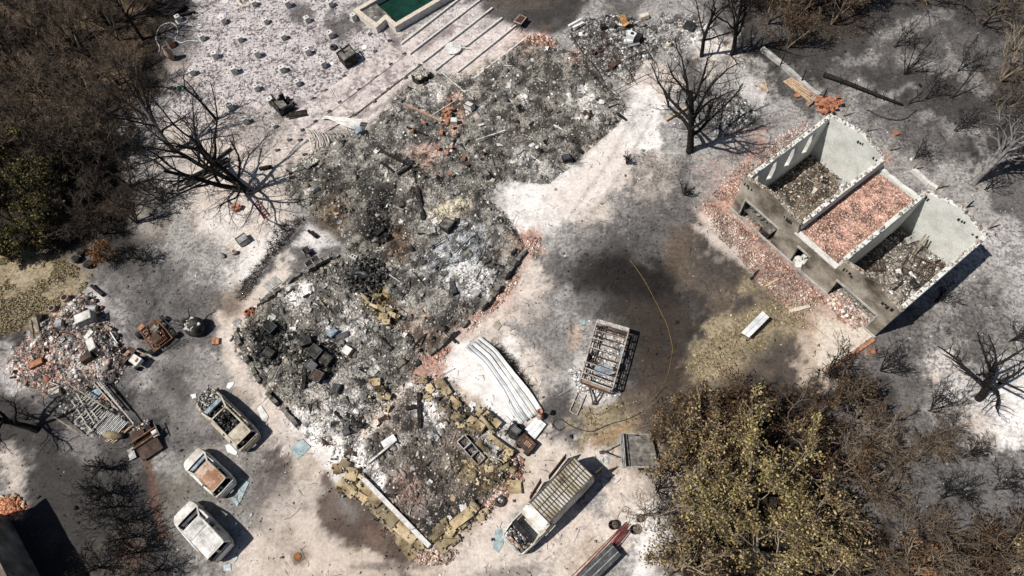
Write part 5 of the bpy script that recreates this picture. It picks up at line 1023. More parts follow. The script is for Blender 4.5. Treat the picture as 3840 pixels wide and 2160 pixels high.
def hose(name, mat, lab, cat, k, pts, r=.03, z=.05):
    g = [W(k, *q_) for q_ in pts]; P = []
    for i in range(len(g)-1):
        p0, p1, p2, p3 = g[max(i-1, 0)], g[i], g[i+1], g[min(i+2, len(g)-1)]
        for j in range(6):
            u = j/6; v = .5*((2*p1)+(p2-p0)*u+(2*p0-5*p1+4*p2-p3)*u*u+(3*p1-p0-3*p2+p3)*u**3); P.append(Vector((v.x, v.y, gz(v.x, v.y)+z)))
    P.append(Vector((g[-1].x, g[-1].y, z))); m = MB(); m.tube(P, r, 6); return m.top(name, mat, lab, cat, None, True)
hose('garden_hose', 'yellow_hose', 'yellow hose curving across the dark yard past the caravan frame', 'hose', '23', [(885, 550), (945, 630), (1010, 730), (1080, 860), (1135, 970), (1175, 1060), (1205, 1180), (1210, 1240), (1190, 1360), (1165, 1449), (1100, 1560), (985, 1690)], .015)
hose('garden_hose', 'black_rubber', 'black charred hose snaking over the dry grass below the caravan frame', 'hose', '33', [(975, 215), (880, 265), (770, 295), (690, 325), (610, 360), (530, 350), (440, 315), (380, 275), (330, 275), (310, 310), (350, 350), (400, 330)], .03)
hose('wire', 'black_rubber', 'thin burnt cable bent in a loop on the grey ground behind the building', 'cable', '14', [(830, 830), (920, 880), (1000, 905), (1070, 912), (1130, 890), (1190, 840), (1200, 830)], .05)
# ---- things by the trailer: coil, two hoops, red pipes, dark chest
p = W('vn', 1345, 215); m = MB()
for i in range(7): m.tube([(p.x+(.3-.025*i)*math.cos(a_)+rv.uniform(-.03, .03), p.y+(.26-.02*i)*math.sin(a_)+rv.uniform(-.03, .03), .04+.02*i) for a_ in [k*.45 for k in range(14)]], .014, 4, False, True)
m.top('wire_coil', 'white_metal', 'loose silver wire coil behind the burnt van', 'wire')
for (x, y, lab) in ((760, 1070, 'rusty hoop of an old tub, left of the red pipes'), (920, 1105, 'dark open tub right of the red pipes'), (960, 1025, 'small charred bucket above the red pipes')):
    p = W('33', x, y); t = thing('tub', lab, 'tub', (p.x, p.y, 0)); s = .7 if 'small' in lab else 1
    MB().lathe([(.24*s, 0), (.3*s, .4*s), (.27*s, .4*s), (.21*s, .04)], 16, cap=False).build('wall', 'dark_rust', t, True); MB().lathe([(.22*s, .02), (.22*s, .05)], 16).build('bottom', 'soot_shade_concrete', t); MB().tube([(-.27*s, 0, .38*s), (0, 0, .5*s), (.27*s, 0, .38*s)], .015, 5).build('handle', 'dark_metal', t)
t = thing('pipe_bundle', 'bundle of thin dark red pipes at the bottom edge beside the trees', 'pipes', (*W('33', 690, 1240)[:2], 0))
for i in range(9):
    a, b = W('33', 860+12*(i % 3)+rv.uniform(-8, 8), 1040+9*i, .3), W('33', 440+14*i+rv.uniform(-10, 10), 1449+20+7*i, .3); a.z, b.z = .12+.06*(i % 3), .75+.05*(i % 2); MB().tube([a, (a+b)/2+Vector((0, 0, -.05)), b], .032, 6).build('pipe', 'red_paint', t, world=True)
p = W('33', 665, 1360, .7); t = thing('chest', 'dark burnt chest under the red pipes at the bottom edge', 'chest', (p.x, p.y, 0), R(42))
MB().box((0, 0, .35), (2.6, .85, .7), (0, 0, 0), .03, rv).build('box', 'soot', t); MB().box((0, -.02, .73), (2.65, .9, .05), (0, 0, 0), .015, rv).build('lid', 'dark_metal', t)
for yy in (-.2, .2): MB().box((0, yy, .765), (2.6, .05, .02)).build('lid_rib', 'grey_metal', t)
# ---- buggy, tractor, kettle-shaped boiler
p = W('bg', 560, 690); t = thing('buggy', 'burnt-out rusty buggy with bare wheels and a tube cage', 'buggy', (p.x, p.y, 0), yaw(W('bg', 690, 830), W('bg', 390, 430)))
Lb, Wb = 2.3, 1.5
for sg in (-1, 1): MB().tube([(-Lb/2, sg*Wb/2, .45), (-.3, sg*Wb/2*1.02, .5), (Lb/2-.2, sg*Wb/2*.9, .5), (Lb/2, sg*.4, .5)], .06, 7).build('frame_tube', 'rust', t)
for x in (-Lb/2, -.4, .4, Lb/2-.15): MB().bar((x, -Wb/2, .47), (x, Wb/2, .47), .07).build('cross_tube', 'rust', t)
MB().box((-.1, 0, .4), (1.6, 1.1, .06)).build('floor', 'dark_rust', t); MB().box((-.5, .1, .6), (.7, .6, .4), (0, 0, .2), .06, rv).build('engine', 'dark_rust', t); MB().box((.25, -.2, .6), (.5, .5, .3), (0, 0, .3), .06, rv).build('gearbox', 'soot_shade_concrete', t)
MB().box((1.0, .42, .72), (.36, .42, .22), (0, 0, .1), .02, rv).build('fuel_tank', 'orange_brick', t)
for i in range(8): MB().bar((-Lb/2-.02, -.5+.13*i, .78), (-Lb/2+.4, -.5+.13*i, .82), .025).build('rack_bar', 'rust', t)
for xx in (-Lb/2, -Lb/2+.4): MB().bar((xx, -.55, .8), (xx, .5, .8), .04).build('rack_rail', 'rust', t)
for (x, y) in ((.95, .98), (.85, -1.0), (-.95, .95), (-.9, -1.0)):
    w_ = MB().tube([(x, y-.13, .27), (x, y+.13, .27)], .27, 14).build('wheel', 'soot', t); MB().tube([(x, y-.15, .27), (x, y+.15, .27)], .15, 10).build('rim', 'white_ash_metal', w_)
for k_ in range(3): MB().tube([(.5-.5*k_, -.75, .5), (.45-.5*k_, -1.15, .9), (.1-.5*k_, -1.45, .75), (-.2-.4*k_, -1.75, .2)], .022, 6).build('cage_tube', 'dark_metal', t)
MB().tube([(.5, -1.15, .9), (-.6, -1.2, .9), (-1.2, -1.5, .5)], .022, 6).build('cage_tube', 'dark_metal', t)
n = 200; V, F, C = chips(np.stack([rngN.uniform(-.9, .8, n), rngN.uniform(-.6, .6, n), rngN.uniform(.45, .65, n)], -1), rngN.uniform(.05, .18, n), np.clip(np.array([.13, .075, .05])*np.exp(rngN.normal(0, .8, (n, 1))), .01, .6)); tag(put('burnt_parts', np_mesh('burnt_parts', V, F, C), 'debris', t), kind='stuff')
a = [W('bg', *q_, .1) for q_ in ((690, 900), (830, 930), (1040, 790), (980, 740))]; t2 = thing('wire_grid', 'bent wire grid leaning on the ground beside the rusty buggy', 'grid', (*a[0][:2], 0))
for i in range(9): MB().tube([lp(a[0], a[3], i/8)+Vector((0, 0, .1)), lp(a[1], a[2], i/8)+Vector((0, 0, .15+.1*(i % 2)))], .014, 4).build('wire', 'dark_metal', t2, world=True)
for u in (0, .5, 1): MB().tube([lp(a[0], a[1], u)+Vector((0, 0, .12)), lp(a[3], a[2], u)+Vector((0, 0, .2))], .018, 4).build('wire', 'dark_metal', t2, world=True)
p = W('21', 1030, 1315); t = thing('small_tractor', 'small rusty garden tractor with a white bonnet below the buggy', 'tractor', (p.x, p.y, 0), yaw(W('21', 985, 1280), W('21', 1090, 1345)))
MB().box((.45, 0, .62), (.8, .62, .34), (0, 0, 0), .02, rv).build('bonnet', 'white_burnt_paint', t); MB().box((.6, .05, .797), (.22, .3, .01)).build('rust_patch', 'rust', t)
MB().box((-.1, 0, .4), (1.5, .45, .16)).build('chassis', 'dark_rust', t); MB().box((-.62, .1, .62), (.42, .42, .07), (0, 0, 0), .02, rv).build('seat', 'clay', t); MB().box((-.82, .1, .8), (.07, .42, .3), (0, -.2, 0)).build('backrest', 'rust', t)
for sg in (-1, 1): MB().box((-.45, sg*.45, .62), (.6, .28, .05), (0, .1*sg, 0), .02, rv).build('mudguard', 'dark_rust', t)
MB().tube([(.0, 0, .7), (-.22, 0, .95)], .02, 5).build('steering_column', 'dark_metal', t); MB().tube([(-.22+.06*math.cos(a_), .17*math.sin(a_), .95+.14*math.cos(a_)) for a_ in [k*.6283 for k in range(10)]], .015, 5, False, True).build('steering_wheel', 'dark_metal', t)
for (x, y, r) in ((-.5, .52, .33), (-.5, -.52, .33), (.6, .42, .2), (.6, -.42, .2)): w_ = MB().tube([(x, y-.1, r), (x, y+.1, r)], r, 14).build('wheel', 'soot', t); MB().tube([(x, y-.11, r), (x, y+.11, r)], r*.55, 12).build('rim', 'dark_rust', w_)
MB().box((.1, .62, .55), (1.2, .1, .06), (0, 0, .08)).build('side_bar', 'clay', t)
p = W('bg', 1270, 560); t = thing('round_boiler', 'round charred boiler crusted with white ash, throwing a long handle-shaped shadow', 'boiler', (p.x, p.y, 0), R(20))
MB().lathe([(.55, 0), (.72, .3), (.74, .6), (.62, .95), (.4, 1.12), (.15, 1.18)], 22).build('drum', 'charred_stone', t, True)
for i in range(16): a_ = rv.uniform(0, 6.28); r = rv.uniform(.1, .55); MB().rock((r*math.cos(a_), r*math.sin(a_), 1.12-.35*r*r), (.3, .24, .1), rv, None, .4).build('ash_crust', 'white_ash_metal', t)
for i in range(8): a_ = rv.uniform(1.8, 4.4); r = rv.uniform(.35, .75); MB().rock((r*math.cos(a_), r*math.sin(a_), 1.0), (.3, .22, .25), rv).build('charred_lump', 'soot', t)
MB().tube([(-.1, .6, .9), (.0, .9, 1.25), (.12, 1.0, 1.6), (.3, 1.05, 1.75)], [.05, .045, .04, .03], 7).build('handle', 'dark_metal', t, True)
# ================================================================ TAN SLABS round the corner room
def slabset(name, lab, lst):
    g0 = W(*lst[0][0][:3]); t = thing(name, lab, 'fallen wall', (g0.x, g0.y, 0))
    for (a, b, wd_, z, tl) in lst:
        p0, p1 = W(*a, .3), W(*b, .3); c = (p0+p1)/2; L = (p1-p0).length; th = .15
        m = MB(); w = wd_/1.9585/64*1.0; rz = yaw(p0, p1); nx, ny = 4, 3
        hl, hw_ = L/2, w/2; k = [rv.uniform(-.05, .05) for _ in range(8)]
        m.box((0, 0, 0), (L*.98, w*.98, th), (rv.gauss(0, .05)+tl, rv.gauss(0, .06), 0), .055, rv)
        o = m.build('slab', 'tan_slab', t); o.location = (c.x-g0.x, c.y-g0.y, z+.05); o.rotation_euler = (0, 0, rz)
    n = 11*len(lst); P = []
    for k_ in range(n):
        (a, b, wd_, z, tl) = lst[k_ % len(lst)]; u = rv.random(); p = lp(W(*a, .2), W(*b, .2), u); P.append((p.x-g0.x+rv.gauss(0, .4), p.y-g0.y+rv.gauss(0, .4), z+rv.uniform(.02, .2)))
    cs = np.array([(.3, .25, .17), (.06, .05, .04), (.55, .53, .5), (.16, .13, .085)])[rngN.choice(4, n, p=[.35, .3, .15, .2])]*np.exp(rngN.normal(0, .35, (n, 1)))
    V, F, C = chips(np.array(P), rngN.uniform(.04, .16, n), np.clip(cs, .01, .7), .4); tag(put('crumbs', np_mesh('crumbs', V, F, C), 'debris', t), kind='stuff')
    return t
r7 = lambda x, y: ('r7', x, y)
slabset('slab_row', 'row of tan slabs fallen outward along the drive side of the corner room', [
    (r7(130, 745), r7(200, 730), 80, .2, 0), (r7(190, 690), r7(255, 725), 60, .35, 0), (r7(235, 770), r7(320, 790), 95, .3, .1), (r7(175, 830), r7(290, 930), 75, .12, .1), (r7(250, 835), r7(310, 895), 40, .25, .3), (r7(155, 880), r7(205, 905), 50, .1, 0),
    (r7(320, 840), r7(420, 910), 80, .25, 0), (r7(400, 935), r7(485, 1000), 85, .3, 0), (r7(310, 920), r7(400, 985), 60, .14, .1), (r7(390, 980), r7(445, 1015), 40, .12, .2), (r7(475, 1020), r7(600, 1150), 90, .28, 0), (r7(605, 1150), r7(740, 1270), 85, .25, 0),
    (r7(610, 1245), r7(730, 1395), 85, .12, 0), (r7(735, 1315), r7(795, 1290), 80, .3, .1), (r7(500, 1110), r7(575, 1190), 35, .12, .3), (r7(440, 1050), r7(480, 1085), 35, .1, .2), (r7(590, 1200), r7(620, 1240), 30, .1, 0), (r7(330, 790), r7(385, 825), 35, .4, .5)])
slabset('slab_row', 'row of tan slabs on the van side of the corner room', [
    (r7(825, 1275), r7(945, 1165), 75, .3, 0), (r7(935, 1150), r7(975, 1130), 70, .32, .1), (r7(1010, 1165), r7(1150, 1045), 85, .3, 0), (r7(900, 1320), r7(1000, 1230), 85, .14, .1), (r7(965, 1180), r7(1025, 1220), 70, .25, .2), (r7(1150, 990), r7(1210, 1040), 40, .4, .6),
    (r7(1135, 1020), r7(1190, 1060), 40, .35, .5), (r7(1210, 1060), r7(1275, 1045), 50, .12, 0), (r7(1190, 1105), r7(1250, 1095), 45, .1, 0), (r7(1000, 1300), r7(1060, 1235), 45, .1, .2), (r7(1060, 1180), r7(1120, 1120), 35, .15, .3), (r7(900, 1345), r7(960, 1345), 50, .08, 0)])
slabset('slab_row', 'jumbled tan slabs along the sheet side of the corner room, nearest the mower', [
    (r7(775, 90), r7(830, 85), 60, .35, 0), (r7(830, 130), r7(870, 180), 70, .3, .2), (r7(900, 80), r7(985, 195), 85, .25, 0), (r7(985, 225), r7(1065, 285), 75, .25, 0), (r7(820, 200), r7(860, 240), 55, .4, .2), (r7(900, 340), r7(955, 300), 60, .3, .2), (r7(1015, 345), r7(1080, 390), 75, .35, 0), (r7(980, 280), r7(1000, 315), 30, .4, .5),
    (r7(1130, 375), r7(1245, 460), 85, .45, .1), (r7(1235, 345), r7(1350, 440), 110, .35, -.15), (r7(1200, 320), r7(1225, 345), 60, .5, .2), (r7(1225, 365), r7(1310, 465), 25, .65, .9), (r7(1195, 545), r7(1270, 630), 70, .35, .1), (r7(1270, 490), r7(1400, 590), 50, .25, .35), (r7(1390, 600), r7(1455, 640), 85, .35, .2), (r7(1275, 670), r7(1325, 660), 65, .35, .15),
    (r7(1250, 745), r7(1310, 745), 65, .4, .1), (r7(1090, 690), r7(1170, 770), 40, .35, .4), (r7(1415, 870), r7(1515, 870), 110, .1, 0), (r7(1360, 760), r7(1430, 720), 55, .4, .5), (r7(1300, 820), r7(1380, 790), 70, .3, .2), (r7(1200, 850), r7(1290, 850), 75, .25, .2), (r7(1110, 840), r7(1180, 870), 60, .25, .2), (r7(1030, 600), r7(1060, 620), 35, .3, .2), (r7(1000, 950), r7(1040, 965), 40, .35, 0),
    (r7(1190, 840), r7(1215, 850), 40, .5, .2), (r7(1030, 430), r7(1100, 440), 60, .3, .3), (r7(1110, 460), r7(1170, 480), 60, .3, .3), (r7(1060, 480), r7(1160, 520), 50, .25, .2), (r7(1430, 740), r7(1470, 770), 50, .35, .6), (r7(1380, 690), r7(1410, 650), 30, .35, .3)])
slabset('slab_row', 'small clump of tan slabs where the corner room joins the dark rubble', [(r7(405, 120), r7(490, 110), 65, .5, .2), (r7(440, 160), r7(520, 170), 50, .45, .3), (r7(520, 205), r7(560, 230), 55, .5, .3), (r7(530, 300), r7(560, 310), 60, .45, .3), (r7(470, 200), r7(510, 240), 40, .4, .2)])
slabset('slab_row', 'tan broken slabs spilling down the middle of the charred rubble', [(('22', 810, 830), ('22', 850, 870), 35, .6, .4), (('22', 830, 870), ('22', 880, 910), 30, .6, .4), (('22', 900, 830), ('22', 930, 860), 55, .65, .2), (('22', 870, 900), ('22', 930, 930), 35, .6, .4), (('22', 920, 910), ('22', 980, 950), 40, .6, .4), (('22', 940, 990), ('22', 1000, 1000), 60, .55, .2), (('22', 960, 1030), ('22', 1020, 1030), 45, .5, .3), (('22', 1000, 960), ('22', 1060, 990), 40, .55, .4), (('22', 1030, 980), ('22', 1090, 990), 35, .5, .3), (('22', 980, 930), ('22', 1040, 950), 35, .55, .4)])
a, b = W('r7', 345, 800, .5), W('r7', 845, 1310, .4); m = MB(); m.bar((a.x, a.y, .3), (b.x, b.y, .28), .3, .55)
m.top('broken_wall', 'pale_concrete', 'long narrow pale wall stub inside the row of tan slabs', 'wall')
t = thing('appliance_row', 'row of burnt open metal boxes among the tan slabs of the corner room', 'cooker', (*W('r7', 1150, 600)[:2], 0))
fa = [W('r7', *q_, .7) for q_ in ((1045, 540), (1100, 490), (1255, 660), (1200, 715))]
for i in range(3):
    u0, u1 = i/3+.01, (i+1)/3-.01; q4 = [lp(fa[0], fa[3], u0), lp(fa[1], fa[2], u0), lp(fa[1], fa[2], u1), lp(fa[0], fa[3], u1)]; m = MB()
    for j in range(4): m.bar(q4[j], q4[(j+1) % 4], .05, .06); m.bar(dz(q4[j], .5), dz(q4[(j+1) % 4], .5), .03, .5)
    m.build('box_frame', 'white_ash_metal' if i == 0 else 'grey_metal', t, world=True); MB().prism([tuple(p[:2]) for p in q4], .28, .32).build('bottom', 'soot', t, world=True)
for (P, lab) in ((((1318, 628), (1225, 765), (1080, 890)), 'low broken footing wall along the red tile strip of the house rubble'), (((592, 838), (660, 975), (760, 1085)), 'low broken footing wall along the drive side of the house rubble'), (((1010, 800), (1110, 700), (1180, 640)), 'thin inner footing wall across the grey ash of the rubble'), (((1000, 230), (1120, 340), (1230, 450)), 'inner footing wall across the far wing of the rubble'), (((850, 640), (740, 700), (640, 780)), 'footing wall on the white path side of the house rubble')):
    p0 = G(P[0]); t = thing('footing_wall', lab, 'wall', (p0.x, p0.y, 0))
    for a, b in zip(P, P[1:]):
        a, b = G(a, .3), G(b, .3); n = int((b-a).length/.55)
        for i in range(n):
            if rv.random() < .16: continue
            c = lp(a, b, (i+.5)/n); hh = rv.uniform(.3, .75); MB().box((c.x+rv.uniform(-.05, .05), c.y+rv.uniform(-.05, .05), hh/2), (.56, .3, hh), (rv.gauss(0, .05), rv.gauss(0, .05), yaw(a, b)+rv.gauss(0, .06)), .04, rv).build('block', 'soot_shade_concrete', t, world=True)
# ================================================================ charred things lying on the house rubble
def timber(k, x0, y0, x1, y1, z, w, lab, mat='char_wood', name='charred_timber', cat='beam', z2=None):
    a, b = W(k, x0, y0, z), W(k, x1, y1, z if z2 is None else z2); m = MB(); n = 4; P = [a+(b-a)*i/n+Vector((rv.uniform(-.02, .02), rv.uniform(-.02, .02), 0)) for i in range(n+1)]
    for p, q_ in zip(P, P[1:]): m.bar(p, q_+(q_-p)*.03, w*rv.uniform(.8, 1.1), w*rv.uniform(.8, 1.1))
    return m.top(name, mat, lab, cat)
for args in (('r4', 985, 940, 1310, 1100, .75, .2, 'long black beam lying beside the pinkish tile patch in the rubble'), ('r4', 1230, 1240, 1405, 1120, .75, .2, 'short black beam meeting the long one at a right angle'), ('r4', 1040, 1095, 1190, 1215, .7, .16, 'black beam parallel to the long one, by the terrace side'), ('r4', 1410, 1180, 1480, 1440, .7, .16, 'black beam pointing straight down the middle of the rubble'),
             ('r4', 1340, 680, 1570, 775, .7, .14, 'thin black beam above the pinkish tile patch'), ('22', 1225, 30, 1270, 245, .75, .16, 'black beam beside the cream ash patch'), ('22', 1225, 355, 1365, 360, .7, .14, 'short black pole lying across the cream ash patch'), ('22', 1690, 740, 1970, 470, .5, .16, 'long black pole along the red tile strip'), ('22', 1390, 1060, 1505, 1180, .3, .12, 'black stick poking out over the red tile strip'),
             ('22', 1195, 1195, 1320, 1085, .5, .12, 'black stick at the lower edge of the charred rubble'), ('22', 925, 1120, 1030, 1220, .55, .12, 'black stick below the tan broken slabs'), ('r7', 225, 340, 345, 435, .5, .28, 'thick black log on the white ash near the drive'), ('r7', 765, 180, 770, 445, .5, .24, 'upright-looking black post lying in the white ash of the corner room'), ('r7', 670, 295, 765, 280, .55, .26, 'black block beam crossing the post in the corner room'),
             ('r8', 790, 985, 920, 840, .7, .12, 'thin black rail beside the blue-grey plate'), ('r8', 640, 1180, 625, 1390, .6, .3, 'thick soot-black post beside the burnt cookers'), ('13', 790, 850, 850, 895, .35, .16, 'small charred log at the sandy edge of the house rubble'), ('12', 25, 1275, 120, 1260, .15, .26, 'short black log by the left tree\'s shadow'), ('23', 1800, 700, 1860, 630, .08, .14, 'black charred stick on the pale strip before the building'),
             ('12', 1145, 655, 1215, 690, .6, .14, 'black stub of beam below the ash-topped plinth'), ('r8', 1140, 1290, 1210, 1350, .5, .16, 'charred beam end beside the small clump of tan slabs'), ('22', 395, 330, 455, 380, .2, .22, 'black split log on the white patch left of the rubble')): timber(*args)
timber('12', 1120, 785, 1400, 915, .75, .2, 'copper-coloured pole with a black tip in the house rubble', 'clay', 'pole', 'pole')
timber('12', 470, 1190, 540, 1240, .95, .2, 'brown charred board leaning on the plinth by the crumpled shutter', 'grey_wood', 'board', 'board', .5)
for (k, x0, y0, x1, y1, z, w, lab) in (('12', 1400, 545, 1640, 750, .7, .07, 'pale bent rod at the top of the orange brick cluster'), ('12', 1330, 870, 1510, 755, .75, .06, 'grey rod crossing from the copper pole to the white plaster'), ('12', 1530, 680, 1690, 695, .7, .05, 'thin pale rod lying level above the white plaster'), ('12', 1660, 1060, 1880, 985, .7, .09, 'grey rod right of the orange brick cluster'), ('13', 315, 945, 415, 995, .65, .1, 'white pipe lying in the far end of the rubble'), ('13', 120, 1155, 220, 1230, .6, .08, 'white rod near the burnt screen on the rubble'), ('r7', 390, 700, 600, 530, .5, .14, 'pale bent strip leading to the white sheet of the corner room'), ('22', 1005, 665, 1090, 720, .7, .05, 'thin grey rod right of the blackened motorbike')): timber(k, x0, y0, x1, y1, z, w, lab, 'white_ash_metal', 'rod', 'rod')
for i, (x0, y0, x1, y1) in enumerate(((1180, 640, 1280, 750), (1190, 620, 1250, 500), (1300, 470, 1450, 380), (1400, 600, 1560, 560), (1500, 500, 1650, 360), (1640, 310, 1680, 400), (1100, 860, 1160, 680), (1250, 700, 1400, 560), (1560, 480, 1640, 420), (1660, 700, 1760, 520), (1700, 720, 1820, 560), (1650, 640, 1740, 400))):
    timber('22', x0, y0, x1, y1, .72, .05, 'thin black charred stick across the blue-grey ash of the rubble', 'char_wood', 'stick', 'stick')['group'] = 'thin sticks on the blue-grey ash'
# orange hollow bricks, cinder block, plaster lump
t = thing('brick_cluster', 'cluster of broken orange hollow bricks in the middle of the far house rubble', 'bricks', (*W('r4', 1810, 540)[:2], 0))
for (x, y, s) in ((1800, 500, .42), (1840, 520, .4), (1860, 470, .35), (1800, 560, .4), (1830, 590, .38), (1770, 540, .3), (1840, 370, .32), (1750, 755, .42), (1910, 765, .36), (1890, 690, .3), (1820, 620, .32), (1700, 930, .4), (1865, 920, .34), (1815, 990, .34), (1535, 625, .34), (2015, 1050, .4), (1780, 650, .3), (1405, 730, .34), (1850, 1240, .3)):
    p = W('r4', x, y, .8); m = MB(); m.box((0, 0, 0), (s, s*.62, s*.45), (rv.gauss(0, .2), rv.gauss(0, .2), rv.uniform(0, 3)), .02, rv)
    o = m.build('hollow_brick', 'orange_brick' if y < 800 else 'terracotta', t); o.location = p-t.location+Vector((0, 0, .05))
def crate(name, lab, cat, k, x, y, sx, sy, h, rz, mat, z=0., top=None, extra=None):
    p = W(k, x, y, z+h*.5); t = thing(name, lab, cat, (p.x, p.y, z), R(rz)); t.rotation_euler = (rv.gauss(0, .09), rv.gauss(0, .09), R(rz)); MB().box((0, 0, h/2), (sx, sy, h), (0, 0, 0), .015, rv).build('body', mat, t)
    MB().box((0, 0, h+.012), (sx*.94, sy*.94, .03), (0, 0, 0), .008, rv).build('top', top or mat, t)
    if extra == 'door': MB().box((sx/2+.012, 0, h*.5), (.03, sy*.8, h*.8)).build('door', 'soot', t); MB().lathe([(.16, 0), (.16, .03), (.1, .05)], 14, (0, 0, h+.03)).build('dial', 'soot', t)
    if extra == 'screen': MB().box((0, 0, h+.035), (sx*.76, sy*.7, .02)).build('screen', 'dark_metal', t)
    if extra == 'rim':
        for q_ in (-1, 1): MB().box((0, q_*sy*.47, h+.05), (sx, .05, .08)).build('rim', 'dark_metal', t); MB().box((q_*sx*.47, 0, h+.05), (.05, sy*.88, .08)).build('rim', 'dark_metal', t)
    if extra == 'hole':
        for q_ in (-.22, .22): MB().box((q_*sx, 0, h+.03), (sx*.26, sy*.5, .02)).build('hole', 'soot', t)
    return t
crate('cinder_block', 'white hollow block beside the orange bricks', 'block', 'r4', 1890, 610, .5, .45, .4, 5, 'white_plaster', .6, None, None)
crate('fallen_column', 'pale fallen column base leaning in white plaster near the orange bricks', 'column', 'r4', 2080, 440, .8, .5, .5, -35, 'pale_concrete', .55, None, 'rim')
crate('burnt_screen', 'black burnt television face up at the sandy edge of the house rubble', 'television', '13', 410, 1195, .75, .6, .25, 20, 'soot', .35, None, 'screen')
crate('black_stove', 'black square stove standing in the cream ash patch', 'stove', '22', 1450, 300, .9, .9, .7, 55, 'charred_stone', .5, 'soot_shade_concrete', 'rim')
crate('stone_block', 'small pale hole block in the rubble by the blackened motorbike', 'block', 'r8', 1080, 205, .5, .3, .25, -25, 'pale_concrete', .45, None, 'hole')
crate('dark_box', 'dark square box on the white ash beside the thick black log', 'box', 'r7', 235, 470, .5, .5, .4, 30, 'dark_metal', .35); crate('dark_box', 'pair of narrow dark boxes above the square one on the white ash', 'box', 'r7', 155, 425, .55, .4, .4, 5, 'soot', .35, None, 'rim')
crate('dark_box', 'dark box near the small clump of tan slabs', 'box', 'r8', 925, 1400, .55, .6, .4, -15, 'dark_metal', .4); crate('dark_plate', 'slate-dark crumpled plate in the corner room', 'plate', 'r7', 865, 505, .85, .6, .12, 25, 'dark_metal', .4)
crate('cooker', 'soot-black cooker with an ash-covered top, largest of the burnt kitchen machines', 'cooker', 'r8', 755, 1075, .95, .8, .8, -35, 'soot', .35, 'charred_stone', 'rim'); crate('cooker', 'burnt cooker with a bare grille top beside the thick soot-black post', 'cooker', 'r8', 705, 1190, .75, .6, .7, -35, 'soot', .35, 'dark_metal', 'rim')
crate('cooker', 'rusty brown open-fronted cooker lowest of the burnt kitchen machines', 'cooker', 'r8', 760, 1290, .85, .75, .7, -25, 'soot', .35, 'dark_rust', 'rim'); crate('cooker', 'black machine with a round ash-filled top right of the largest cooker', 'cooker', 'r8', 845, 1130, .8, .75, .7, -35, 'soot', .4, 'charred_stone')
crate('washing_machine', 'black drum machine left of the largest cooker with a grey curved shell', 'washing machine', 'r8', 650, 970, .8, .7, .8, 20, 'soot', .35, 'charred_stone', 'door'); crate('dark_box', 'open black cabinet in the pit left of the burnt kitchen machines', 'cabinet', 'r8', 320, 1085, .8, .6, .8, -30, 'soot', .25, 'charred_stone'); crate('dark_box', 'black cabinet at the drive-side end of the house rubble', 'cabinet', 'r8', 335, 860, .8, .7, .7, -35, 'soot', .35, 'soot', 'rim')
crate('grille', 'grey ribbed grille lying beside the black cabinet at the drive-side end', 'grille', 'r8', 440, 925, .75, .55, .1, 35, 'grey_metal', .4, None, 'rim'); crate('plate', 'blue-grey plate standing against the thin black rail', 'plate', 'r8', 885, 890, .5, .7, .12, -35, 'blue_metal', .7); crate('plate', 'long dark blue plate right of the thin black rail', 'plate', 'r8', 975, 915, .95, .4, .12, 25, 'dark_metal', .55)
crate('clay_drum', 'pale clay drum lying in white ash right of the burnt kitchen machines', 'drum', 'r8', 1030, 1060, .7, .6, .5, -30, 'clay', .4, 'white_ash_metal'); crate('blue_cowl', 'bent blue-grey cowl at the drive-side end of the house rubble', 'sheet', 'r8', 175, 820, 1.3, .45, .2, 40, 'blue_metal', .3); crate('grey_plate', 'grey scorched plate with pale marks high in the charred rubble', 'plate', '22', 1180, 115, .8, .6, .12, 30, 'grey_metal', .6)
crate('tan_board', 'orange-tan board at the upper left of the charred rubble', 'board', '22', 610, 180, .8, .7, .1, -50, 'tan_wood', .5); crate('dark_plate', 'black oval lid high in the charred rubble beside the dark pit', 'lid', '22', 935, 150, 1.1, .6, .12, 10, 'dark_metal', .6); crate('black_sheet', 'black panel standing in the dark pit of the charred rubble', 'panel', '22', 945, 355, .7, .35, .6, 40, 'soot', .4); crate('black_sheet', 'second black panel at the mouth of the dark pit', 'panel', '22', 985, 380, .5, .3, .5, -50, 'soot', .4)
crate('slatted_bed', 'black slatted base in the white plaster pile by the red tile strip', 'bed base', '22', 1490, 770, .35, 1.1, .3, 20, 'soot', .5, 'dark_metal')
crate('white_sheet', 'bent white sheet in the corner room', 'sheet', 'r7', 545, 535, 1.0, .45, .12, 35, 'white_metal', .45)
for (k, x, y, rx, n) in (('r8', 760, 1130, 1.7, 700), ('r8', 340, 1060, 1.2, 420), ('r8', 300, 880, 1.3, 420), ('22', 930, 330, 1.2, 420), ('22', 960, 160, 1.3, 420), ('22', 830, 680, 1.6, 420)):
    p = W(k, x, y, .5); a_ = rngN.uniform(0, 6.28, n); r_ = rx*np.sqrt(rngN.rand(n)); P = np.stack([p.x+r_*np.cos(a_), p.y+r_*np.sin(a_), .45+.45*rngN.rand(n)*(1-r_/rx)+.1], -1)
    V, F, C = chips(P, rngN.uniform(.05, .22, n), np.clip(np.array([.026, .025, .023])*np.exp(rngN.normal(0, 1.0, (n, 1))), .006, .3), .6); V -= np.array([p.x, p.y, .3]); o = put('black_cinders', np_mesh('black_cinders', V, F, C), 'debris', None, (p.x, p.y, .3)); tag(o, 'heap of black cinders '+{760: 'round the burnt kitchen machines', 340: 'in the pit with the open black cabinet', 300: 'by the black cabinet at the rubble tip', 930: 'in the dark pit of the charred rubble', 960: 'round the black oval lid', 830: 'round the blackened motorbike'}[x], 'cinders', None, 'stuff')
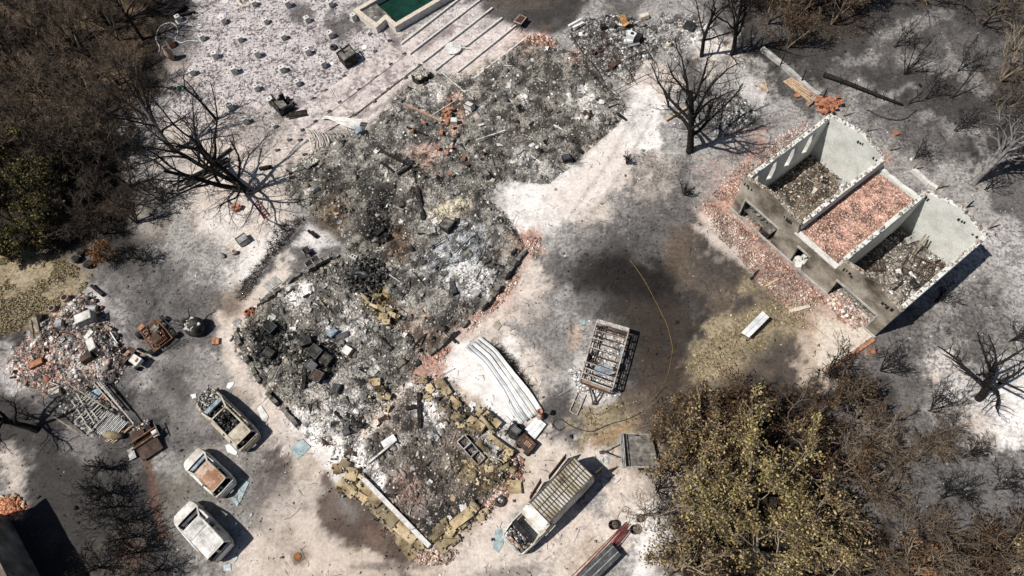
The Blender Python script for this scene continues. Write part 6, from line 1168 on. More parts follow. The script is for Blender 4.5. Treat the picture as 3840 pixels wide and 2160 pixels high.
# blackened motorbike and two chair frames
p = W('r8', 1180, 380, .6); t = thing('motorbike', 'blackened motorbike lying on its side in the rubble', 'motorbike', (p.x, p.y, .55), R(-10))
for x in (-1.15, .55): MB().tube([(x+.4*math.cos(a_), .35*math.sin(a_)*.9, .12) for a_ in [k*.4488 for k in range(14)]], .09, 8, False, True).build('wheel', 'black_rubber', t, True)
MB().tube([(-1.1, 0, .1), (-.5, .15, .3), (0, .1, .35), (.5, 0, .2)], [.05, .12, .2, .1], 8).build('frame', 'dark_metal', t, True); MB().rock((-.1, -.1, .25), (.6, .5, .35), rv).build('engine', 'soot', t); MB().lathe([(.1, 0), (.22, .12), (.22, .3), (.05, .4)], 12, (-.6, .5, .05)).build('fuel_tank', 'dark_metal', t, True); MB().tube([(-1.0, -.4, .3), (-.9, 0, .45), (-1.0, .5, .4)], .03, 6).build('handlebar', 'dark_metal', t)
for (x, y, lab) in ((655, 155, 'black square seat frame on the white patch, left of a pair'), (740, 240, 'black double seat frame on the white patch, right of a pair')):
    p = W('r8', x, y, .3); t = thing('burnt_chair', lab, 'chair', (p.x, p.y, 0), R(40)); n2 = 2 if 'double' in lab else 1
    for k_ in range(n2):
        o = -.55*k_
        MB().box((o, 0, .4), (.48, .5, .05)).build('seat', 'soot', t)
        for (a_, b_) in ((-.24, -.25), (.24, -.25), (-.24, .25), (.24, .25)): MB().bar((o+a_, b_, 0), (o+a_, b_, .5), .05).build('leg', 'char_wood', t)
        for b_ in (-.27, .27): MB().bar((o-.26, b_, .5), (o+.26, b_, .5), .06).build('armrest', 'char_wood', t)
        MB().bar((o-.27, -.27, .55), (o-.27, .27, .55), .06).build('backrest', 'grey_metal', t)
for i, (x0, y0, x1, y1) in enumerate(((1590, 1240, 1745, 1120), (1370, 1370, 1720, 1190), (1400, 1400, 1735, 1210), (1350, 1440, 1740, 1245), (1300, 1400, 1450, 1330), (1480, 1330, 1700, 1270))):
    timber('11', x0, y0, x1, y1, .18+.04*i, .16, 'long black timber stacked beneath the big burnt tree, '+['uppermost and shortest', 'second from the top', 'third from the top', 'lowest and longest', 'short, off to the tip end', 'thin, across the middle'][i])
# ---- small things on the left yard
crate('sink', 'grey sink unit tipped on the white ash', 'sink', '21', 1835, 405, .85, .7, .4, 40, 'concrete', 0, 'grey_metal', 'rim')
def lathe_thing(name, lab, cat, k, x, y, prof, mat, extra=None, lie=None, z=0.):
    p = W(k, x, y); t = thing(name, lab, cat, (p.x, p.y, z)); rot = rotm(0, math.pi/2, lie) if lie is not None else None; c = (0, 0, prof[0][0]) if lie is not None else (0, 0, 0)
    MB().lathe(prof, 16, c, True, rot).build('body', mat, t, False)
    hi = max(q_[1] for q_ in prof)
    if lie is None: MB().lathe([(prof[-1][0]*.75, 0), (prof[-1][0]*.75, .012)], 14, (0, 0, hi)).build('mouth', extra or 'soot', t)
    else: MB().lathe([(prof[-1][0]*.75, hi), (prof[-1][0]*.75, hi+.012)], 14, c, True, rot).build('mouth', extra or 'soot', t)
    return t
lathe_thing('gas_bottle', 'scorched gas bottle lying left of the tipped sink', 'gas bottle', '21', 1660, 515, [(.14, 0), (.17, .06), (.17, .4), (.1, .52), (.06, .58)], 'grey_metal', None, .1 if False else -.5)
lathe_thing('gas_bottle', 'small rusty gas bottle standing below the tipped sink', 'gas bottle', '21', 1775, 505, [(.16, 0), (.2, .06), (.2, .3), (.1, .36)], 'clay')
lathe_thing('terracotta_pot', 'charred plant pot, top one of three at the edge of the dry grass', 'pot', '21', 630, 505, [(.26, 0), (.34, .4), (.3, .44)], 'charred_stone', 'char_wood'); lathe_thing('terracotta_pot', 'charred plant pot, left one of three at the edge of the dry grass', 'pot', '21', 590, 560, [(.26, 0), (.34, .42), (.3, .46)], 'charred_stone', 'char_wood'); lathe_thing('terracotta_pot', 'charred plant pot, right lower one of three at the edge of the dry grass', 'pot', '21', 680, 600, [(.26, 0), (.34, .42), (.3, .46)], 'charred_stone', 'char_wood')
p = W('21', 1790, 175); m = MB()
for i in range(7): m.rock((p.x+rv.uniform(-.3, .3), p.y+rv.uniform(-.2, .2), .1+.05*i), (.4, .3, .12), rv, None, 1.4)
m.top('red_rag', 'terracotta', 'crumpled red plastic sheet in the shadow of the big left tree', 'sheet')
a, b = W('21', 1935, 120, .1), W('21', 2010, 230, .1); t = thing('red_lattice', 'melted dark red lattice strip at the left edge of the rubble', 'lattice', (*a[:2], 0))
for i in range(7): u = i/6; q_ = lp(a, b, u); MB().bar(q_+Vector((-.22, -.12, 0)), q_+Vector((.22, .12, .05)), .05).build('slat', 'red_paint', t, world=True)
for s_ in (-1, 1): MB().bar(a+Vector((.2*s_, .1*s_, 0)), b+Vector((.2*s_, .1*s_, .05)), .06).build('rail', 'red_paint', t, world=True)
p = W('21', 1890, 960); t = thing('clay_jugs', 'orange clay jug pieces at the drive-side corner of the rubble', 'pottery', (p.x, p.y, 0))
for (dx, dy, s_) in ((-.15, 0, .28), (.1, .25, .25), (.3, -.05, .22)): MB().lathe([(.5*s_, 0), (s_, .6*s_), (.9*s_, 1.1*s_), (.4*s_, 1.4*s_)], 12, (dx, dy, 0), False).build('jug', 'orange_brick' if dx else 'clay', t, True)
t = thing('red_brick_pair', 'two red hollow bricks lying on the drive', 'bricks', (*W('bg', 1600, 780)[:2], 0))
for dx in (-.14, .14): MB().box((dx, 0, .1), (.24, .5, .2), (0, 0, .15), .01, rv).build('hollow_brick', 'terracotta', t)
crate('pale_brick', 'pale brick block on the drive next to the two red bricks', 'brick', '21', 1735, 1145, .4, .3, .2, 60, 'pale_concrete')
p = W('22', 110, 730, .03); slb = MB(); g = [W('22', *q_) for q_ in ((48, 750), (140, 672), (195, 720), (95, 795))]; slb.prism([tuple(q_[:2]) for q_ in g], .0, .035); slb.top('paving_slab', 'concrete', 'square grey slab set in the white path beside the rubble', 'slab')
slb = MB(); g = [W('22', *q_) for q_ in ((1783, 1052), (1815, 1015), (1855, 1050), (1825, 1088))]; slb.prism([tuple(q_[:2]) for q_ in g], .0, .05); slb.top('manhole_cover', 'stained_plaster', 'small square brown cover above the white roofing sheets', 'cover')
p = W('32', 315, 1305); t = thing('manhole_cover', 'square drain cover with a round rusty lid on the lower drive', 'cover', (p.x, p.y, 0), R(35)); MB().box((0, 0, .02), (.75, .75, .06)).build('frame', 'stained_plaster', t); MB().lathe([(.26, 0), (.26, .035)], 20, (0, 0, .05)).build('lid', 'rust', t)
# green hose coil, clay urn, rope loop, trays, hoops
p = W('r3', 125, 1000); m = MB()
for cxx in (-.22, .22):
    for i in range(5): m.tube([(p.x+cxx+(.2-.02*i)*math.cos(a_), p.y+(.2-.02*i)*math.sin(a_), .05+.04*i) for a_ in [k*.5236 for k in range(12)]], .024, 5, False, True)
m.top('hose_coil', 'green_plastic', 'bright green hose coil on the ash by the forest edge', 'hose'); lathe_thing('terracotta_pot', 'small brown pot touching the green hose coil', 'pot', 'r3', 30, 1005, [(.13, 0), (.19, .2), (.16, .26)], 'clay')
p = W('11', 1305, 450); t = thing('clay_urn', 'tall clay urn standing among the bare trees below the white rope loop', 'urn', (p.x, p.y, 0)); MB().lathe([(.18, 0), (.34, .5), (.36, .9), (.22, 1.25), (.2, 1.4), (.27, 1.5)], 18).build('body', 'clay', t, True); MB().lathe([(.19, 0), (.19, .012)], 14, (0, 0, 1.5)).build('mouth', 'soot', t)
crate('orange_box', 'rust-orange box behind the tall clay urn', 'box', '11', 1290, 330, .55, .7, .5, 40, 'orange_brick', 0, 'soot')
hose('rope', 'white_rope', 'white rope or cable laid in a loop on the grey ash', 'rope', '11', [(1200, 395), (1205, 355), (1180, 300), (1190, 240), (1220, 195), (1270, 175), (1310, 180), (1340, 215), (1345, 260), (1325, 300), (1370, 325), (1430, 310), (1500, 315)], .05, .03)
m = MB(); g = [W('11', *q_, .4) for q_ in ((1255, 60), (1340, 10), (1395, 45), (1300, 115))]; m.prism([tuple(q_[:2]) for q_ in g], .25, .45); m.top('tray', 'char_wood', 'black charred platform at the wood\'s edge near the top', 'platform')
timber('11', 1355, 115, 1475, 88, .2, .2, 'black log on the white ash beside the charred platform'); 
for (k, x, y, r_, lab, mat) in (('r3', 320, 305, .34, 'pale disc right of the white rope loop', 'pale_concrete'), ('r3', 570, 190, .36, 'pale disc in the ash below the top edge', 'pale_concrete'), ('r3', 625, 15, .36, 'pale disc cut by the top edge', 'pale_concrete'), ('r3', 1635, 90, .38, 'grey disc between the soot patch and the pool', 'concrete'), ('r3', 2195, 535, .3, 'white broken plate beside the charred block with a stick', 'white_metal'), ('r3', 1825, 720, .24, 'small white plate left of the charred block with a stick', 'white_metal'), ('r3', 990, 740, .24, 'small pinkish disc in the middle of the ash', 'pink_stone'), ('21', 1790, 1030, .34, 'thin pale wheel rim leaning at the rubble corner by the boiler', 'grey_metal')):
    p = W(k, x, y); MB().lathe([(r_*.95, 0), (r_, .04), (r_*.8, .07)], 18, (p.x, p.y, gz(p.x, p.y))).top('disc', mat, lab, 'disc')
for (k, x, y, r_, h_, lab, z) in (('r3', 1845, 545, .3, .2, 'dark tyre left of the charred block with a stick', 0), ('13', 475, 543, .28, .2, 'black tyre ring near the edge of the far house rubble', .45), ('21', 880, 1140, .3, .2, 'black tyre at the right edge of the reddish heap', 0), ('32', 1845, 885, .36, .25, 'black tyre at the foot of the red brick rubble near the van', 0), ('r5', 1510, 1340, .5, .3, 'big ash-filled tyre below the reddish heap', 0), ('33', 1510, 1200, .01, .01, '', 0)):
    if not lab: continue
    p = W(k, x, y); MB().tube([(p.x+r_*.75*math.cos(a_), p.y+r_*.75*math.sin(a_), z+.12) for a_ in [q_*.3927 for q_ in range(16)]], .12 if r_ < .4 else .17, 8, False, True).top('tyre', 'black_rubber', lab, 'tyre', None, True)
m = MB(); pts = [W('r3', *q_, .1) for q_ in ((765, 0), (780, 40), (820, 70), (880, 60), (905, 30))]; m.tube(pts, .16, 6); m.top('stone_ring', 'cream_tile', 'half ring of pale stone at the top edge', 'kerb')
# glass table top with spokes; wheelbarrow
p = W('12', 1490, 380); t = thing('glass_table', 'round silvery parasol-like disc with spokes lying across the pale rails', 'disc', (p.x, p.y, .28))
MB().lathe([(.72, 0), (.75, .03), (.3, .07), (.05, .1)], 22).build('top', 'white_ash_metal', t)
for i in range(8): a_ = i*.785; MB().bar((.08*math.cos(a_), .08*math.sin(a_), .11), (.7*math.cos(a_), .7*math.sin(a_), .05), .035, .03).build('spoke', 'white_metal', t)
MB().bar((.7, 0, .05), (1.5, -.1, .0), .06).build('stem', 'white_metal', t); MB().bar((.7, .1, .05), (1.3, .35, .0), .04).build('stem', 'white_metal', t)
p = W('13', 65, 185); t = thing('wheelbarrow', 'rusty wheelbarrow tipped beside the scorched lawn', 'wheelbarrow', (p.x, p.y, 0), R(60)); MB().hexa([(-.35, -.25, .3), (.35, -.25, .3), (.35, .25, .3), (-.35, .25, .3)], [(-.55, -.4, .62), (.5, -.4, .62), (.5, .4, .62), (-.55, .4, .62)]).build('tray', 'clay', t); MB().box((0, 0, .625), (.85, .62, .01)).build('tray_inside', 'dark_rust', t)
for sy in (-.3, .3): MB().bar((.45, sy*.4, .25), (-1.1, sy, .5), .05).build('handle', 'dark_metal', t); MB().bar((-.4, sy, .4), (-.4, sy, 0), .05).build('leg', 'dark_metal', t)
MB().tube([(.7, -.06, .2), (.7, .06, .2)], .2, 12).build('wheel', 'soot', t)
# ---- scrap heap beyond the house
r6 = lambda x, y: ('r6', x, y)
m = MB(); g = [W('r6', *q_, .8) for q_ in ((1055, 130), (1140, 85), (1310, 215), (1220, 270))]; P = [[lp(lp(g[0], g[1], u), lp(g[3], g[2], u), v)+Vector((0, 0, .25*math.sin(v*7)+.1*u)) for u in (0, .5, 1)] for v in (0, .2, .4, .6, .8, 1)]; m.grid(P, .03); m.top('scorched_sheet', 'orange_sheet', 'wavy orange-scorched white sheet on top of the scrap heap', 'sheet')
crate('washing_machine', 'white washing machine front with a round door on the scrap heap', 'washing machine', 'r6', 1295, 430, .7, .6, .6, -30, 'white_metal', .4, 'white_metal', 'door'); crate('dark_box', 'black box right of the white washing machine on the scrap heap', 'box', 'r6', 1410, 470, .8, .7, .7, -30, 'soot', .2); crate('dark_box', 'small dark grey box left of the orange-scorched sheet', 'box', 'r6', 990, 250, .5, .45, .4, -30, 'dark_metal', .3); crate('dark_box', 'black bucket box in the middle of the scrap heap', 'box', 'r6', 820, 285, .5, .45, .45, 10, 'soot', .3)
crate('dark_box', 'brown rusty box with a pipe mouth at the near end of the scrap heap', 'box', 'r6', 965, 940, .6, .5, .4, -35, 'dark_rust', .1, 'rust', 'rim'); crate('white_box', 'white box on the bare sand beyond the scrap heap', 'box', 'r6', 1530, 105, .75, .5, .35, 15, 'cream_tile'); crate('white_box', 'short white plank box under the washing machine', 'box', 'r6', 1255, 520, .8, .35, .2, -5, 'white_metal', .3)
crate('grey_mat', 'flat grey-green mat right of the scrap heap', 'mat', 'r6', 1690, 490, 1.6, 1.1, .04, -10, 'concrete', .02); crate('dark_crate', 'dark green crate under the black sapling beyond the scrap heap', 'crate', '13', 1340, 205, .9, .8, .5, -30, 'dark_metal', 0, 'soot', 'rim'); crate('white_box', 'small upright white box left of the dark green crate', 'box', '13', 1272, 195, .3, .5, .4, 0, 'cream_tile', 0, None, 'hole')
lathe_thing('cream_pot', 'cream pot standing alone right of the scrap heap', 'pot', 'r6', 1930, 610, [(.2, 0), (.27, .3), (.22, .5), (.16, .55)], 'cream_tile')
for (x0, y0, x1, y1, lab) in ((235, 260, 455, 140, 'white rail at the far left corner of the scrap heap'), (310, 290, 490, 200, 'second white rail beside it at the corner of the scrap heap'), (300, 300, 640, 165, 'thin dark rod over the two white rails'), (1270, 600, 1440, 560, 'grey plank below the black box on the scrap heap')):
    a, b = W('r6', x0, y0, .5), W('r6', x1, y1, .5); m = MB(); m.bar(a, b, .05 if 'rod' in lab else .2, .05 if 'rod' in lab else .12); m.top('rail', 'grey_metal' if 'rod' in lab or 'plank' in lab else 'white_metal', lab, 'rail')
t = thing('collapsed_greenhouse', 'collapsed frame of long thin rusty hoops spanning the scrap heap', 'frame', (*W('r6', 800, 700)[:2], 0))
for P in (((235, 350), (330, 500), (450, 680), (600, 850), (700, 990), (780, 1150), (870, 1300), (1020, 1420)), ((770, 350), (810, 530), (900, 650), (1050, 780), (1180, 900), (1270, 1050), (1360, 1220)), ((1460, 500), (1560, 660), (1640, 800), (1700, 880)), ((1010, 1370), (1150, 1300), (1350, 1190), (1560, 1090), (1640, 1070)), ((630, 1090), (800, 1130), (950, 1010), (1150, 850), (1400, 730), (1560, 680)), ((500, 700), (480, 800), (500, 860), (600, 840))):
    g = [W('r6', *q_, .45) for q_ in P]; MB().tube(g, .03, 6).build('hoop', 'dark_rust', t, True, True)
for i, (x, y, s_) in enumerate(((720, 790, .35), (780, 710, .3), (1075, 930, .25), (650, 760, .3))): p = W('r6', x, y); MB().tube([(p.x+s_*.75*math.cos(a_), p.y+s_*.75*math.sin(a_), .3+.05*i) for a_ in [q_*.4488 for q_ in range(14)]], .07, 7, False, True).top('pipe_ring', 'dark_rust', ['rusty ring lowest in the scrap heap tangle', 'rusty ring upper of two in the scrap heap tangle', 'small rusty ring by the brown box of the scrap heap', 'half-buried rusty ring left in the scrap heap tangle'][i], 'ring', None, True)
# ---- reddish heap: drums, boards, appliance
r5 = lambda x, y: ('r5', x, y)
for (x, y, s_, lie, mat, lab) in ((915, 265, .3, None, 'clay', 'open clay drum at the far tip of the reddish heap'), (735, 405, .26, None, 'clay', 'clay drum hoop on the edge of the dry grass by the reddish heap'), (560, 530, .3, None, 'dark_rust', 'dark-mouthed drum beside the upright timbers'), (1375, 385, .16, None, 'clay', 'small clay pot beside the lying grey cylinder')): lathe_thing('drum', lab, 'drum', 'r5', x, y, [(s_, 0), (s_*1.02, s_*1.3), (s_*.95, s_*1.35)], mat)
a, b = W('r5', 1160, 385, .3), W('r5', 1320, 385, .3); MB().tube([a, b], .24, 16).top('ribbed_drum', 'grey_metal', 'grey ribbed cylinder lying on the white ash of the reddish heap', 'cylinder')
timber('r5', 480, 500, 550, 850, 1.1, .3, 'pale upright-leaning timber, wider of two at the left of the reddish heap', 'grey_wood', 'timber', 'timber', .4); timber('r5', 415, 545, 465, 880, 1.0, .18, 'pale leaning timber, narrower of two at the left of the reddish heap', 'grey_wood', 'timber', 'timber', .3)
timber('r5', 1240, 75, 1400, 205, .15, .22, 'black beam lying beyond the tip of the reddish heap'); timber('r5', 1500, 1030, 1610, 935, .2, .16, 'black pole on the right edge of the reddish heap'); timber('r5', 900, 590, 1000, 440, .5, .25, 'grey board beside the white-topped appliance', 'grey_wood', 'board', 'board'); timber('r5', 1430, 630, 1520, 680, .3, .2, 'short pink-brown beam right of the white-topped appliance', 'clay', 'beam', 'beam')
crate('appliance', 'white-topped appliance with a dark blue shaded side on the reddish heap', 'appliance', 'r5', 1170, 525, 1.2, .75, .8, 25, 'grey_metal', .3, 'white_ash_metal', None); crate('grey_box', 'slate-grey box next to the drums on the reddish heap', 'box', 'r5', 820, 605, .5, .6, .45, 15, 'grey_metal', .4); crate('rusty_box', 'long rust-orange box low on the reddish heap', 'box', 'r5', 505, 1140, 1.0, .5, .3, 28, 'rust', .4, 'orange_brick')
crate('white_bags', 'two pale swollen bags side by side on the reddish heap', 'bags', 'r5', 1255, 880, 1.0, .55, .35, -55, 'pale_concrete', .45); crate('white_bags', 'pale bag above the two swollen bags on the reddish heap', 'bags', 'r5', 1225, 745, .7, .4, .3, 60, 'pale_concrete', .45); crate('dark_box', 'dark brown box in the shade on the lower right of the reddish heap', 'box', 'r5', 1195, 1060, .85, .6, .4, 35, 'dark_rust', .35); crate('dark_box', 'black leaning sheet right of the dark brown box', 'sheet', 'r5', 1380, 1040, .9, .7, .2, -40, 'soot', .3)
t = thing('scrap_metal', 'white metal scrap frame between the heap and the buggy', 'frame', (*W('r5', 1530, 840)[:2], 0))
for (x0, y0, x1, y1) in ((1460, 720, 1600, 910), (1500, 710, 1600, 870), (1560, 900, 1610, 860), (1420, 720, 1480, 780)): MB().bar(W('r5', x0, y0, .25), W('r5', x1, y1, .25), .08).build('bar', 'white_ash_metal', t, world=True)
crate('tan_block', 'pale tan cardboard-like block on the lower left of the reddish heap', 'block', 'sh', 105, 290, .75, .6, .35, 25, 'cream_tile', .1)
# ---- collapsed slatted shed, rusty cabinet
t = thing('slat_shed', 'collapsed shed of thin grey slats between two long pale poles', 'shed', (*W('sh', 800, 550)[:2], 0))
for i in range(30):
    u = i/29; x0, y0 = 620-5*i+rv.uniform(-40, 40)+430*u, 180+14*i+rv.uniform(-20, 20)+0*u; ln = rv.uniform(180, 420); MB().bar(W('sh', x0, y0+ln*.3, .35+rv.uniform(0, .4)), W('sh', x0-ln*.75, y0+ln*.3+ln*.72, .3+rv.uniform(0, .3)), .05, .03).build('slat', 'grey_metal' if i % 3 else 'pale_frame', t, world=True)
for i in range(16): x0 = 900+20*i; MB().bar(W('sh', x0, 560+12*i, .6), W('sh', x0-240, 850+10*i, .35), .045, .03).build('slat', 'white_ash_metal' if i % 2 else 'grey_metal', t, world=True)
for (x0, y0, x1, y1) in ((740, 130, 1130, 570), (700, 160, 1060, 560), (430, 300, 700, 760), (350, 400, 640, 860), (780, 130, 1290, 760), (560, 760, 670, 870)): MB().bar(W('sh', x0, y0, .7), W('sh', x1, y1, .6), .07).build('rail', 'pale_frame', t, world=True)
for (x0, y0, x1, y1) in ((850, 300, 740, 420), (960, 490, 1050, 540), (870, 280, 960, 350), (650, 560, 760, 700)): MB().bar(W('sh', x0, y0, .6), W('sh', x1, y1, .6), .07).build('rail', 'pale_frame', t, world=True)
MB().prism([tuple(W('sh', *q_)[:2]) for q_ in ((640, 330), (780, 250), (860, 310), (740, 430))], .3, .34).build('panel', 'blue_metal', t, world=True); MB().prism([tuple(W('sh', *q_)[:2]) for q_ in ((820, 390), (890, 340), (960, 420), (880, 450))], .3, .36).build('panel', 'orange_brick', t, world=True)
for (x0, y0, x1, y1, lab) in ((320, 165, 910, 540, 'long pale pole lying over the collapsed slat shed, upper of two'), (0, 600, 540, 945, 'long pale pole at the foot of the collapsed slat shed, lower of two')): m = MB(); m.tube([W('sh', x0, y0, 1.0 if x0 else .8), W('sh', x1, y1, .9 if x0 else .25)], .05, 7); m.top('pole', 'pale_bark', lab, 'pole')
heap('rubble_heap', 'sooty brown debris under the collapsed slat shed', 'rubble', [tuple(W('sh', *q_)[:2]) for q_ in ((330, 250), (740, 100), (1000, 350), (1300, 800), (1000, 980), (700, 960), (300, 700), (150, 450))], .25, 1300, .05, .22, 60, .14, .3, 'grey', .5, .5, base=(.06, .055, .05))
p = W('sh', 980, 940, .2); t = thing('canvas_roll', 'mustard yellow slumped roll among thin sticks by the rusty cabinet', 'roll', (p.x, p.y, 0), R(-3)); MB().tube([(-.7, 0, .2), (-.3, .02, .3), (.2, 0, .32), (.75, .02, .25)], [.1, .26, .3, .2], 10).build('roll', 'tan_slab', t, True)
for i in range(8): MB().bar((-.5+.1*i, -.45+rv.uniform(-.1, .1), .12), (.4+.12*i, .15+.1*i, .25), .04).build('stick', 'tan_wood', t)
p = W('sh', 1510, 1020); t = thing('rusty_cabinet', 'rusty brown metal cabinet burst open on its back, by the mustard roll', 'cabinet', (p.x, p.y, 0), yaw(W('sh', 1400, 1180), W('sh', 1700, 980)))
MB().box((0, -.75, .3), (1.5, 1.0, .08), (.15, 0, 0), .02, rv).build('door', 'dark_rust', t); MB().box((-.25, .65, .45), (.9, .7, .08), (-.2, .1, 0), .02, rv).build('panel', 'dark_rust', t); MB().box((-1.2, -.25, .2), (.45, .8, .05), (0, 0, -.1), .01, rv).build('panel', 'grey_metal', t)
for y in (-.22, .25): MB().bar((-.95, y, .55), (1.0, y, .6), .09, .12).build('frame', 'rust', t)
MB().box((.75, -.1, .5), (.35, .5, .1), (0, .2, 0), .02, rv).build('shelf', 'white_ash_metal', t); MB().box((.55, .5, .35), (.4, .5, .5), (0, 0, 0), .03, rv).build('side', 'soot', t); MB().bar((1.0, -.5, .6), (1.05, .6, .65), .06).build('frame', 'dark_metal', t); MB().box((0, .05, .18), (1.6, 1.0, .3), (0, 0, 0), .04, rv).build('body', 'soot', t)
n = 120; V, F, C = chips(np.stack([rngN.uniform(-.4, .6, n), rngN.uniform(.7, 1.3, n), rngN.uniform(.1, .4, n)], -1), rngN.uniform(.06, .2, n), np.clip(np.array([.2, .17, .15])*np.exp(rngN.normal(0, .8, (n, 1))), .01, .6)); tag(put('burnt_parts', np_mesh('burnt_parts', V, F, C), 'debris', t), kind='stuff')
# ---- behind the building: fallen trunk, tan planks, orange bricks
tr = [W('14', *q_, .25) for q_ in ((500, 560), (640, 610), (780, 665), (940, 730), (1100, 790))]; t = thing('fallen_log', 'black fallen trunk with short broken branch stubs behind the building', 'log', (*tr[2][:2], 0)); MB().tube(tr, [.2, .17, .15, .12, .07], 9).build('trunk', 'black_bark', t, True, True)
for u in (.2, .4, .55, .65, .75, .88):
    q_ = lp(tr[0], tr[4], u)
    for s_ in (-1, 1): MB().tube([q_, q_+Vector((.12*s_, .4*s_, .25))], [.04, .02], 5).build('stub', 'black_bark', t, world=True)
for i in range(5): timber('14', 200+12*i, 612-6*i, 390+14*i, 760-12*i, .15+.05*(i % 2), .12, ['tan plank behind the building, lowest of the loose stack', 'second tan plank of the loose stack behind the building', 'third tan plank of the loose stack behind the building', 'fourth tan plank of the loose stack behind the building', 'uppermost tan plank of the loose stack behind the building'][i], 'tan_wood', 'plank', 'plank')
timber('14', 0, 640, 80, 690, .15, .14, 'yellowish plank at the foot of the low kerb wall', 'tan_wood', 'plank', 'plank'); timber('14', 50, 600, 80, 690, .15, .12, 'thin tan plank crossing the yellowish one', 'tan_wood', 'plank', 'plank'); timber('13', 1160, 905, 1320, 810, .2, .2, 'pale board on the edge of the bed under the tall black tree', 'tan_wood', 'board', 'board'); timber('23', 1910, 755, 2010, 695, .08, .16, 'pale pink plank on the yard in front of the building', 'tan_wood', 'plank', 'plank')
timber('24', 240, 945, 390, 905, .06, .26, 'pale salmon board lying on the yard near the paved apron', 'cream_tile', 'board', 'board')
t = thing('brick_stack', 'bright orange brick pile against the back corner of the building', 'bricks', (*W('14', 510, 790)[:2], 0))
for i in range(70): p = W('14', rv.triangular(430, 640, 510), rv.triangular(750, 880, 800)); o = MB().box((0, 0, 0), (.4, .24, .17), (rv.gauss(0, .35), rv.gauss(0, .35), rv.uniform(0, 3)), .012, rv).build('brick', 'orange_brick', t); o.location = (p.x-t.location.x, p.y-t.location.y, .1+rv.uniform(0, .45))
for (x, y) in ((390, 780), (420, 750), (450, 740), (400, 710)): p = W('14', x, y, .2); o = MB().box((0, 0, 0), (.5, .36, .22), (0, 0, .7), .01, rv).build('brick', 'clay', t); o.location = p-t.location
for (k, x, y, lab) in (('14', 295, 728, 'single red brick lump by the tan planks'), ('14', 1040, 1012, 'single orange brick on the grey ground behind the first bay'), ('24', 870, 1248, 'small orange brick bit below the paved apron')): p = W(k, x, y); MB().box((p.x, p.y, .1), (.42, .3, .2), (0, 0, rv.uniform(0, 3)), .03, rv).top('brick', 'orange_brick', lab, 'brick')
# ---- dark-walled building cut by the lower left corner
c0 = W('31', 60, 990); c1 = W('31', 350, 1529); dv = (c1-c0).normalized(); nv = Vector((-dv.y, dv.x, 0)); nv = nv if nv.x < 0 else -nv
t = thing('corner_building', 'dark-walled building cut by the lower left corner of the photo', 'building', (c0.x, c0.y, 0))
e0, e1 = c0, c0+dv*9; H_ = 3.4
MB().hexa([dz(q_, -.05) for q_ in (e0, e0+nv*6, e1+nv*6, e1)][::-1] if (e1-e0).cross(nv).z > 0 else [dz(q_, -.05) for q_ in (e0, e0+nv*6, e1+nv*6, e1)], [dz(q_, H_) for q_ in (e0, e0+nv*6, e1+nv*6, e1)][::-1] if (e1-e0).cross(nv).z > 0 else [dz(q_, H_) for q_ in (e0, e0+nv*6, e1+nv*6, e1)]).build('wall', 'stained_plaster', t, world=True)
o1 = [e0-nv*.25-dv*.25, e0+nv*6.2-dv*.25, e1+nv*6.2, e1-nv*.25]; MB().prism([tuple(q_[:2]) for q_ in o1], H_+.002, H_+.18).build('roof', 'stained_plaster', t, world=True)
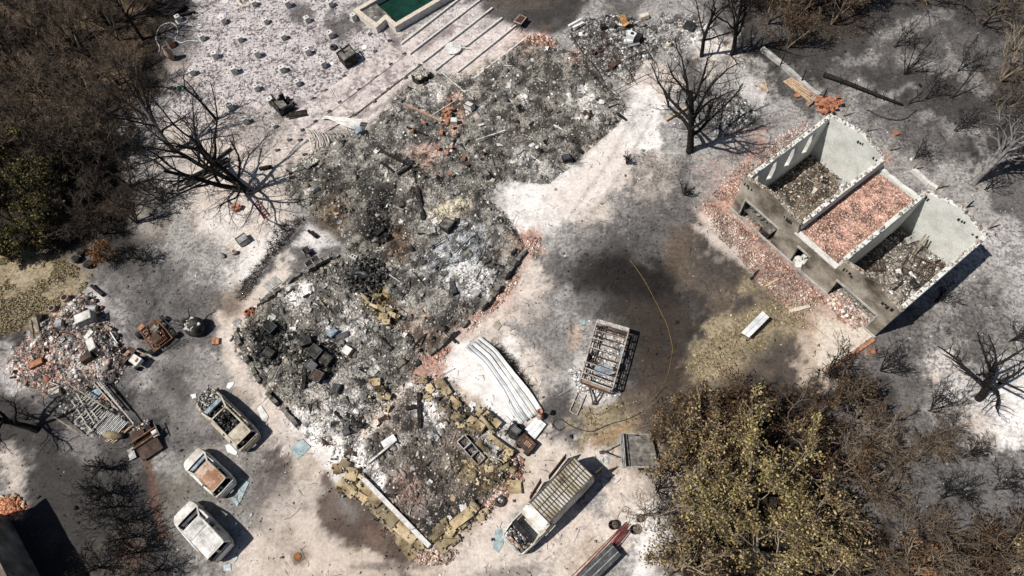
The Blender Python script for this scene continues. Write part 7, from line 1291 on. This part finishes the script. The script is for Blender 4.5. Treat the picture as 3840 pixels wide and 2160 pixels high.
# ================================================================ TREES
def tree(label, x, y, h, seed, bark='black_bark', twigm=None, r=.16, stems=1, limbs=6, br=6, tw=6, lean=(0, 0), open_=.55, clear=.3, leaf=None, nleaf=0, lsize=.12, group=None, name='bare_tree', cat='tree', twr=.012, up=.05, limbparts=True, droop=0., limbm=None):
    rng = np.random.RandomState(seed); t = thing(name, label, cat, (x, y, gz(x, y)-.02), 0, group)
    TR, LI, TW, ends = [], [], [], []
    for s in range(stems):
        d0 = np.array([lean[0], lean[1], 1.])
        if stems > 1: a = s*2*np.pi/stems+rng.uniform(-.4, .4); d0 = d0+np.array([math.cos(a), math.sin(a), 0])*rng.uniform(.15, .45)
        hs = h*rng.uniform(.85, 1.05) if stems > 1 else h
        tp = curve(rng, (rng.uniform(-.1, .1)*(stems > 1), rng.uniform(-.1, .1)*(stems > 1), 0), d0, hs*.62, 8, .07, .02); rs = r if stems == 1 else r*.65
        ring_tube(TR, tp, rs, rs*.5, 9); tp = np.array(tp)
        nl = limbs if stems == 1 else max(2, limbs//2)
        for l in range(nl):
            u = clear+(1-clear)*(l+.6)/nl; k = min(int(u*8), 7); p = tp[k]+(tp[k+1]-tp[k])*(u*8-k); dd = tp[k+1]-tp[k]
            ang = open_*rng.uniform(.75, 1.25)*(1.15-.45*u); a = l*2.4+rng.uniform(-.5, .5); d = dd/np.linalg.norm(dd)*math.cos(ang)+np.array([math.cos(a), math.sin(a), .0])*math.sin(ang)
            ll = h*rng.uniform(.42, .6)*(1.1-.35*u); lp_ = np.array(curve(rng, p, d, ll, 7, .16, up)); rl = rs*(.62-.25*u); cur = []; ring_tube(cur, lp_, rl, rl*.22, 6)
            for b in range(br):
                v = .22+.75*(b+rng.rand()*.6)/br; kb = min(int(v*7), 6); pb = lp_[kb]+(lp_[kb+1]-lp_[kb])*(v*7-kb); db = side(rng, lp_[kb+1]-lp_[kb], rng.uniform(.45, .95)); bl_ = ll*rng.uniform(.3, .55)*(1.15-.6*v)
                bp = np.array(curve(rng, pb, db, bl_, 5, .2, up*.6-droop)); rb = max(rl*(1-.75*v)*.5, twr*1.4); ring_tube(cur, bp, rb, twr, 4)
                for w in range(tw):
                    q_ = .15+.83*(w+rng.rand()*.5)/tw; kw = min(int(q_*5), 4); pw = bp[kw]+(bp[kw+1]-bp[kw])*(q_*5-kw); dw = side(rng, bp[kw+1]-bp[kw], rng.uniform(.4, .9)); wl = bl_*rng.uniform(.3, .6)
                    wp = curve(rng, pw, dw, wl, 2, .2, .02-droop); ring_tube(TW, wp, twr, twr*.45, 3); ends.append(wp[-1]); ends.append(wp[1])
            LI.append(cur)
    V, F = flush(TR); put('trunk', np_mesh('trunk', V, F, None, True), bark, t)
    if limbparts:
        for c_ in LI: V, F = flush(c_); put('limb', np_mesh('limb', V, F, None, True), limbm or bark, t)
    else: V, F = flush([e for c_ in LI for e in c_]); put('branches', np_mesh('branches', V, F, None, True), bark, t)
    if TW: V, F = flush(TW); tag(put('twigs', np_mesh('twigs', V, F), twigm or bark, t), kind='stuff')
    if leaf and nleaf:
        E_ = np.array(ends); cs = E_[rng.choice(len(E_), max(4, int(len(E_)*.26)), False)]; c = cs[rng.choice(len(cs), nleaf)]+rng.normal(0, .17, (nleaf, 3))-np.array([0, 0, .16]); V, F = leaves(rng, c, lsize); tag(put('foliage', np_mesh('foliage', V, F), leaf, t), kind='stuff')
    return t
def leaves(rng, c, size):
    n = len(c); a = rng.normal(0, 1, (n, 3)); a /= np.linalg.norm(a, axis=1)[:, None]; b = np.cross(a, rng.normal(0, 1, (n, 3))+np.array([0, 0, .6])); b /= np.linalg.norm(b, axis=1)[:, None]+1e-9; s = (size*rng.uniform(.6, 1.4, n))[:, None]
    V = np.stack([c-a*s*.5, c+b*s*.32, c+a*s*.55, c-b*s*.32], 1).reshape(-1, 3); return V, np.arange(n*4).reshape(-1, 4)
def at(k, x, y): p = W(k, x, y); return p.x, p.y
# the burnt trees one can tell apart
tree('tall black burnt tree with a spreading crown beside the sandy yard', *at('13', 1340, 1145), 11.2, 4, r=.3, limbs=11, br=9, tw=9, open_=.85, clear=.25, name='burnt_tree', bark='black_bark')
tree('smaller black tree with a thin forked trunk over the soot-grey debris', *at('13', 1430, 425), 9, 9, r=.18, limbs=7, br=6, tw=6, name='burnt_tree', open_=.6)
tree('smaller black tree at the corner of the low kerb wall, thick with twigs', *at('13', 1660, 410), 9.5, 15, r=.2, limbs=9, br=7, tw=7, name='burnt_tree', open_=.5)
tree('big burnt tree with a grey leaning trunk at the left edge of the house rubble', *at('21', 1890, 40), 11.5, 22, r=.36, stems=3, limbs=15, br=8, tw=8, open_=1.0, clear=.18, lean=(-.6, .15), name='burnt_tree', bark='black_bark')
tree('second burnt trunk leaning left beside the big burnt tree', *at('11', 1320, 1150), 9, 27, bark='grey_bark', twigm='black_bark', limbm='black_bark', r=.22, limbs=9, br=8, tw=8, lean=(-.25, .2), open_=.7, name='burnt_tree')
tree('black forked sapling on the edge of the white footing blocks', *at('11', 1635, 905), 6.4, 31, r=.14, limbs=4, br=3, tw=2, open_=.42, clear=.35, lean=(-.1, .05), name='burnt_tree')
tree('grey-limbed burnt tree behind the last bay of the roofless building', *at('14', 1620, 1390), 8.5, 36, bark='grey_bark', twigm='black_bark', r=.34, stems=3, limbs=9, br=7, tw=7, lean=(.45, .25), name='burnt_tree')
tree('black many-armed burnt tree standing on white ash at the right', *at('34', 1670, 110), 7.6, 41, r=.26, limbs=9, br=6, tw=4, lean=(-.12, .1), open_=1.0, clear=.2, name='burnt_tree')
tree('black twisted tree leaning out of the left edge over the slat shed', *at('31', 280, 350), 7.0, 44, r=.24, limbs=9, br=8, tw=7, lean=(-.5, .1), open_=.8, name='burnt_tree')
tree('thin brown tree with bare twisted stems at the right edge', *at('14', 1830, 620), 7.0, 47, bark='pale_bark', twigm='brown_bark', r=.17, stems=4, limbs=8, br=5, tw=5, name='bare_tree')
tree('clump of thin charred saplings on the grey ground at the upper right', *at('14', 1110, 560), 4.2, 52, r=.07, stems=6, limbs=6, br=2, tw=2, open_=.35, name='burnt_shrub', cat='shrub', lean=(.3, .15))
tree('lone thin sapling at the edge of the upper right grey ground', *at('14', 1475, 740), 4.6, 53, r=.06, limbs=5, br=2, tw=1, open_=.4, lean=(.4, .4), name='burnt_shrub', cat='shrub')
tree('small black sapling stub right of the fallen trunk', *at('14', 1140, 790), 2.4, 54, r=.06, limbs=4, br=2, tw=1, open_=.7, lean=(.4, .5), name='burnt_shrub', cat='shrub')
# black shrubs along the drive edge, lower left
for i, (x, y, h) in enumerate(((830, 640, 2.2), (820, 830, 3.0), (870, 930, 3.2), (950, 1040, 3.2), (1030, 1150, 3.4), (1060, 1270, 3.2), (1200, 1400, 3.0), (760, 1380, 2.8))):
    tree('black leafless shrub along the dark edge of the drive, '+['topmost', 'second from the top', 'third from the top', 'fourth from the top', 'fifth from the top', 'sixth from the top', 'bottom edge, near side', 'bottom edge, far side'][i], *at('31', x, y), h, 60+i, r=.06, stems=5, limbs=10, br=5, tw=3, open_=.75, name='burnt_shrub', cat='shrub', group='black shrubs along the drive', clear=.15)
tree('sooty twig shrub left of the pale bed wall under the big burnt tree', *at('21', 1230, 110), 3.4, 72, r=.06, stems=6, limbs=10, br=5, tw=5, open_=.8, name='burnt_shrub', cat='shrub', clear=.1, twigm='black_bark')
tree('small rust-brown shrub beside the three charred pots', *at('21', 820, 560), 2.2, 73, bark='brown_bark', r=.05, stems=6, limbs=8, br=5, tw=5, open_=.7, leaf='orange_leaf', nleaf=1600, lsize=.11, name='shrub', cat='shrub')
tree('tangle of black twigs just right of the rust-brown shrub', *at('21', 1080, 560), 2.6, 74, r=.04, stems=6, limbs=10, br=5, tw=4, open_=.9, name='burnt_shrub', cat='shrub', clear=.1)
for i, (k, x, y, h) in enumerate((('24', 560, 1390, 3.6), ('24', 930, 1390, 3.2), ('24', 560, 1449, 2.4), ('33', 1000, 1000, 3.6), ('33', 1100, 800, 3.0), ('13', 870, 1240, 1.2), ('23', 1300, 60, 1.4), ('34', 980, 640, 4.0), ('34', 1220, 450, 4.6), ('34', 1400, 860, 4.2), ('34', 1110, 1110, 4.2), ('34', 1300, 1100, 3.8), ('34', 640, 560, 5), ('34', 900, 1380, 4.4), ('34', 640, 1400, 4.5), ('34', 1650, 1300, 4.2), ('34', 1300, 200, 3.6))):
    lab = ['black twig sapling at the tip of the paved apron', 'black sapling below the far front corner of the roofless building', 'low twig bush at the lower end of the paved apron', 'thin black bush over the pale ground beside the red pipes', 'small black bush between the flat trailer and the red pipes', 'burnt twig bunch lying on the sandy yard', 'burnt twig bunch on the grey yard near the side openings', 'brown bare shrub in the clearing at the lower right', 'black arching shrub at the right end of the brown wood', 'low black shrub on the grey ground at the far right', 'brown bare shrub upright below the lower right clearing', 'brown bare shrub next to the upright one at the lower right', 'pale-stemmed bare tree at the edge of the leafy trees', 'brown twiggy shrub at the bottom edge right of the leafy trees', 'brown twiggy shrub at the bottom edge under the leafy trees', 'brown twiggy shrub beside the dark hedge at the lower right', 'black shrub between the roofless building and the white ash'][i]
    brn = 'brown' in lab or 'pale' in lab
    tree(lab, *at(k, x, y), h, 80+i, bark='pale_bark' if 'pale' in lab else ('brown_bark' if brn else 'black_bark'), r=.07, stems=4, limbs=8, br=5, tw=5 if brn else 3, open_=.7, name='bare_shrub' if brn else 'burnt_shrub', cat='shrub')
# leafy scorched trees at the lower right
LT = [(1770, 1120, 6.4, 'tan_leaf', 13000, 'dull tan'), (1712, 1165, 5.6, 'tan_leaf', 8000, 'dull tan'), (1880, 1235, 7.6, 'straw_leaf', 17000, 'straw-yellow'), (1735, 1290, 6.4, 'straw_leaf', 12000, 'straw-yellow'), (1900, 1385, 6.6, 'straw_leaf', 13000, 'straw-yellow'), (1705, 1430, 5.6, 'tan_leaf', 8000, 'tan'), (2030, 1330, 6.4, 'tan_leaf', 9000, 'tan'), (1840, 1050, 5.2, 'rust_leaf', 8000, 'rusty brown'), (1980, 1090, 5.4, 'rust_leaf', 8000, 'rusty brown'), (1720, 1060, 4.6, 'rust_leaf', 6000, 'rusty brown'), (2080, 1190, 5.6, 'rust_leaf', 6000, 'rusty brown'), (2060, 1430, 5.4, 'tan_leaf', 6000, 'tan'), (2110, 1010, 4.6, 'rust_leaf', 4000, 'rusty brown'), (1672, 1140, 5.0, 'rust_leaf', 5000, 'rusty brown'), (2540, 1440, 4.0, 'tan_leaf', 5000, 'tan'), (2430, 1440, 3.6, 'rust_leaf', 3500, 'rusty brown'), (2470, 1350, 2.6, 'rust_leaf', 2500, 'rusty brown'), (2560, 1345, 2.6, 'rust_leaf', 2500, 'rusty brown'), (2240, 1440, 4.4, 'orange_leaf', 2600, 'orange-brown')]
LL = ['the one shading the flat trailer', 'nearest the burnt van and the trailer', 'biggest crown in the middle', 'over the pale patch by the red pipes', 'low middle of the clump', 'above the dark chest at the bottom edge', 'right side of the clump', 'uppermost, below the dry grass', 'upper middle, nearest the paved apron', 'at the end of the black hose', 'right edge of the clump', 'at the bottom edge, right part of the clump', 'farthest up to the right, near the paved apron', 'leaning over the flat trailer deck', 'in the lower right corner', 'beside the lower right corner', 'dark hedge-like, above the lower right corner', 'dark hedge-like, cut by the right edge', 'thin, alone at the bottom edge']
for i, (x, y, h, lf, n, c_) in enumerate(LT):
    p = G((x, y)); tree('scorched tree with %s leaves, %s' % (c_, LL[i]), p.x, p.y, h, 120+i, bark='pale_bark' if lf != 'rust_leaf' else 'brown_bark', twigm='brown_bark' if lf != 'rust_leaf' else 'thicket_bark', r=.14, stems=3, limbs=9, br=7 if lf != 'rust_leaf' else 5, tw=6 if lf != 'rust_leaf' else 4, open_=.8, leaf=lf, nleaf=int(n*(.27 if lf != 'rust_leaf' else .22)), lsize=.15, name='leafy_tree', limbparts=i < 7, clear=.2, twr=.014)
# olive trees at the left edge
for i, (x, y, h, n) in enumerate(((40, 560, 6.2, 9000), (120, 600, 5.0, 6000), (60, 450, 6.5, 8000), (150, 520, 5.5, 5000), (25, 650, 4.0, 4500))):
    p = G((x, y)); tree('olive-green leafy tree at the left edge, '+['largest, above the dry grass', 'nearest the three charred pots', 'highest up, in the shade of the bare wood', 'on the inner side, half shaded', 'lowest, beside the dry grass'][i], p.x, p.y, h, 160+i, bark='brown_bark', r=.13, stems=3, limbs=8, br=5, tw=4, open_=.75, leaf='olive_leaf', nleaf=n, lsize=.16, name='olive_tree', limbparts=False)
# scorched canopy along the top, right of the middle
for i, (x, y, h, lf, n) in enumerate(((1850, 20, 6.5, 'rust_leaf', 1500), (1930, 60, 6, 'rust_leaf', 1800), (2010, 30, 7, 'rust_leaf', 2500), (2090, 60, 6.5, 'rust_leaf', 1800), (2160, 10, 6, 'rust_leaf', 1500), (1980, 120, 5, 'rust_leaf', 900), (1900, -30, 7, 'tan_leaf', 1500), (2060, -30, 7, 'rust_leaf', 2000))):
    p = G((x, y)); tree('brown scorched bare tree at the top, right of middle, '+['beside the soot-grey debris', 'behind the smaller twiggy black tree', 'in the middle of the group', 'right part of the group', 'right end at the top edge', 'lowest, near the low kerb wall', 'cut by the top edge, left', 'cut by the top edge, right'][i], p.x, p.y, h, 180+i, bark='brown_bark', twigm='brown_bark', r=.13, stems=3, limbs=9, br=6, tw=7, open_=.7, leaf=lf, nleaf=n, lsize=.13, name='bare_tree', limbparts=False, twr=.014)
# the brown leafless wood at the upper left, and stragglers at the right edge
PR = []
def wood(lab, grp, spots, bark, tw_, seed):
    random.seed(seed); protos = []
    for k in range(4):
        x, y, h = spots[k]; p = G((x, y)); protos.append((tree(lab, p.x, p.y, h, seed+k, bark=bark, twigm=tw_, r=.14, stems=2+k % 3, limbs=10, br=7, tw=8, open_=.62, group=grp, name='bare_tree', limbparts=False, twr=.013, clear=.25), h))
    for (x, y, h) in spots[4:]:
        p = G((x, y)); t0, h0 = random.choice(protos); c = copy_tree(t0); c.location = (p.x, p.y, -.02); c.rotation_euler = (0, 0, random.uniform(0, 6.28)); s = h/h0; c.scale = (s*1.05, s*1.05, s)
rr = random.Random(77); sp = []
for x in range(-40, 420, 84):
    for y in range(-60, 480, 92):
        X, Y = x+rr.uniform(-24, 24), y+rr.uniform(-26, 26)
        if X > 440-max(0, Y-230)*.35 or (X > 300 and Y > 300) or (X > 330 and 100 < Y < 210): continue
        sp.append((X, Y, rr.uniform(5.5, 8.5)))
rr.shuffle(sp); wood('leafless brown tree among many in the burnt wood at the upper left', 'leafless trees of the upper left wood', sp, 'brown_bark', 'brown_bark', 200)
sp = [(330, 470, 5), (345, 560, 4), (290, 380, 5.5), (300, 520, 4.5), (240, 450, 6), (180, 420, 6), (210, 560, 4.5), (130, 400, 6.5), (260, 590, 4), (100, 340, 6), (20, 380, 6.5)]
wood('thin dark bare tree below the upper left wood, around the olive trees', 'thin bare trees around the olive trees', sp, 'thicket_bark', 'thicket_bark', 230)
sp = [(2540, 130, 6.5), (2470, 60, 6), (2570, 330, 6), (2560, 30, 7), (2500, 280, 5), (2580, 220, 6), (2400, 10, 5.5), (2565, 420, 5.5), (2300, 0, 6)]
wood('brown leafless tree on the grey slope at the right edge', 'leafless trees at the right edge', sp, 'brown_bark', 'brown_bark', 260)
sp = [(2200, 1130, 4.0), (2150, 1060, 4.4), (2300, 1130, 3.2), (2190, 1260, 4), (2340, 1420, 4), (2200, 1410, 4.2)]
wood('brown leafless tree in the thicket right of the leafy trees', 'leafless trees of the lower right thicket', sp, 'brown_bark', 'brown_bark', 290)
for i, (k, x, y, h, lab) in enumerate((('11', 1080, 300, 9.5, 'tall black bare tree with a long straight trunk beside the white rope loop'), ('11', 820, 190, 9, 'tall black bare tree in the upper wood, second from the rope loop'), ('11', 330, 640, 9, 'tall black forked tree deep in the upper left wood'), ('11', 900, 640, 8.5, 'tall black many-branched tree at the ash edge of the upper left wood'), ('11', 240, 420, 8.5, 'black bare tree reaching to the upper left corner'))):
    tree(lab, *at(k, x, y), h, 400+i, r=.16, limbs=8, br=6, tw=5, open_=.5, clear=.4, name='burnt_tree', limbparts=False)
for i, (x, y, h, lab) in enumerate(((2330, 250, 3.2, 'on the upper right slope, above the loop of burnt cable'), (2410, 180, 3.6, 'on the upper right slope, highest of the scrub'), (2400, 330, 3.0, 'on the upper right slope, above the grey-limbed tree'), (2250, 120, 3.0, 'on the upper right slope, nearest the brown canopy'), (2300, 400, 2.2, 'low, on the pale streak behind the middle bay'), (2480, 480, 2.6, 'under the grey-limbed tree at the right edge'), (2350, 760, 2.0, 'in the open ash right of the building shadow'), (2540, 860, 2.6, 'right of the many-armed black tree'), (2420, 1150, 2.6, 'on the grey ground below the many-armed black tree'), (2500, 1230, 2.4, 'lowest on the grey ground at the right'))):
    p = G((x, y)); tree('sparse black twig shrub '+lab, p.x, p.y, h, 450+i, r=.045, stems=4, limbs=8, br=4, tw=3, open_=.8, name='burnt_shrub', cat='shrub', clear=.12, lean=(.3, .2))
# dry leaf litter and fallen twigs under the woods
q = np.concatenate([pts_in(wpoly([(-60, -60), (400, -60), (420, 200), (330, 480), (250, 640), (-60, 640)]), 14000), pts_in(wpoly([(1640, 1000), (2100, 950), (2300, 1100), (2290, 1449), (1660, 1449)]), 9000), pts_in(wpoly([(1850, -20), (2200, -20), (2180, 90), (1950, 130)]), 3000)])
rngL = np.random.RandomState(5); qg = np.concatenate([pts_in(wpoly([(0, 650), (100, 635), (160, 655), (235, 690), (215, 745), (130, 785), (60, 830), (0, 845)]), 9000), pts_in(wpoly([(1970, 740), (1790, 850), (1720, 930), (1780, 960), (1960, 860), (2050, 770)]), 2600), pts_in(wpoly([(1450, 1030), (1600, 1010), (1620, 1050), (1500, 1080)]), 900)]); qg = qg[fbm(qg[:, 0]*.6, qg[:, 1]*.6, 4) > .47]; V, F = leaves(rngL, np.stack([qg[:, 0], qg[:, 1], relief(qg[:, 0], qg[:, 1])+.05], -1), .12); tag(put('dry_grass', np_mesh('dry_grass', V, F), 'grass_blade'), 'dry tan grass tufts on the unburnt patches', 'grass', None, 'stuff'); q = q[~inpoly(q[:, 0], q[:, 1], POOL)]; V, F = leaves(rngL, np.stack([q[:, 0], q[:, 1], relief(q[:, 0], q[:, 1])+rngL.uniform(.01, .1, len(q))], -1), .13); tag(put('leaf_litter', np_mesh('leaf_litter', V, F), 'rust_leaf'), 'dry brown leaves lying under the burnt trees and on the dry grass', 'leaf litter', None, 'stuff')
L_ = []
for k in range(2600):
    x, y = q[rngL.randint(len(q))]; a = rngL.uniform(0, 6.28); ring_tube(L_, curve(rngL, (x, y, .06), (math.cos(a), math.sin(a), .15), rngL.uniform(.3, 1.6), 3, .2, -.03), .014, .007, 3)
for k in range(1500):
    X, Y = rngL.uniform(300, 2570), rngL.uniform(0, 1449); x, y = Gn(X, Y); a = rngL.uniform(0, 6.28); ring_tube(L_, curve(rngL, (float(x), float(y), .05), (math.cos(a), math.sin(a), .1), rngL.uniform(.2, .9), 3, .25, -.04), .014, .007, 3)
V, F = flush(L_); tag(put('fallen_twigs', np_mesh('fallen_twigs', V, F), 'black_bark'), 'burnt twigs scattered on the ground', 'twigs', None, 'stuff')
L_ = []
for (poly, n) in (([('21', 1780, 880), ('21', 1850, 700), ('21', 1990, 560), ('22', 150, 300), ('22', 380, 210), ('22', 300, 330), ('22', 60, 620), ('21', 1850, 850)], 700), ([('ws', 480, 180), ('ws', 560, 250), ('ws', 900, 660), ('ws', 870, 680), ('ws', 560, 330)], 260), ([('24', 440, 1380), ('24', 620, 1380), ('24', 600, 1449), ('24', 400, 1449)], 120)):
    for (x, y) in pts_in([tuple(W(*a)[:2]) for a in poly], n): a = rngL.uniform(0, 6.28); ring_tube(L_, curve(rngL, (x, y, .03), (math.cos(a), math.sin(a), .5), rngL.uniform(.15, .6), 3, .35, 0), .016, .008, 3)
V, F = flush(L_); tag(put('burnt_hedge', np_mesh('burnt_hedge', V, F), 'black_bark'), 'burnt stubble of low hedges along the white path and the roofing sheets', 'burnt hedge', None, 'stuff')
